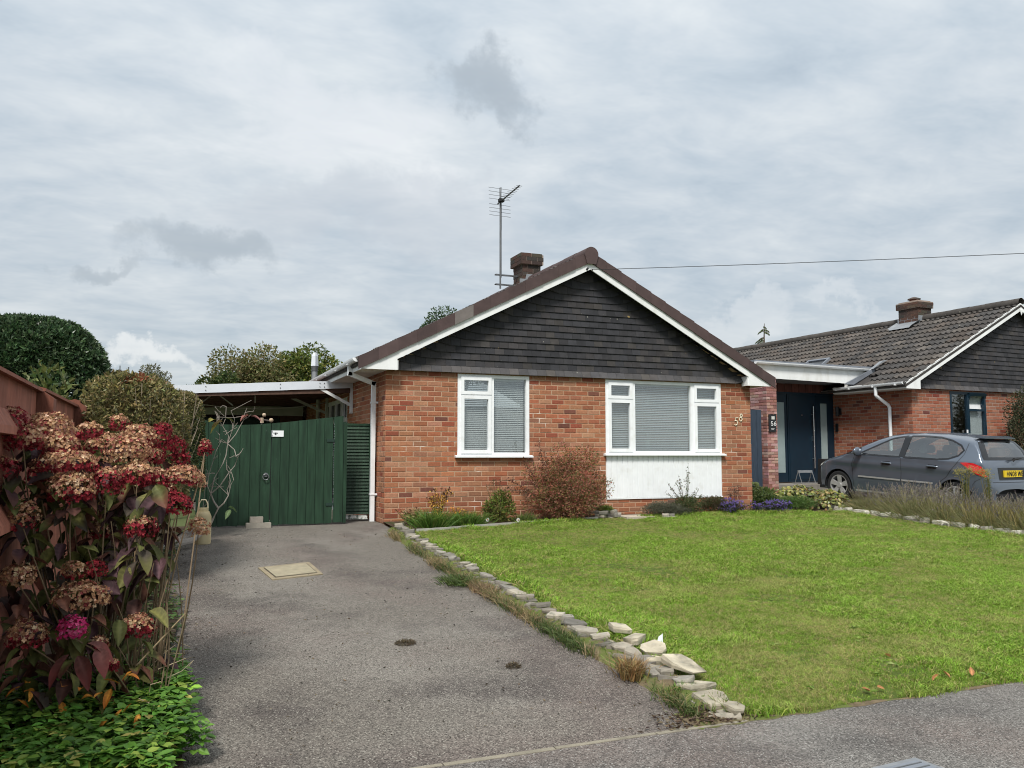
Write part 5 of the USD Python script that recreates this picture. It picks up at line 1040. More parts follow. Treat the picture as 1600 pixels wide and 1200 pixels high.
# ---------------------------------------------------------------- trees and hedges behind
# clipped dome on the left: dense skin of small dark leaves
hd = thing('clipped_tree', 'large dark green clipped dome of a tree beyond the fence', 'tree', (-5.95, 8.0, 0))
def dome_pts(n):
    d = randdir(n); d[:, 2] = np.abs(d[:, 2]) ** .8 * np.sign(rng.uniform(-.55, 1, n)); d = unit(d)
    sup = (np.abs(d[:, 0]) ** 2.6 + np.abs(d[:, 1]) ** 2.6 + np.abs(d[:, 2]) ** 2.6) ** (-1 / 2.6)
    P = d * sup[:, None] * np.array([1.62, 1.5, 1.52]); P *= (1 + .10 * (meshkit.fbm(P * 2.2, 3) - .5) - rng.uniform(0, 1, n) ** 2 * .16)[:, None]; return P + [0, 0, 2.42], d
P, d = dome_pts(52000); ct = .55 + .9 * meshkit.noise(P * 5.0, 3); mb = MB(); mb.add(*leafset(P, unit(d * .7 + randdir(len(P)) * .7), .115 * rng.uniform(.7, 1.3, len(P)), .075, pick(G_DARK, len(P), [.4, .3, .2, .1], .2) * ct[:, None])); obj('crown', mb, M['leaf_gloss'], hd)
mb = MB(); mb.tube([(0, 0, -.1), (0, .02, 1.2), (0, 0, 2.6)], [.16, .13, .06], 8); obj('trunk', mb, M['bark'], hd)
mb = stems_to((0, 0, 1.0), [(rng.uniform(-1, 1), rng.uniform(-1, 1), rng.uniform(2.2, 3.6)) for _ in range(16)], .05, .015, (.08, .06, .045)); obj('limbs', mb, M['bark'], hd)
tree('shrub_tree', 'brown-tinged twiggy tree behind the carport roof', 'tree', (.2, 22.6, 0), 2.2, [((0, 0, 3.7), (1.75, 1.5, 1.75), 46), ((.7, 0, 3.4), (1.6, 1.3, 1.5), 30)], 24000, .13, .075, [[.17, .155, .055], [.13, .135, .045], [.22, .18, .08], [.095, .115, .035]], trunk_r=.13, limbs=22)
tree('oak_tree', 'green oak with yellowing leaves right of the brown tree beyond the carport', 'tree', (1.9, 23.6, 0), 2.4, [((0, 0, 3.95), (1.6, 1.3, 1.5), 44), ((1.5, .2, 3.7), (1.35, 1.1, 1.45), 34), ((-1.2, .2, 3.5), (1.2, 1.1, 1.3), 24)], 24000, .14, .10, [[.10, .145, .03], [.14, .175, .036], [.20, .195, .045], [.065, .095, .024]], trunk_r=.16)
tree('small_tree', 'low dark green tree at the far end of the fascia, left of the brown tree', 'tree', (-1.15, 21.0, 0), 2.0, [((0, 0, 3.0), (.85, .8, 1.0), 16), ((-1.0, 0, 2.75), (.7, .6, .7), 10)], 7000, .12, .08, G_MID, trunk_r=.09)
tree('thin_tree', 'thin half-bare grey-green tree far off above the olive hedge', 'tree', (-3.85, 31.0, 0), 2.5, [((0, 0, 4.3), (1.05, .9, 1.0), 18)], 2300, .13, .07, [[.12, .12, .075], [.09, .10, .05], [.16, .15, .10]], trunk_r=.08, limbs=18)
tree('conifer', 'dark evergreen showing above the left roof slope', 'tree', (6.6, 16.1, 0), 2.5, [((0, 0, 4.9), (1.5, 1.2, 1.25), 26)], 9000, .13, .06, G_DARK, trunk_r=.14)
sp = thing('drooping_spruce', 'slim drooping conifer tip behind the neighbouring roof', 'tree', (20.7, 16.6, 0)); mb = MB(); mb.tube([(0, 0, 0), (0, 0, 4.5), (.1, 0, 6.75)], [.12, .08, .012], 6); obj('trunk', mb, M['bark'], sp)
mb = MB(); fm = MB()
for k in range(34):
    z = rng.uniform(4.4, 6.7); a = rng.uniform(0, 2 * PI); ln = .12 + (6.8 - z) * .38; o = np.array([.05, 0, z]); dr = np.array([math.cos(a), math.sin(a), .1]); t_ = np.linspace(0, 1, 6)[:, None]; pts = o + dr * ln * t_ - np.array([0, 0, .5]) * ln * t_ ** 2; mb.tube(pts, np.linspace(.012, .004, 6), 4, (.1, .08, .05), cap=False)
    n = 90; q = rng.uniform(.1, 1, n); pp = o + dr * ln * q[:, None] - np.array([0, 0, .5]) * ln * q[:, None] ** 2; fm.add(*leafset(pp, np.array([0, 0, -1.0]) + randdir(n) * .5, .08 * rng.uniform(.5, 1.3, n), .022, pick([[.10, .14, .06], [.07, .10, .04], [.13, .16, .08]], n)))
obj('branches', mb, M['bark'], sp); obj('crown', fm, M['leaf'], sp)
fa_ = thing('distant_aerial', 'tiny distant aerial mast against a white cloud above the hedge', 'aerial', (-5.3, 37.0, 0)); mb = MB(); mb.tube([(-.2, 0, 0), (-.2, 0, 5.86)], .03, 5); obj('mast', mb, M['dull_metal'], fa_); mb = MB(); mb.tube([(.22, 0, 0), (.22, 0, 5.8)], .035, 5); obj('mast', mb, M['dull_metal'], fa_); mb = MB(); mb.tube([(-.25, 0, 5.55), (.26, 0, 5.62)], .03, 5); mb.box((-.27, -.05, 5.5), (-.12, .05, 5.64)); obj('cross_arm', mb, M['dull_metal'], fa_)
bush('laurel', 'pale green broad-leaved shrub rising behind the fence', 'shrub', (-4.25, -2.75, 0), (.42, .70, 1.66), 3000, .085, .045, [[.14, .17, .04], [.09, .13, .035], [.19, .20, .07], [.05, .075, .025]], ncl=16, zc=.84, flat=0, spread=.9)
# olive hedge and the greener clipped column by the gate
hA = thing('olive_hedge', 'olive-brown clipped hedge rising above the hydrangea beside the fence', 'hedge', (-3.42, -3.0, -.15))
def box_hedge(n, c, r, rough=.10):
    d = randdir(n); d[:, 2] = np.where(d[:, 2] < -.3, -d[:, 2], d[:, 2]); sup = (np.abs(d) ** 3.4).sum(1) ** (-1 / 3.4); P = d * sup[:, None] * (1 - rng.uniform(0, 1, (n, 1)) ** 2.2 * .35); P *= (1 + rough * 2.2 * (meshkit.fbm(P * 2.6 + c, 3) - .5))[:, None]; return P * np.asarray(r) + np.asarray(c), d
for (c, r, n) in (((0, -.45, .98), (.47, .62, .98), 15000), ((.18, .42, .95), (.38, .6, .90), 9000)):
    P, d = box_hedge(n, c, r); ct = .55 + .9 * meshkit.noise(P * 6.0, 5)
    mb = MB(); mb.add(*leafset(P, unit(d * .6 + randdir(len(P)) * .8), .048 * rng.uniform(.6, 1.4, n), .024, pick(G_OLIVE, n, [.3, .27, .2, .13, .1], .2) * ct[:, None])); obj('foliage', mb, M['leaf'], hA)
tips = [(rng.uniform(-.4, .5), rng.uniform(-1.05, .9), rng.uniform(1.2, 1.9)) for _ in range(60)]
mb = MB()
for t in tips: b = np.array([t[0] * .6, t[1] * .9, .2]); mb.tube([b, (b + t) / 2 + rng.normal(0, .05, 3), np.array(t)], [.012, .008, .003], 4, np.array([.20, .16, .11]) * rng.uniform(.6, 1.3), cap=False)
obj('stems', mb, M['stem'], hA)
P, d = clump_points(160, [(.05, -.6, 1.9)], [(.16, .3, .06)], .2)[:2]; mb = MB(); mb.add(*leafset(P, randdir(160), .05, .03, pick([[.28, .09, .04], [.2, .07, .035]], 160))); obj('red_leaves', mb, M['leaf'], hA, label='rusty red patch of leaves')
hB = thing('box_column', 'upright green clipped shrub with a brown top beside the gate', 'shrub', (-2.93, -.95, -.05)); n = 12000; P, d = box_hedge(n, (0, 0, .93), (.30, .34, .96), .07); ct = .5 + .9 * meshkit.noise(P * 7.0, 9)
cB = pick([[.042, .065, .018], [.062, .085, .024], [.028, .045, .014], [.085, .10, .034]], n, None, .18) * ct[:, None]; top = ss(1.25, 1.75, P[:, 2] - P[:, 0] * .5 + rng.normal(0, .12, n)); cB = cB * (1 - top[:, None]) + pick(G_OLIVE, n, None, .2) * ct[:, None] * top[:, None]
mb = MB(); mb.add(*leafset(P, unit(d * .6 + randdir(n) * .8), .032 * rng.uniform(.6, 1.4, n), .018, cB)); obj('foliage', mb, M['leaf'], hB)
mb = MB()
for k in range(22): b = np.array([rng.uniform(-.15, .1), -.2, .5]); t = np.array([rng.uniform(-.3, .25), rng.uniform(-.38, -.2), rng.uniform(1.3, 1.95)]); mb.tube([b, (b + t) / 2 + rng.normal(0, .03, 3), t], [.012, .009, .003], 4, np.array([.30, .24, .18]) * rng.uniform(.7, 1.2), cap=False)
obj('stems', mb, M['stem'], hB)
# hedge at the right-hand edge, by the neighbour's wall
for k, (loc, r, n, cols) in enumerate([((15.25, .75, .2), (.62, .45, 2.18), 9000, [[.05, .065, .03], [.075, .08, .04], [.03, .042, .02], [.10, .085, .05]]), ((15.1, .05, .2), (.75, .5, 1.45), 8000, [[.085, .085, .028], [.06, .075, .022], [.12, .11, .04]])]):
    bush('corner_shrub', ['tall brown-green twiggy shrub against the neighbouring wall at the right edge', 'lower olive shrub behind the car at the right edge'][k], 'shrub', loc, r, n, .05, .03, cols, ncl=30, zc=.5, flat=0, spread=.95, nst=24)

# ---------------------------------------------------------------- bed in front of the house
bush('red_shrub', 'big rounded reddish-brown shrub under the wall between the two windows', 'shrub', (2.86, -.46, -.02), (.70, .38, 1.12), 17000, .034, .017, [[.36, .125, .085], [.27, .125, .07], [.40, .18, .125], [.18, .165, .05], [.12, .115, .04]], [.26, .22, .14, .23, .15], ncl=60, nst=30, zc=.46, flat=0, spread=.98, rr=(.16, .36), stem_c=(.12, .05, .035))
rs = thing('red_shrub_shoots', 'tall reddish shoots springing from the top of the brown shrub', 'shrub', (2.6, -.46, .55)); mb = MB(); fm = MB()
for x, y, z, dx in ((-.2, .0, .70, -.05), (-.1, .05, .55, -.02), (.2, -.03, .48, .1), (-.35, 0, .42, -.15), (.5, 0, .34, .15), (.72, 0, .22, .15), (-.45, 0, .1, -.3), (-.40, -.05, -.02, -.42)):
    a = np.array([x * .5, y, -.2]); b = np.array([x + dx, y, z]); s = np.linspace(0, 1, 6)[:, None]; pts = a + (b - a) * s + np.array([.03, 0, 0]) * np.sin(s * PI); mb.tube(pts, np.linspace(.006, .002, 6), 4, (.12, .05, .035), cap=False); n = 130; q = rng.uniform(.2, 1, n); fm.add(*leafset(a + (b - a) * q[:, None] + rng.normal(0, .025, (n, 3)), randdir(n) + [0, 0, .4], .034, .016, pick([[.15, .055, .04], [.10, .045, .03], [.06, .05, .02]], n)))
obj('stems', mb, M['stem'], rs); obj('foliage', fm, M['leaf'], rs)
bush('green_bush', 'upright green bush with browning tips between the yellow plant and the red shrub', 'bush', (1.72, -.36, -.03), (.23, .2, .50), 2600, .042, .02, [[.13, .185, .035], [.09, .135, .028], [.21, .235, .05], [.17, .13, .045]], ncl=18, zc=.5, flat=0, spread=.9)
t = thing('green_bush_spires', 'dried flowering spires standing out of the green bush', 'plant', (1.70, -.32, .3)); mb = MB(); fm = MB()
for k in range(9):
    b = np.array([rng.uniform(-.16, .16), rng.uniform(-.08, .08), rng.uniform(.15, .38)]); mb.tube([b * [.5, .5, 0], b * [.8, .8, .6], b], [.004, .003, .002], 4, (.12, .09, .04), cap=False); n = 16; fm.add(*leafset(b * [.9, .9, 1] * np.ones((n, 1)) - np.c_[rng.normal(0, .015, (n, 2)), rng.uniform(0, .12, n)], randdir(n), .022, .012, pick([[.12, .07, .03], [.08, .06, .03]], n)))
obj('stems', mb, M['stem'], t); obj('seed_heads', fm, M['leaf'], t, kind='stuff')
def perennial(name, label, loc, spread, nst, leafc, L, headc=None, stemc=(.13, .08, .04), perst=10, hs=.02):
    t = thing(name, label, 'plant', loc); h = spread[2]; mb, fm, hm = MB(), MB(), MB()
    for k in range(nst):
        a = rng.uniform(0, 2 * PI); b = np.array([math.cos(a) * spread[0] * rng.uniform(.2, 1), math.sin(a) * spread[1] * rng.uniform(.2, 1), h * rng.uniform(.55, 1)]); m = b * [.35, .35, .55]; s = np.linspace(0, 1, 5)[:, None]; pts = (1 - s) ** 2 * b * [.1, .1, 0] + 2 * s * (1 - s) * m + s ** 2 * b; mb.tube(pts, np.linspace(.004, .002, 5), 4, np.asarray(stemc) * rng.uniform(.7, 1.3), cap=False)
        n = perst; q = rng.uniform(.15, 1, n)[:, None]; pp = (1 - q) ** 2 * b * [.1, .1, 0] + 2 * q * (1 - q) * m + q ** 2 * b; fm.add(*leafset(pp, randdir(n) + [0, 0, .1], L * rng.uniform(.5, 1.3, n), L * .5, pick(leafc, n, None, .2)))
        if headc is not None: n = 12; hm.add(*leafset(b + rng.normal(0, hs * .4, (n, 3)), randdir(n), hs, hs * .7, pick(headc, n, None, .15)))
    obj('stems', mb, M['stem'], t); obj('foliage', fm, M['leaf'], t)
    if headc is not None: obj('seed_heads', hm, M['leaf'], t, kind='stuff')
    return t
perennial('dried_geranium', 'withered tan plant at the left corner of the brick wall', (.30, -.42, -.01), (.26, .16, .26), 26, [[.30, .20, .11], [.22, .13, .07], [.36, .26, .15], [.20, .07, .05]], .055)
perennial('yellow_perennial', 'tall yellowing plant with dark seed heads near the corner of the brick wall', (.74, -.36, 0), (.24, .14, .56), 30, [[.60, .32, .05], [.45, .25, .06], [.30, .19, .06], [.66, .40, .09]], .05, [[.07, .03, .02], [.12, .05, .025]], perst=12)
perennial('low_orange_plant', 'low orange-leaved plant left of the green bush', (1.06, -.36, 0), (.22, .14, .26), 22, [[.62, .32, .05], [.5, .28, .07], [.32, .2, .08]], .045)
def tuft(name, label, loc, r, h, n, cols, group=None, w=.007, bend=.5, parent=None):
    t = thing(name, label, 'grass tuft', loc, 0, group); P = np.c_[rng.normal(0, r[0] * .4, n), rng.normal(0, r[1] * .4, n), np.zeros(n)]; D = np.c_[P[:, 0] * 1.2, P[:, 1] * 1.2, np.full(n, .28)] + randdir(n) * .06; c = pick(cols, n, None, .2)
    mb = MB(); mb.add(*bladeset(P, D, h * rng.uniform(.5, 1.15, n), w, c, bend)); obj('blades', mb, M['grass_plain'], t); return t
M['grass_plain'] = surf('grass_plain', rough=.5, var=.1, scale=9, spec=.3, translucent=.3)
GRS = [[.085, .18, .026], [.12, .22, .036], [.06, .125, .02], [.18, .235, .055]]
tuft('grass_clump', 'tall green grass clump at the left end of the flower bed', (.52, -.72, -.02), (.26, .16), .34, 900, GRS); tuft('grass_clump', 'green grass clump right of the yellowing plant', (1.12, -.62, -.02), (.27, .14), .27, 900, GRS); tuft('grass_clump', 'small light green grass clump left of the red shrub', (2.12, -.5, -.02), (.16, .1), .2, 420, [[.10, .15, .035], [.14, .18, .05]])
bush('lime_plant', 'small lime-green plant right of the red shrub', 'plant', (3.62, -.32, .0), (.16, .12, .20), 700, .035, .018, [[.20, .25, .05], [.14, .2, .04]], ncl=8, nst=4)
bush('grey_mound', 'low grey-green rounded mound in front of the white panel', 'shrub', (4.62, -.48, -.03), (.47, .26, .29), 7500, .026, .008, [[.115, .115, .075], [.085, .092, .06], [.15, .145, .105], [.06, .065, .04]], ncl=24, nst=6, zc=.4, flat=1)
bush('sprig_shrub', 'green shrub with thin tall sprigs in front of the white panel', 'shrub', (5.22, -.30, -.02), (.34, .22, .42), 3200, .034, .018, [[.07, .10, .032], [.10, .135, .05], [.05, .07, .025], [.13, .10, .05]], ncl=20, nst=10, zc=.45, flat=0)
t = thing('shrub_sprigs', 'leafy upright sprigs rising across the white panel', 'plant', (5.22, -.28, .30)); mb, fm = MB(), MB()
for x, z in ((.07, .58), (.05, .36), (-.16, .40), (-.20, .26), (-.34, .26), (-.40, .10), (.28, .16), (.20, .1), (-.28, .17), (.0, .46), (-.13, .3), (.36, .04)):
    a, b = np.array([x * .3, 0, -.1]), np.array([x, rng.uniform(-.05, .05), z]); mb.tube([a, (a + b) / 2 + [.02, 0, 0], b], [.004, .003, .0015], 4, (.10, .085, .05), cap=False); n = 26; q = rng.uniform(.2, 1, n)[:, None]; fm.add(*leafset(a + (b - a) * q + rng.normal(0, .012, (n, 3)), randdir(n) + [0, 0, .3], .034, .018, pick([[.075, .095, .045], [.11, .14, .06], [.14, .10, .07]], n)))
obj('stems', mb, M['stem'], t); obj('foliage', fm, M['leaf'], t)
bush('bronze_plant', 'low bronze-green foliage between the sprigs and the purple asters', 'plant', (5.78, -.28, -.02), (.36, .2, .34), 2800, .042, .014, [[.075, .085, .03], [.095, .06, .035], [.05, .065, .022], [.13, .09, .05]], ncl=16, nst=8)
def aster(label, loc, r, nfl, seed_top=1.0):
    t = thing('purple_aster', label, 'flowers', loc); cs, rs = blob_cluster((0, 0, r[2] * .42), (r[0], r[1], r[2] * .5), 14, flat=0, spread=.9)
    obj('foliage', foliage(2200, cs, rs, .036, .012, [[.045, .065, .025], [.03, .042, .02], [.06, .075, .035], [.05, .035, .03]], zmin=.0), M['leaf'], t)
    P, d = clump_points(nfl, cs + [0, -.02, .05], rs, .85)[:2]; P[:, 2] = np.maximum(P[:, 2], .05); fm = MB()
    for k in range(2): n = len(P) * 5; Q = np.repeat(P, 5, 0); fm.add(*leafset(Q, unit(randdir(n) + np.array([0, -.35, .45])), .019, .012, pick([[.17, .12, .38], [.23, .17, .46], [.13, .085, .30], [.30, .24, .50]], n, None, .15)))
    obj('flowers', fm, M['petal'], t); return t
aster('purple aster clump standing before the right end of the brick wall', (6.22, -.42, -.02), (.36, .16, .34), 240); aster('low purple asters spreading along the edge of the lawn past the wall', (6.95, -.40, -.02), (.44, .15, .24), 280); aster('small purple aster beside the foot of the slate-blue gate', (6.98, .5, .0), (.16, .16, .44), 90)
t = thing('dark_seed_plant', 'dark brown seed-head plant against the right end of the brick wall', 'plant', (6.30, -.2, 0)); mb, fm = MB(), MB()
for k in range(10): b = np.array([rng.uniform(-.12, .12), 0, rng.uniform(.3, .46)]); mb.tube([b * [.3, .3, 0], b], [.004, .003], 4, (.07, .05, .035), cap=False); n = 30; fm.add(*leafset(b + rng.normal(0, .025, (n, 3)), randdir(n), .022, .012, pick([[.06, .04, .035], [.09, .06, .05]], n)))
obj('stems', mb, M['stem'], t); obj('seed_heads', fm, M['leaf'], t, kind='stuff')
bush('feathery_plant', 'bright green feathery plant at the corner of the lawn beside the stone edging', 'plant', (7.55, -.36, -.02), (.42, .25, .30), 4200, .05, .008, [[.085, .155, .03], [.06, .12, .025], [.12, .18, .05]], ncl=18, nst=6); bush('green_filler', 'mid-green leafy plant behind the purple asters', 'plant', (7.2, .2, 0), (.45, .3, .34), 2600, .05, .028, G_MID, ncl=16, nst=6); bush('green_filler', 'pale green low plant in the gap beside the slate-blue gate', 'plant', (7.75, .95, .05), (.4, .35, .34), 2200, .06, .035, [[.10, .14, .035], [.07, .10, .03], [.14, .17, .05]], ncl=14, nst=5)
def broadleaf(name, label, loc, r, n, L, cols, p=None):
    t = thing(name, label, 'plant', loc); mb = MB(); P = np.c_[rng.normal(0, r[0] * .5, n), rng.normal(0, r[1] * .5, n), np.zeros(n)]; P[:, 2] = r[2] * np.clip(1 - (P[:, 0] / r[0]) ** 2 * .6 - (P[:, 1] / r[1]) ** 2 * .6, .15, 1) * rng.uniform(.6, 1.1, n)
    cl = pick(cols, n, p, .16); k = 7; a = np.linspace(0, 2 * PI, k + 1)[:-1]
    for i in range(n):
        nrm = unit(np.array([P[i, 0] / r[0] * .8, P[i, 1] / r[1] * .8 - .25, 1.0]) + rng.normal(0, .35, 3)); s = unit(np.cross(nrm, randdir(1)[0])); u = np.cross(nrm, s); ll = L * rng.uniform(.55, 1.2); ring = P[i] + (np.cos(a)[:, None] * s + np.sin(a)[:, None] * u * .85) * ll / 2 * rng.uniform(.85, 1.1, (k, 1)) - nrm * ll * .10
        mb.add(np.vstack([P[i] + nrm * .012, ring]), np.array([[0, 1 + q, 1 + (q + 1) % k] for q in range(k)]), cl[i])
    obj('foliage', mb, M['leaf_gloss'], t); obj('stems', stems_to((0, 0, 0), P[rng.choice(n, 25)], .005, .003, (.12, .1, .05)), M['stem'], t); return t
YG = [[.20, .21, .045], [.13, .15, .035], [.28, .26, .075], [.085, .10, .028], [.24, .17, .06]]
broadleaf('coral_bells', 'yellow-green round-leaved clump at the head of the lawn edging, right of the asters', (8.35, -.35, .02), (.45, .36, .36), 360, .085, YG); broadleaf('coral_bells', 'yellow-green leaf clump in front of the car bonnet', (8.45, .65, .08), (.75, .4, .34), 380, .085, YG); broadleaf('hosta', 'light green broad-leaved clump at the foot of the cladded pier', (7.95, 1.5, .10), (.36, .3, .36), 170, .11, [[.13, .18, .035], [.09, .13, .03], [.20, .22, .06]])
# lavender: a few plants built, the rest copies of them
LG = 'lavender plants in a row beside the neighbouring driveway'
LL = 'spent lavender plant with grey-brown spikes in the bed before the car'
def lavender(loc, first):
    t = thing('lavender', LL, 'lavender', loc, 0, LG); n = 1500; P = np.c_[rng.normal(0, .2, n), rng.normal(0, .2, n), rng.uniform(0, .12, n)]; D = np.c_[P[:, 0] * 1.1, P[:, 1] * 1.1, np.full(n, .30)] + randdir(n) * .12
    mb = MB(); mb.add(*bladeset(P, D, rng.uniform(.16, .34, n), .007, pick([[.16, .175, .065], [.205, .20, .09], [.12, .14, .05], [.26, .225, .11]], n, None, .2), .3)); obj('foliage', mb, M['grass_plain'], t)
    m = 75; sm, hm = MB(), MB()
    for k in range(m):
        b = np.array([rng.normal(0, .15), rng.normal(0, .15), .1]); d = unit(np.array([b[0] * 1.3, b[1] * 1.3, .45]) + rng.normal(0, .07, 3)); e = b + d * rng.uniform(.34, .56); sm.tube([b, (b + e) / 2 + rng.normal(0, .012, 3), e], [.003, .0025, .002], 3, np.array([.22, .20, .10]) * rng.uniform(.7, 1.2), cap=False); q = 14; hm.add(*leafset(e - d * rng.uniform(0, .085, (q, 1)), unit(d + randdir(q) * .7), .022, .010, pick([[.19, .165, .165], [.24, .21, .19], [.14, .125, .14]], q, None, .2)))
    obj('stems', sm, M['stem'], t); obj('flower_spikes', hm, M['leaf'], t); return t
protos = []
k = 0
for row, x_off in enumerate((.46, .82, 1.14)):
    for y in np.arange(-7.9, -.75 + row * .15, .50):
        x = float(lawn_right(y)) + x_off + rng.uniform(-.08, .08); yy = y + rng.uniform(-.1, .1)
        if x > 9.70: continue
        loc = (x, yy, float(gz(x, yy)) + .01); sc = rng.uniform(.72, .98)
        if len(protos) < 3: protos.append(lavender(loc, True))
        else: copy(protos[k % 3], loc, rng.uniform(0, 2 * PI), LL, scale=(sc, sc, sc * rng.uniform(.85, 1.1)))
        k += 1
fg = thing('golden_grass', 'golden-green wispy grass among the lavender at the right edge', 'grass tuft', (9.1, -3.3, -.12)); n = 1500; P = np.c_[rng.normal(0, .25, n), rng.normal(0, .6, n), np.zeros(n)]; mb = MB(); mb.add(*bladeset(P, np.array([0, 0, 1.0]) + randdir(n) * .25, rng.uniform(.3, .55, n), .006, pick([[.24, .20, .06], [.17, .17, .05], [.28, .22, .09]], n), .3)); obj('blades', mb, M['grass_plain'], fg)
def fennel(label, loc, h, lean):
    t = thing('fennel', label, 'plant', loc); mb, fm = MB(), MB()
    for k in range(6):
        b = np.array([rng.normal(0, .10) + lean * rng.uniform(.4, 1), rng.normal(0, .05), h * rng.uniform(.82, 1.0)]); mb.tube([b * [.1, .1, 0], b * [.5, .5, .6], b], [.009, .006, .003], 5, (.14, .12, .04), cap=False)
        for q in range(8):
            e = b + np.array([rng.uniform(-.10, .10), rng.uniform(-.10, .10), rng.uniform(-.02, .07)]); mb.tube([b - [0, 0, .03], e], [.002, .0012], 3, (.24, .21, .06), cap=False); m = 12; fm.add(*leafset(e + rng.normal(0, .018, (m, 3)) * [1, 1, .4], randdir(m), .014, .010, pick([[.38, .31, .08], [.28, .25, .07], [.20, .2, .06]], m)))
        m = 60; q = rng.uniform(.2, .9, m)[:, None]; fm.add(*leafset(b * [.3, .3, 1] * q, randdir(m), .07, .005, pick([[.15, .17, .05], [.11, .13, .04]], m)))
    obj('stems', mb, M['stem'], t); obj('flower_heads', fm, M['leaf'], t)
fennel('tall fennel with yellow flower heads before the rear wheel of the car', (9.12, -2.58, -.11), .93, -.04); fennel('slimmer fennel with yellow flower heads before the car bumper', (9.44, -2.75, -.11), .92, .0)
# ---------------------------------------------------------------- hydrangea
hy = thing('hydrangea', 'big old hydrangea with tan and crimson flower heads in the left foreground', 'shrub')
HEADS = [(-3.862,-7.461,1.158,0.115,0.115,0.15),(-3.798,-7.434,1.105,0.103,0.086,0.90),(-3.688,-7.208,1.145,0.131,0.109,0.95),(-3.640,-7.337,1.065,0.106,0.078,0.90),(-3.515,-7.009,1.156,0.084,0.061,0.60),(-3.479,-7.132,1.060,0.067,0.060,0.70),(-3.367,-6.746,1.216,0.069,0.061,0.55),(-3.296,-7.208,1.045,0.142,0.105,1.00),(-3.246,-7.012,1.131,0.109,0.078,0.95),(-3.120,-6.848,1.119,0.089,0.105,0.05),(-3.039,-6.773,1.060,0.078,0.082,0.05),(-2.999,-6.789,0.990,0.058,0.049,0.10),(-3.588,-7.412,0.978,0.162,0.070,0.80),(-3.554,-7.480,0.834,0.132,0.094,0.90),(-3.390,-7.386,0.863,0.100,0.090,0.35),(-3.241,-7.285,0.905,0.111,0.074,0.75),(-3.146,-7.216,0.873,0.083,0.076,0.30),(-2.995,-7.170,0.893,0.116,0.069,0.95),(-2.909,-7.097,0.863,0.059,0.051,1.00),(-3.026,-7.265,0.724,0.098,0.076,0.08),(-3.206,-7.461,0.616,0.093,0.072,0.40),(-2.892,-7.050,0.573,0.071,0.064,1.00),(-3.763,-7.556,0.691,0.084,0.094,0.95),(-3.422,-7.318,0.594,0.051,0.047,0.80),(-2.805,-5.572,1.098,0.050,0.050,0.30),(-3.770,-7.607,0.404,0.093,0.063,1.00),(-3.519,-7.549,0.409,0.069,0.055,0.95),(-3.417,-7.537,0.413,0.056,0.049,0.10),(-3.475,-7.621,0.285,0.149,0.075,1.00),(-3.497,-7.774,0.149,0.075,0.069,0.00),(-3.699,-7.745,0.125,0.101,0.065,0.90),(-3.730,-7.624,0.193,0.043,0.037,1.00),(-3.201,-7.571,0.098,0.095,0.070,0.60),(-3.382,-7.659,0.047,0.051,0.037,0.90),(-3.308,-7.744,-0.051,0.030,0.030,0.30),(-3.779,-7.009,1.217,0.060,0.052,0.70),(-3.408,-7.054,1.106,0.057,0.050,0.80),(-3.074,-7.191,0.811,0.057,0.046,0.40),(-3.730,-7.353,0.908,0.070,0.063,0.20),(-3.874,-7.510,0.946,0.081,0.067,0.20),(-3.166,-7.045,1.011,0.070,0.055,0.50),]
TAN = np.array([[.45, .265, .15], [.35, .185, .10], [.60, .41, .26], [.26, .105, .07], [.23, .05, .05]]); CRI = np.array([[.23, .020, .030], [.17, .016, .024], [.30, .034, .045], [.12, .012, .016]]); PNK = np.array([[.55, .035, .16], [.44, .025, .12], [.66, .12, .26]])
hp = [(np.array(h[:3]), h[3], h[4], h[5]) for h in HEADS]
def flower_head(c, rx, rz, tan, pink=False):
    """a mop-head: florets of four papery petals over a lumpy dome, tan on the weathered top"""
    n = int(np.clip(rx * rx * 4.2e4, 110, 620)); d = randdir(n); d[:, 2] = np.where(d[:, 2] < -.55, -d[:, 2], d[:, 2]); lump = 1 + .32 * (meshkit.fbm(d * 2.3 + c * 7, 3) - .5); pos = c + d * np.array([rx, rx * .95, rz * 1.1]) * lump[:, None] * rng.uniform(.78, 1.05, (n, 1))
    w = tan - .13 + .85 * (d[:, 2] - .22) + .45 * (meshkit.fbm(d * 1.6 + c * 3, 2) - .5) + rng.normal(0, .13, n) if .1 < tan < .97 else np.full(n, tan) + rng.normal(0, .08, n); isT = w > .5
    col = np.where(isT[:, None], pick(TAN, n, [.33, .27, .16, .16, .08], .14), pick(CRI, n, None, .15)); col = pick(PNK, n, None, .12) if pink else col
    nr = unit(d + randdir(n) * .45); s = unit(np.cross(nr, randdir(n))); t = np.cross(nr, s); r = rng.uniform(.0065, .0115, (n, 1)); V, F, C = [], [], []
    for q in range(4):
        a = q * PI / 2; e = math.cos(a) * s + math.sin(a) * t; f = -math.sin(a) * s + math.cos(a) * t; cup = rng.uniform(-.15, .75, (n, 1)) * r
        V.append(np.stack([pos, pos + e * r * .6 - f * r * .52 + nr * cup * .5, pos + e * r * 1.15 + nr * cup * 1.1, pos + e * r * .6 + f * r * .52 + nr * cup * .5], 1).reshape(-1, 3)); F.append(np.concatenate([np.arange(n)[:, None] * 4 + [0, 1, 2], np.arange(n)[:, None] * 4 + [0, 2, 3]]) + q * 4 * n); C.append(np.repeat(np.clip(col * rng.uniform(.82, 1.2, (n, 1)), 0, .9), 4, 0))
    mb = MB(); mb.add(np.vstack(V), np.vstack(F), np.vstack(C)); return mb
names = {0: 'crimson flower head', 1: 'dry tan flower head', 2: 'half crimson, half tan flower head', 3: 'bright magenta flower head'}
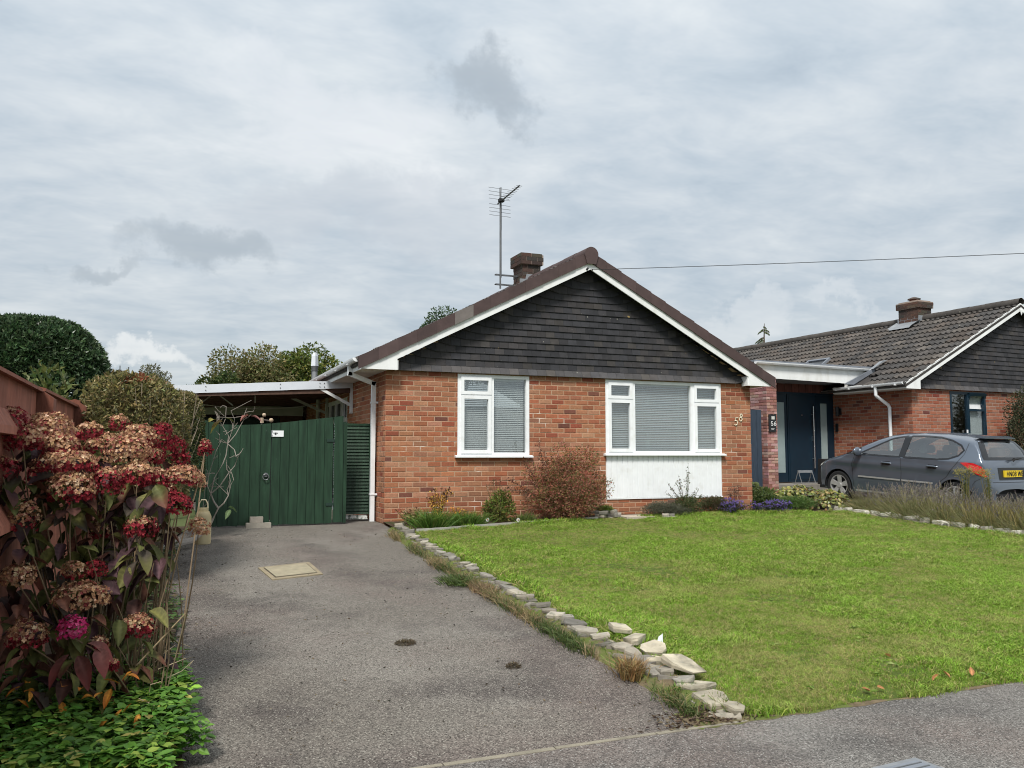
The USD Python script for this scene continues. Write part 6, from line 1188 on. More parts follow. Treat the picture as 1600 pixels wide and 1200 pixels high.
for i, (c, rx, rz, tan) in enumerate(hp):
    pink = tan == 0.0; k = 3 if pink else 0 if tan < .2 else 1 if tan > .78 else 2
    obj('flower_head', flower_head(c, rx * .94, rz * .98, tan, pink), M['petal'], hy, label=names[k])
# canes from the stools to the heads
BASES = [np.array([-3.45 + rng.normal(0, .12), -7.25 + rng.normal(0, .22), -.44]) for _ in range(12)] + [np.array([-3.15 + rng.normal(0, .06), -7.25 + rng.normal(0, .2), -.43]) for _ in range(10)]
def cane(b, t, r0=.006, r1=.0035, c=(.19, .135, .08), bow=.06):
    m = (b + t) / 2 + np.array([rng.normal(0, bow), rng.normal(0, bow), .06]); s = np.linspace(0, 1, 7)[:, None]; mb = MB(); mb.tube((1 - s) ** 2 * b + 2 * s * (1 - s) * m + s ** 2 * t, np.linspace(r0, r1, 7), 6, np.asarray(c) * rng.uniform(.6, 1.25), cap=False); obj('stem', mb, M['stem'], hy)
for c, rx, rz, tan in hp:
    b = BASES[int(np.argmin([np.linalg.norm((q - c)[:2] + rng.normal(0, .1, 2)) for q in BASES]))]; cane(b + rng.normal(0, .03, 3) * [1, 1, 0], c - [0, 0, rz * .5])
for k in range(75):
    b = BASES[rng.integers(len(BASES))] + rng.normal(0, .06, 3) * [1, 1, 0]; h = rng.uniform(.35, 1.25); t = np.array([np.clip(b[0] + rng.normal(.04, .12), -3.8, -3.06), b[1] + rng.normal(-.02, .16), b[2] + h]); cane(b, t, .005, .0025, (.20, .145, .088))
# leaves: large, veined, folding on the midrib
LEAFC = [np.array(q) for q in ([.060, .030, .034], [.085, .038, .030], [.075, .080, .024], [.105, .100, .030], [.050, .040, .030], [.13, .055, .035], [.095, .105, .03])]
NLEAF = [0]; MORE = MB()
def big_leaf(p, d, L, W, c, tip=None, name='leaf', parent=None, sag=.25):
    d = unit(d); s = unit(np.cross(d, np.array([0, 0, 1.0]) + rng.normal(0, .35, 3))); n = np.cross(s, d); rows = [(t_, float(np.interp(t_, [0, .12, .32, .55, .78, .92, 1.0], [0, .5, .95, 1.0, .66, .28, 0]))) for t_ in np.linspace(0, 1, 19)]; V, C = [], []; ph = rng.uniform(0, 6, 2); wob = .16 * np.sin(np.linspace(0, 9, 19) + ph[0]); curl = rng.uniform(.25, .8)
    for k, (t, w) in enumerate(rows):
        ctr = p + d * L * t - np.array([0, 0, sag]) * L * t ** 2; hwid = W / 2 * w
        for q in (-1, -.5, 0, .5, 1): V.append(ctr + s * q * hwid + n * (abs(q) ** 1.4 * hwid * curl + wob[k] * hwid * q * .6)); e = abs(q); cc = c * (1.7 if q == 0 else 1.28 if (k + int(abs(q) * 4)) % 3 == 0 else .94); cc = cc if tip is None else cc * (1 - ss(.35, .9, t + .15 * e)) + tip * ss(.35, .9, t + .15 * e); C.append(cc)
    F = [];
    for k in range(18):
        for q in range(4): a = k * 5 + q; F.append([a, a + 1, a + 6, a + 5])
    mb = MB(); mb.add(np.array(V), np.array(F), np.clip(np.array(C), .004, .9)); 
    if parent is None:
        NLEAF[0] += 1
        if NLEAF[0] > 300: MORE.add(*mb.data()); return None
    return obj(name, mb, M['hydrangea_leaf'], parent or hy, smooth='keep')
for k in range(330):
    c, rx, rz, tan = hp[rng.integers(len(hp))]
    if c[1] > -6 or c[0] > -3.03: continue
    a = rng.uniform(0, 2 * PI); p = c + np.array([math.cos(a) * rx * .35, math.sin(a) * rx * .35 + .03, -rz * .8 - rng.uniform(0, .26)]); d = np.array([math.cos(a) + .15, math.sin(a) - .35, rng.uniform(-.75, .1)]); L_ = rng.uniform(.085, .15)
    big_leaf(p, d, L_, L_ * rng.uniform(.52, .68), LEAFC[rng.integers(len(LEAFC))] * rng.uniform(.7, 1.3), LEAFC[rng.integers(len(LEAFC))] if rng.random() < .4 else None, sag=rng.uniform(.15, .6))
for k in range(170): # the leafy middle of the bush
    p = np.array([rng.uniform(-3.85, -3.08), rng.uniform(-7.45, -6.9), rng.uniform(.15, .88)]); a = rng.uniform(-PI, 0); L_ = rng.uniform(.085, .15)
    big_leaf(p, np.array([math.cos(a) * .8, math.sin(a), rng.uniform(-1.1, -.1)]), L_, L_ * rng.uniform(.55, .72), LEAFC[rng.choice(7, p=[.2, .14, .2, .16, .14, .08, .08])] * rng.uniform(.7, 1.35), LEAFC[rng.integers(len(LEAFC))] if rng.random() < .4 else None, sag=rng.uniform(.15, .6))
for k in range(60): # low down among the canes
    p = np.array([rng.uniform(-3.8, -3.1), rng.uniform(-7.75, -6.9), rng.uniform(-.3, .35)]); big_leaf(p, np.array([rng.normal(.2, .6), rng.normal(-.5, .5), rng.uniform(-.6, .2)]), rng.uniform(.10, .17), rng.uniform(.06, .10), LEAFC[rng.integers(len(LEAFC))] * rng.uniform(.7, 1.2), sag=.4)
ORG = np.array([.52, .22, .035])
for (x, y, z) in ((-3.74, -7.458, -.30), (-3.677, -7.483, -.317), (-3.706, -7.472, -.365), (-3.447, -7.578, -.284), (-3.40, -7.59, -.28), (-3.355, -7.616, -.268), (-3.326, -7.628, -.219), (-3.266, -7.653, -.187), (-3.249, -7.66, -.219), (-3.14, -7.705, -.235), (-3.649, -7.495, -.252), (-3.70, -7.48, -.27), (-3.58, -7.5, -.30), (-3.52, -7.55, -.27), (-3.30, -7.62, -.25), (-3.20, -7.68, -.22), (-3.76, -7.44, -.34), (-3.72, -7.5, -.38), (-3.42, -7.6, -.31), (-3.36, -7.58, -.24)):
    big_leaf(np.array([x + .02 + rng.normal(0, .04), y - .34 + rng.normal(0, .06), z + .13 + rng.normal(0, .05)]), np.array([rng.normal(0, 1.0), rng.uniform(-.9, .2), rng.uniform(-.9, .6)]), rng.uniform(.045, .085), rng.uniform(.022, .042), ORG * rng.uniform(.6, 1.15), np.array([.42, .13, .02]) if rng.random() < .5 else None, sag=.3)
for (x, y, z, a) in ((-3.463, -7.5, -.06, (.4, -.4, -.7)), (-3.50, -7.5, -.05, (-.5, -.5, -.6)), (-3.42, -7.52, .0, (.9, -.2, -.3)), (-3.37, -7.55, -.02, (.3, -.8, -.5))): big_leaf(np.array([x, y - .36, z + .10]), np.array(a), .135, .075, np.array([.10, .036, .03]) * rng.uniform(.7, 1.2), np.array([.16, .04, .035]), sag=.45)
obj('further_leaves', MORE, M['hydrangea_leaf'], hy, kind='stuff', smooth='keep') if MORE.n else None
# the shoot that leans over the driveway
b = np.array([-3.05, -7.62, -.25]); e = np.array([-2.96, -7.70, .205]); cane(b, e, .004, .003, (.34, .27, .16), .02); cane(np.array([-3.2, -7.55, -.1]), e + [-.005, 0, -.02], .005, .003, (.34, .26, .16), .03)
for dd, c, tp in (((.8, -.3, -.5), [.10, .10, .03], np.array([.36, .05, .03])), ((-.05, -.2, .9), [.14, .13, .04], None), ((.1, -.3, -.9), [.13, .085, .03], None), ((.55, -.2, -.1), [.12, .11, .035], None)): big_leaf(e, np.array(dd), .095, .055, np.array(c), tp, sag=.2)

# bare-stemmed hydrangea before the gate
bh = thing('bare_hydrangea', 'nearly leafless grey-stemmed shrub standing before the green gate', 'shrub')
def node(p): return np.array(p, float)
BH = [((-2.60, -.62, -.03), (-2.42, -.72, .33), .016), ((-2.42, -.72, .33), (-2.52, -.70, .52), .013), ((-2.52, -.70, .52), (-2.38, -.76, .92), .010), ((-2.38, -.76, .92), (-2.33, -.78, 1.18), .008), ((-2.33, -.78, 1.18), (-2.40, -.75, 1.42), .006), ((-2.40, -.75, 1.42), (-2.50, -.72, 1.62), .005), ((-2.40, -.75, 1.42), (-2.36, -.76, 1.68), .005), ((-2.33, -.78, 1.18), (-2.22, -.80, 1.02), .007), ((-2.22, -.80, 1.02), (-2.17, -.80, 1.07), .006), ((-2.33, -.78, 1.18), (-2.14, -.84, 1.50), .006), ((-2.14, -.84, 1.50), (-2.05, -.88, 1.57), .004), ((-2.52, -.70, .52), (-2.56, -.70, .72), .008), ((-2.56, -.70, .72), (-2.50, -.70, .96), .006), ((-2.50, -.70, .96), (-2.41, -.74, 1.22), .005), ((-2.52, -.70, .52), (-2.30, -.78, .80), .009), ((-2.30, -.78, .80), (-2.20, -.82, 1.0), .006), ((-2.42, -.72, .33), (-2.30, -.78, .50), .010), ((-2.30, -.78, .50), (-2.28, -.78, .68), .007), ((-2.30, -.78, .50), (-2.24, -.80, .70), .005), ((-2.33, -.78, 1.18), (-2.43, -.74, 1.30), .004), ((-2.33, -.78, 1.18), (-2.27, -.8, 1.38), .005), ((-2.27, -.8, 1.38), (-2.30, -.8, 1.62), .004), ((-2.56, -.70, .72), (-2.62, -.68, .92), .004), ((-2.60, -.68, .35), (-2.52, -.70, .52), .006), ((-2.62, -.66, .2), (-2.58, -.7, .78), .005), ((-2.40, -.75, 1.42), (-2.47, -.74, 1.45), .004), ((-2.14, -.84, 1.50), (-2.12, -.85, 1.60), .004)]
for a, b, r in BH:
    a, b = node(a), node(b); m = (a + b) / 2 + rng.normal(0, .018, 3); mb = MB(); mb.tube([a, m, b], [r, r * .9, r * .72], 6, np.array([.30, .265, .23]) * rng.uniform(.75, 1.15)); obj('stem', mb, M['stem'], bh)
for k in range(34):
    q = BH[rng.integers(3, len(BH))]; a = node(q[1]) if rng.random() < .7 else (node(q[0]) + node(q[1])) / 2; b = a + np.array([rng.normal(0, .10), rng.normal(0, .04), rng.uniform(-.02, .20)]); m = (a + b) / 2 + rng.normal(0, .02, 3); mb = MB(); mb.tube([a, m, b], [.0045, .0038, .003], 5, np.array([.27, .235, .20]) * rng.uniform(.7, 1.15)); obj('twig', mb, M['stem'], bh)
for p, c in (((-2.50, -.72, 1.50), (.17, .15, .03)), ((-2.44, -.74, 1.46), (.2, .17, .04)), ((-2.08, -.87, 1.56), (.24, .10, .08)), ((-2.05, -.88, 1.55), (.18, .08, .07)), ((-2.38, -.76, 1.53), (.12, .13, .04)), ((-2.30, -.80, .34), (.09, .14, .06)), ((-2.27, -.80, .31), (.08, .12, .05)), ((-2.40, -.75, 1.48), (.2, .15, .07))):
    big_leaf(np.array(p), np.array([rng.normal(0, .7), -.4, rng.uniform(-.7, .1)]), rng.uniform(.11, .16), rng.uniform(.07, .10), np.array(c), parent=bh, sag=.4)
# beige can in the corner
wc = thing('watering_can', 'pale beige plastic can with a loop handle on the ground by the gate', 'can', (-2.63, -1.30, -.075)); mb = MB(); mb.tube([(0, 0, 0), (0, 0, .02), (0, 0, .34), (0, 0, .40)], [.098, .102, .10, .075], 14, (.46, .38, .22)); mb.tube([(0, 0, .40), (0, 0, .445)], [.062, .062], 12, (.46, .38, .22)); obj('body', mb, M['plastic'], wc, smooth=40)
mb = MB(); mb.tube([(-.055, 0, .44), (-.05, 0, .50), (-.025, 0, .545), (.025, 0, .545), (.05, 0, .50), (.055, 0, .44)], .009, 6, (.5, .44, .30)); obj('handle', mb, M['plastic'], wc)
lg = thing('old_branch', 'weathered grey branch lying at the driveway edge beside the can', 'branch', (-2.85, -1.75, -.06)); mb = MB(); mb.tube([(-.30, -.25, .03), (-.1, -.1, .05), (.08, .12, .06), (.2, .3, .12)], [.05, .045, .038, .02], 8, (.28, .25, .22)); obj('wood', mb, M['stem'], lg, smooth=40)
gl = thing('border_hydrangea', 'lone crimson flower head on a stem beside the gate', 'flower', (-2.82, -5.5, -.3)); obj('flower_head', flower_head(np.array([.015, -.05, 1.36]), .058, .058, .35), M['petal'], gl); mb = MB(); mb.tube([(-.1, .1, 0), (-.03, .0, .8), (.012, -.05, 1.34)], [.006, .005, .004], 5, (.3, .22, .14)); obj('stem', mb, M['stem'], gl)
# ground elder round its foot
def ground_cover(n, sampler, L, cols, p=None, name='ground_cover', label='', cat='ground cover', hmax=.16, mat='leaf'):
    x, y = sampler(n); z = gz(x, y) + .03 + hmax * rng.uniform(.15, 1, n) ** .8; P = np.c_[x, y, z]; mb = MB(); base = rng.uniform(0, 2 * PI, n); cl = pick(cols, n, p, .16); Lr = L * rng.uniform(.6, 1.25, n)
    for q in range(3):
        a = base + (q - 1) * 1.15; D = np.c_[np.cos(a), np.sin(a), rng.uniform(-.25, .3, n)]
        D = unit(D); S = unit(np.cross(D, np.array([0, 0, 1.0]) + rng.normal(0, .25, (n, 3)))); N = np.cross(S, D); P0 = P + D * .012; W = Lr[:, None] * .62
        v = np.stack([P0, P0 + D * Lr[:, None] * .3 + S * W * .42 + N * W * .10, P0 + D * Lr[:, None] * .62 + S * W * .46 + N * W * .05, P0 + D * Lr[:, None] - N * Lr[:, None] * .10, P0 + D * Lr[:, None] * .62 - S * W * .46 + N * W * .05, P0 + D * Lr[:, None] * .3 - S * W * .42 + N * W * .10, P0 + D * Lr[:, None] * .5 - N * W * .05], 1).reshape(-1, 3)
        b = np.arange(n)[:, None] * 7; f = np.concatenate([b + np.array(t) for t in ([0, 1, 6], [1, 2, 6], [2, 3, 6], [3, 4, 6], [4, 5, 6], [5, 0, 6])]); mb.add(v, f, np.repeat(cl, 7, 0))
    return tag(obj(name, mb, M[mat], smooth=False), label, cat, None, 'stuff')
def elder(n):
    y = rng.uniform(-8.95, -6.9, n); e = edge_l0(y) + .10 * np.sin(y * 9) * .4 + .05; x = lerp(-3.95, e + np.where(y < -8.2, -.12, .02), rng.uniform(0, 1, n) ** .75); return x, np.maximum(y, -8.56 + .1 * np.sin(x * 9))
ground_cover(3600, elder, .058, [[.10, .225, .032], [.14, .285, .042], [.065, .15, .024], [.24, .34, .055], [.36, .36, .09]], [.34, .3, .2, .11, .05], label='bright green ground elder spreading at the foot of the hydrangea', hmax=.19)
def elder2(n):
    y = rng.uniform(-6.9, -1.8, n); return edge_l0(y) - rng.uniform(-.05, .45, n) ** 1.0, y
ground_cover(900, elder2, .045, [[.05, .11, .02], [.07, .13, .03], [.035, .07, .018], [.12, .10, .05]], name='edge_weeds', label='low weeds along the left edge of the driveway past the hydrangea', cat='weeds', hmax=.10)
# dry twigs straggling on to the driveway
tw = thing('dry_twigs', 'pale dry twigs straggling from the hydrangea over the driveway edge', 'twigs'); mb = MB()
for k in range(46):
    a = np.array([rng.uniform(-3.25, -2.98), rng.uniform(-7.9, -6.6), 0]); a[2] = gz(a[0], a[1]) + rng.uniform(.05, .3); b = a + np.array([rng.uniform(.02, .22), rng.uniform(-.18, .12), rng.uniform(-.12, .14)]); mb.tube([a, (a + b) / 2 + rng.normal(0, .012, 3), b], [.003, .0025, .0018], 4, np.array([.42, .34, .22]) * rng.uniform(.7, 1.2), cap=False)
obj('twig', mb, M['stem'], tw, kind='stuff')

# ---------------------------------------------------------------- dry-stone edging of the lawn
def stone_mesh(size):
    """an irregular flat stone: a ragged polygon with a worn upper edge"""
    k = int(rng.integers(5, 8)); a = np.sort(np.linspace(0, 2 * PI, k + 1)[:-1] + rng.uniform(-.34, .34, k)); sup = (np.abs(np.cos(a)) ** 3 + np.abs(np.sin(a)) ** 3) ** (-1 / 3); r = sup * rng.uniform(.72, 1.08, k); sx, sy, sz = size
    o = np.c_[np.cos(a) * r * sx / 2, np.sin(a) * r * sy / 2]; tz = sz / 2 + o @ rng.normal(0, .09, 2) + rng.uniform(-.006, .006, k); V = np.vstack([np.c_[o * .93, np.full(k, -sz / 2)], np.c_[o * rng.uniform(.97, 1.04, (k, 1)), tz * .35], np.c_[o * rng.uniform(.90, .99, (k, 1)), tz], [[0, 0, sz / 2 + rng.uniform(-.004, .006)], [0, 0, -sz / 2]]]); i = np.arange(k); j = (i + 1) % k
    F = np.vstack([np.stack([i, j, k + j], 1), np.stack([i, k + j, k + i], 1), np.stack([k + i, k + j, 2 * k + j], 1), np.stack([k + i, 2 * k + j, 2 * k + i], 1), np.stack([2 * k + i, 2 * k + j, np.full(k, 3 * k)], 1), np.stack([j, i, np.full(k, 3 * k + 1)], 1)]); return V, F
SC = np.array([[.29, .265, .225], [.24, .222, .19], [.36, .325, .265], [.19, .178, .155], [.31, .275, .22]])
sw = thing('stone_edging_wall', 'low dry-stone edging of grey stones between driveway and lawn', 'stone edging')
def put_stone(parent, c, size, yaw, col, tilt=0, name='stone'):
    v, f = stone_mesh(size); ca, sa = math.cos(yaw), math.sin(yaw); Rz = np.array([[ca, -sa, 0], [sa, ca, 0], [0, 0, 1]]); ct_, st = math.cos(tilt), math.sin(tilt); Rx = np.array([[1, 0, 0], [0, ct_, -st], [0, st, ct_]]); mb = MB(); mb.add((v @ Rx.T) @ Rz.T + c, f, col); return obj(name, mb, M['stone'], parent)
wx = lambda y: np.interp(y, [-8.5, -6.5, -4, -2, -.75], [-.09, -.115, -.11, -.09, .02])
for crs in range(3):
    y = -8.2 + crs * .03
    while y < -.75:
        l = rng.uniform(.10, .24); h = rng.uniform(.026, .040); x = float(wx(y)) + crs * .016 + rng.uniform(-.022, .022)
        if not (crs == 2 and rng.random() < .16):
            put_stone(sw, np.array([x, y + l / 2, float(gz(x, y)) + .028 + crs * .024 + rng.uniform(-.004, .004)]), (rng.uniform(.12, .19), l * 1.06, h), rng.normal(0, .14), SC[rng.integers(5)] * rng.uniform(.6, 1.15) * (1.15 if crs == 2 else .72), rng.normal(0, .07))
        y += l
ys = np.linspace(-8.36, -.72, 160); prof = [(-.15, .0), (-.10, .035), (-.02, .062), (.07, .058), (.13, .03)]; V = []
for y in ys:
    for k, (dx, dz) in enumerate(prof): xx = float(wx(y)) + dx + rng.normal(0, .008); V.append((xx, y, float(gz(xx, y)) + dz * rng.uniform(.7, 1.15)))
i, j = np.meshgrid(np.arange(159), np.arange(4), indexing='ij'); a = (i * 5 + j).ravel(); mb = MB(); mb.add(np.array(V), np.stack([a, a + 1, a + 6, a + 5], 1)); obj('bedding', mb, M['verge_soil'], sw, smooth=True)
n = 5200; y = rng.uniform(-8.5, -.8, n); x = wx(y) + rng.normal(.09, .05, n) - (rng.random(n) < .25) * .12; P = np.c_[x, y, gz(x, y) + .03]; mb = MB(); mb.add(*bladeset(P, np.array([-.25, 0, 1.0]) + randdir(n) * .5, rng.uniform(.03, .085, n), .005, pick([[.13, .20, .03], [.19, .25, .05], [.27, .23, .10], [.09, .14, .025]], n), .6)); tag(obj('edge_grass', mb, M['grass_plain']), 'grass growing through the gaps of the stone edging', 'grass', None, 'stuff')
CR = np.array([.46, .41, .31])
for (x, y, z, sx, sy, sz, yaw, tl, c) in ((.10, -6.98, .12, .17, .19, .055, .3, .05, CR * .95), (.08, -7.20, .10, .20, .25, .06, -.2, .03, CR * .85), (.10, -7.42, .085, .20, .22, .05, .2, .12, CR * .9), (.02, -7.62, .075, .24, .22, .04, .5, .1, CR * 1.12), (.03, -7.90, .115, .22, .30, .045, .15, .07, CR * 1.02), (-.03, -8.12, .06, .24, .24, .05, -.3, .0, CR * .95), (-.04, -8.33, .04, .26, .22, .06, .2, .05, CR * .8), (-.10, -8.25, .0, .22, .3, .08, .1, .0, SC[0]), (-.08, -8.47, .0, .24, .18, .07, -.2, .0, SC[2]), (-.02, -8.50, .05, .16, .12, .04, .6, .1, CR * .7), (-.13, -7.75, .05, .14, .34, .06, .05, 0, SC[1] * 1.1), (.0, -7.10, .04, .16, .2, .05, .3, .1, SC[2])):
    s_ = put_stone(sw, np.array([x, y, float(gz(x, y)) + z]), (sx, sy, sz * .72), yaw, c, tl); tag(s_, 'loose cream-coloured flat stone' if c[0] > .5 else None)
se = thing('stone_border', 'pale whitish stone border along the far right side of the lawn', 'stone edging')
y = -8.4
while y < -.55:
    l = rng.uniform(.16, .42); x = float(lawn_right(y + l / 2)) + .07; put_stone(se, np.array([x, y + l / 2, float(gz(x, y)) + .075]), (.15, l * 1.03, .085), rng.normal(-.1, .06), np.array([.56, .53, .46]) * rng.uniform(.7, 1.25)); put_stone(se, np.array([x - .035, y + l / 2, float(gz(x, y)) + .02]), (.14, l, .09), rng.normal(-.1, .05), SC[rng.integers(5)] * .8); y += l
bp = thing('stone_pile', 'small stacked pile of grey stones right of the red shrub', 'stones', (3.60, -.46, -.02))
for k in range(18): put_stone(bp, np.array([rng.uniform(-.24, .24), rng.uniform(-.08, .08), .03 + .05 * (k // 7)]), (rng.uniform(.12, .22), .16, .05), rng.normal(0, .3), SC[rng.integers(5)] * rng.uniform(.8, 1.2))
bp = thing('stone_pile', 'few grey stones half under the grey-green mound', 'stones', (4.72, -.66, -.03))
for k in range(6): put_stone(bp, np.array([rng.uniform(-.18, .18), rng.uniform(-.03, .03), .03 + .045 * (k // 4)]), (rng.uniform(.12, .2), .1, .05), rng.normal(0, .3), SC[rng.integers(5)] * 1.1)
sb = thing('paving_slab', 'pale concrete slab between the stone pile and the grey mound', 'slab', (4.08, -.42, 0)); mb = MB(); mb.box((-.26, -.26, -.05), (.26, .22, .035), (.42, .36, .29)); obj('slab', mb, M['concrete'], sb)
def edge_board(name, label, pts, h=.075, t=.03, c=(.34, .33, .29)):
    e = thing(name, label, 'edging'); 
    for a, b in zip(pts[:-1], pts[1:]):
        a3 = np.array([a[0], a[1], float(gz(*a)) + .04]); b3 = np.array([b[0], b[1], float(gz(*b)) + .04]); mb = MB(); mb.bar(a3, b3, t, h, np.asarray(c) * rng.uniform(.85, 1.1)); obj('board', mb, M['concrete'], e)
edge_board('bed_edging', 'grey edging strip between the lawn and the left flower bed', [(.16, -1.22), (.62, -1.15), (1.2, -.98), (1.8, -.86), (2.5, -.72), (3.35, -.56)]); edge_board('bed_edging', 'timber edging in front of the purple asters', [(5.05, -.42), (5.9, -.385), (6.7, -.42), (7.6, -.52)], .06, .03, (.40, .34, .25))
for k, (x, y) in enumerate(((1.36, -.80), (1.80, -.93))):
    d_ = thing('white_daisy', ['white daisy in front of the flower bed edging, the left one', 'white daisy in front of the flower bed edging, below the green bush'][k], 'flower', (x, y, float(gz(x, y)) + .02)); mb = MB(); mb.tube([(0, 0, 0), (0, -.02, .09)], .003, 5, (.06, .1, .02)); obj('stalk', mb, M['stem'], d_); mb = MB(); n = 14; a = np.linspace(0, 2 * PI, n + 1)[:-1]; P = np.tile([0, -.025, .10], (n, 1)); mb.add(*leafset(P, np.c_[np.cos(a), -.15 * np.ones(n), np.sin(a)], .034, .014, np.full((n, 3), .78), .05)); obj('petals', mb, M['petal'], d_); mb = MB(); mb.mesh(trimesh.creation.icosphere(2, .011).apply_translation([0, -.03, .10]), (.35, .22, .04)); obj('disc', mb, M['petal'], d_)

# ---------------------------------------------------------------- driveway and pavement details
mh = thing('manhole_cover', 'pale rectangular inspection cover set in the driveway', 'manhole cover'); q = np.array([(-2.140, -3.165), (-1.575, -2.98), (-1.545, -3.70), (-2.07, -3.86)]); 
def ground_quad(pts, dz): return np.array([[x, y, float(gz(x, y)) + dz] for x, y in pts])
def inset(pts, f): c = pts.mean(0); return c + (pts - c) * f
mb = MB(); A1, A0 = ground_quad(q, .010), ground_quad(q, -.03); mb.add(np.vstack([A0, A1]), np.array([[4, 7, 6, 5], [0, 1, 5, 4], [1, 2, 6, 5], [2, 3, 7, 6], [3, 0, 4, 7]]), (.27, .225, .15)); obj('frame', mb, M['concrete'], mh)
qi = inset(q, np.array([.80, .74])); mb = MB(); A1, A0 = ground_quad(qi, .017), ground_quad(qi, .0); mb.add(np.vstack([A0, A1]), np.array([[4, 7, 6, 5], [0, 1, 5, 4], [1, 2, 6, 5], [2, 3, 7, 6], [3, 0, 4, 7]]), (.30, .265, .185)); obj('lid', mb, M['concrete'], mh)
qo = inset(q, np.array([.84, .79])); mb = MB()
for k in range(4): a, b, c, d = qo[k], qo[(k + 1) % 4], qi[(k + 1) % 4], qi[k]; mb.add(ground_quad([a, b, c, d], .0125), np.array([[0, 1, 2, 3]]), (.06, .05, .035))
obj('groove', mb, M['concrete'], mh)
dc = thing('stopcock_cover', 'grey metal pavement cover at the bottom edge of the picture', 'drain cover', (.232, -9.556, -.469), math.radians(4)); mb = MB(); mb.box((-.15, -.15, -.03), (.15, .15, .010)); obj('frame', mb, M['galv'], dc); mb = MB(); mb.box((-.115, -.115, .0), (.115, .115, .014)); lid = obj('lid', mb, M['lead'], dc); mb = MB()
for k in range(5): mb.box((-.11, -.10 + k * .045, .014), (.11, -.092 + k * .045, .017)); 
obj('rib', mb, M['dull_metal'], lid, kind='stuff')
def moss(label, loc, r, n): 
    t = tag(obj('moss_clump', foliage(n, [(loc[0], loc[1], float(gz(*loc[:2])) + .01)], [(r * .8, r * .6, .012)], .022, .006, [[.105, .08, .05], [.075, .06, .038], [.13, .10, .06]], shell=.0), M['leaf']), label, 'moss'); return t
moss('brown tuft of dead moss in the middle of the driveway', (-1.42, -6.47), .09, 420); moss('smaller dead moss tuft nearer the stone edging on the driveway', (-.877, -7.24), .06, 260)
# litter of crumbs, twigs and leaves: geometry too small to part
n = 1500; x = rng.uniform(-3.0, -.3, n); y = np.concatenate([rng.uniform(-8, -1, 500), rng.uniform(-8.4, -.5, n - 500)]); x[:500] = edge_l0(y[:500]) + np.abs(rng.normal(0, .16, 500)); P = np.c_[x, y, gz(x, y) + .006]
mb = MB(); mb.add(*leafset(P, np.c_[rng.normal(size=(n, 2)), rng.uniform(0, .2, n)], rng.uniform(.006, .028, n), rng.uniform(.003, .012, n), pick([[.06, .045, .03], [.10, .075, .045], [.035, .03, .022], [.2, .15, .09]], n))); tag(obj('leaf_litter', mb, M['leaf']), 'dark crumbs and bits of leaf strewn on the driveway', 'leaf litter', None, 'stuff')
# weeds and dry grass along the foot of the edging
def foot(n, lo=-8.45, hi=-1.2):
    y = rng.uniform(lo, hi, n); dens = meshkit.noise(np.c_[y * 1.9, y * 0, y * 0 + 3.3]); k = rng.uniform(0, 1, n) < ss(.25, .7, dens); y = y[k]; x = wx(y) - .13 - np.abs(rng.normal(0, .045, len(y))); return np.c_[x, y, gz(x, y) + .002]
P = foot(7000); n = len(P); dry = meshkit.noise(P * 2.3 + 11) + rng.normal(0, .15, n) > .5; c = np.where(dry[:, None], pick([[.27, .20, .10], [.20, .155, .08], [.32, .24, .13]], n), pick([[.07, .11, .025], [.10, .13, .04], [.05, .075, .022]], n)); mb = MB(); mb.add(*bladeset(P, np.array([-.15, 0, 1.0]) + randdir(n) * .55, rng.uniform(.04, .15, n), .0055, c, .6)); tag(obj('wall_weeds', mb, M['grass_plain']), 'dry grass and weeds at the foot of the stone edging', 'weeds', None, 'stuff')
tuft('weed_tuft', 'green weed clump on the driveway against the stone edging', (-.33, -4.55, -.25), (.20, .22), .14, 520, [[.075, .12, .025], [.11, .15, .045], [.055, .085, .02]], bend=.9); tuft('weed_tuft', 'brown dry tuft against the stone edging beyond the loose cream stones', (-.24, -5.0, -.275), (.12, .2), .12, 320, [[.27, .19, .11], [.20, .13, .075]], bend=.9); tuft('weed_tuft', 'straw-coloured dry tuft below the loose cream stones', (-.25, -7.72, -.42), (.08, .1), .17, 380, [[.36, .24, .10], [.28, .17, .07], [.22, .17, .08]], bend=.6); tuft('weed_tuft', 'small bright green tuft near the near end of the edging', (-.14, -8.12, -.44), (.05, .05), .10, 120, GRS, bend=.6)
pl = thing('plastic_scrap', 'scrap of white plastic stuck in the lawn behind the cream stones', 'scrap', (.27, -7.24, -.36)); mb = MB(); mb.add([(-.02, 0, 0), (.03, 0, 0), (.035, .01, .09), (.0, .012, .07), (-.02, .01, .02), (-.02, .012, 0), (.03, .012, 0), (.035, .02, .088)], np.array([[0, 1, 2, 3], [0, 3, 4, 4], [1, 6, 7, 2]]), (.75, .78, .82)); obj('sheet', mb, M['plastic'], pl)
P = np.c_[rng.uniform(-.6, .15, 420), rng.uniform(-8.58, -8.36, 420), np.zeros(420)]; P[:, 0] = rng.normal(-.18, .18, 420); P[:, 2] = gz(P[:, 0], P[:, 1]) + .012; mb = MB(); mb.add(*leafset(P, np.c_[rng.normal(size=(420, 2)), rng.uniform(0, .3, 420)], rng.uniform(.015, .05, 420), rng.uniform(.006, .02, 420), pick([[.12, .085, .05], [.075, .05, .032], [.2, .15, .09], [.05, .03, .025]], 420))); tag(obj('dead_leaves', mb, M['leaf']), 'dead brown leaves gathered at the near end of the stone edging', 'dead leaves', None, 'stuff')
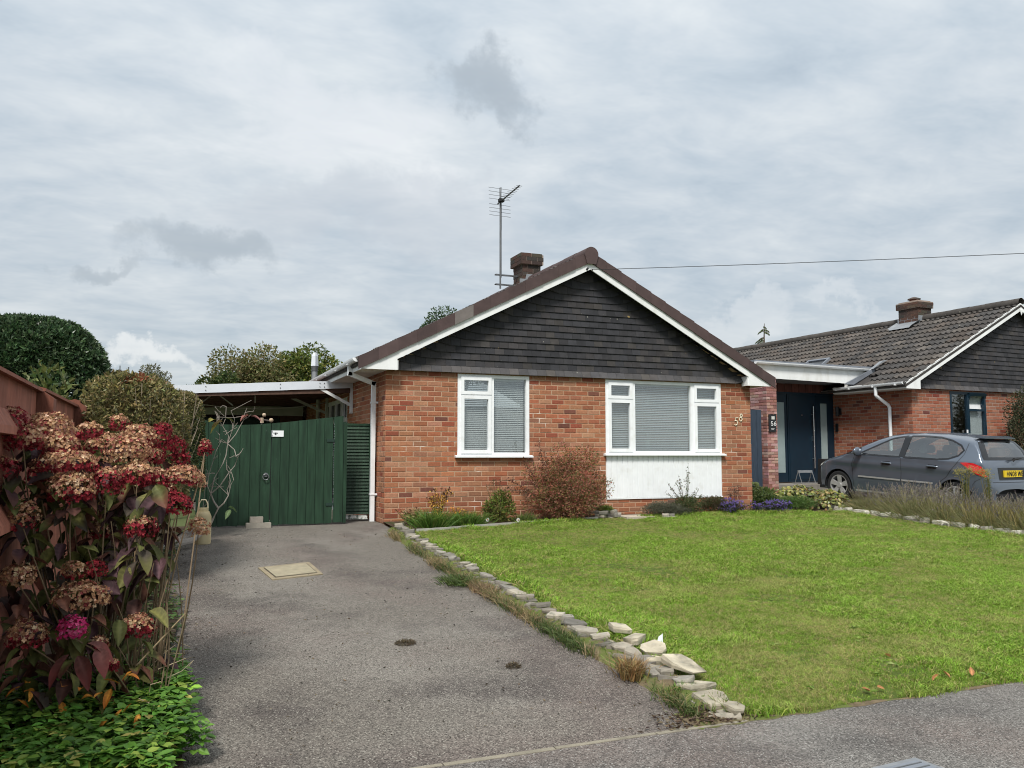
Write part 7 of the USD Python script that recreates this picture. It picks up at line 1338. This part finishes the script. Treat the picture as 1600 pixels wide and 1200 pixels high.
for k, (x, y) in enumerate(((1.72, -7.97), (1.0, -8.50), (1.12, -8.49), (1.55, -8.47), (1.72, -8.46), (1.9, -8.48))):
    lf = thing('fallen_leaf', 'fallen brown leaf alone on the lawn' if k == 0 else ['', 'orange-brown leaf at the lawn edge by the pavement, nearest the stone edging', 'orange-brown leaf right beside the leaf nearest the stone edging', 'third orange-brown leaf along the lawn edge from the stone edging', 'fourth orange-brown leaf along the lawn edge from the stone edging', 'orange-brown leaf farthest right along the lawn edge'][k], 'leaf', (x, y, float(gz(x, y)) + .035), 0, None if k == 0 else 'fallen leaves along the pavement edge of the lawn'); big_leaf(np.zeros(3), np.array([rng.normal(), rng.normal(), .2]), .055, .035, np.array([.40, .19, .08]) * rng.uniform(.8, 1.2), parent=lf, name='blade', sag=-.2)

# ---------------------------------------------------------------- grass
gr = UsdGeom.PointInstancer.Define(stage, '/World/grass'); tag(gr, 'short mown lawn grass with worn yellow patches', 'grass', None, 'stuff')
prs = []
for k in range(8):
    n = 15; P = np.c_[rng.normal(0, .022, (n, 2)), np.zeros(n)]; base = [[.160, .280, .024], [.20, .335, .034], [.13, .232, .018], [.265, .345, .065]]
    br = (.62, .8, .95, 1.05, 1.2, 1.34, 1.0, 1.2)[k]; c = br * pick(base if k < 6 else [[.28, .26, .085], [.21, .24, .055], [.34, .29, .13]], n, None, .2); mb = MB(); mb.add(*bladeset(P, np.array([0, 0, 1.0]) + randdir(n) * .5, rng.uniform(.022, .058, n), rng.uniform(.0035, .0065, n), c, .6)); o = obj('tuft', mb, M['grass'], gr); prs.append(o.GetPath())
N = 150000; uu, vv2 = rng.uniform(0, 1, N), np.concatenate([rng.uniform(0, 1, 95000), rng.uniform(0, .4, N - 95000) ** 1.0]); x, y = lawn_xy(uu, vv2); keep = np.ones(N, bool); patchy = meshkit.fbm(np.c_[x * 1.1, y * 1.1, x * 0 + 5], 4); bare = meshkit.fbm(np.c_[x * .9 + 31, y * 1.3, x * 0 + 2], 3); keep &= rng.uniform(0, 1, N) > ss(.66, .74, bare) * .7
x, y, patchy = x[keep], y[keep], patchy[keep]; n = len(x); z = gz(x, y) + lawn_dz(x, y) - .004
edge_dist = np.minimum(np.minimum(lawn_back(np.minimum(x, 8)) - y, lawn_right(y) - x), x - .06); tall = 1 + .9 * (1 - ss(0, .30, edge_dist)) * (y > -7.8)
s = (rng.uniform(.65, 1.15, n) * (1.12 - .55 * ss(.45, .62, patchy)) * tall).astype(np.float32); drymask = ss(.50, .66, patchy + rng.normal(0, .07, n)); pi_ = np.where(rng.uniform(0, 1, n) < .09 + .26 * drymask, rng.integers(6, 8, n), rng.integers(0, 6, n))
a = rng.uniform(0, 2 * PI, n) / 2
gr.CreatePrototypesRel().SetTargets(prs); gr.CreateProtoIndicesAttr(Vt.IntArray.FromNumpy(pi_.astype(np.int32))); gr.CreatePositionsAttr(Vt.Vec3fArray.FromNumpy(np.c_[x, y, z].astype(np.float32))); gr.CreateScalesAttr(Vt.Vec3fArray.FromNumpy(np.stack([s, s, s], 1)))
gr.CreateOrientationsAttr(Vt.QuathArray([Gf.Quath(float(math.cos(q)), 0, 0, float(math.sin(q))) for q in a]))
def weeds_xy(n): u, v = rng.uniform(0, 1, n), rng.uniform(0, 1, n) ** 1.5; return lawn_xy(u, v)
# rosettes of plantain and dandelion in the lawn
x, y = weeds_xy(260); mb = MB()
for i in range(260):
    m = 7; a = rng.uniform(0, 2 * PI, m); P = np.tile([x[i], y[i], float(gz(x[i], y[i])) + .038], (m, 1)); mb.add(*leafset(P, np.c_[np.cos(a), np.sin(a), rng.uniform(.0, .25, m)], rng.uniform(.025, .065, m), rng.uniform(.012, .022, m), pick([[.17, .27, .045], [.22, .32, .06], [.14, .23, .035], [.28, .35, .10]], m)))
tag(obj('lawn_weeds', mb, M['leaf']), 'flat weed rosettes scattered through the lawn', 'weeds', None, 'stuff')
# rough grass beyond, between the plots
x, y = rng.uniform(6.9, 8.9, 5000), rng.uniform(1.3, 3.2, 5000); mb = MB(); mb.add(*bladeset(np.c_[x, y, gz(x, y) - .03], np.array([0, 0, 1.0]) + randdir(5000) * .4, rng.uniform(.05, .2, 5000), .008, pick(GRS, 5000), .5)); tag(obj('rough_grass', mb, M['grass_plain']), 'rough grass in the gap between the two bungalows', 'grass', None, 'stuff')
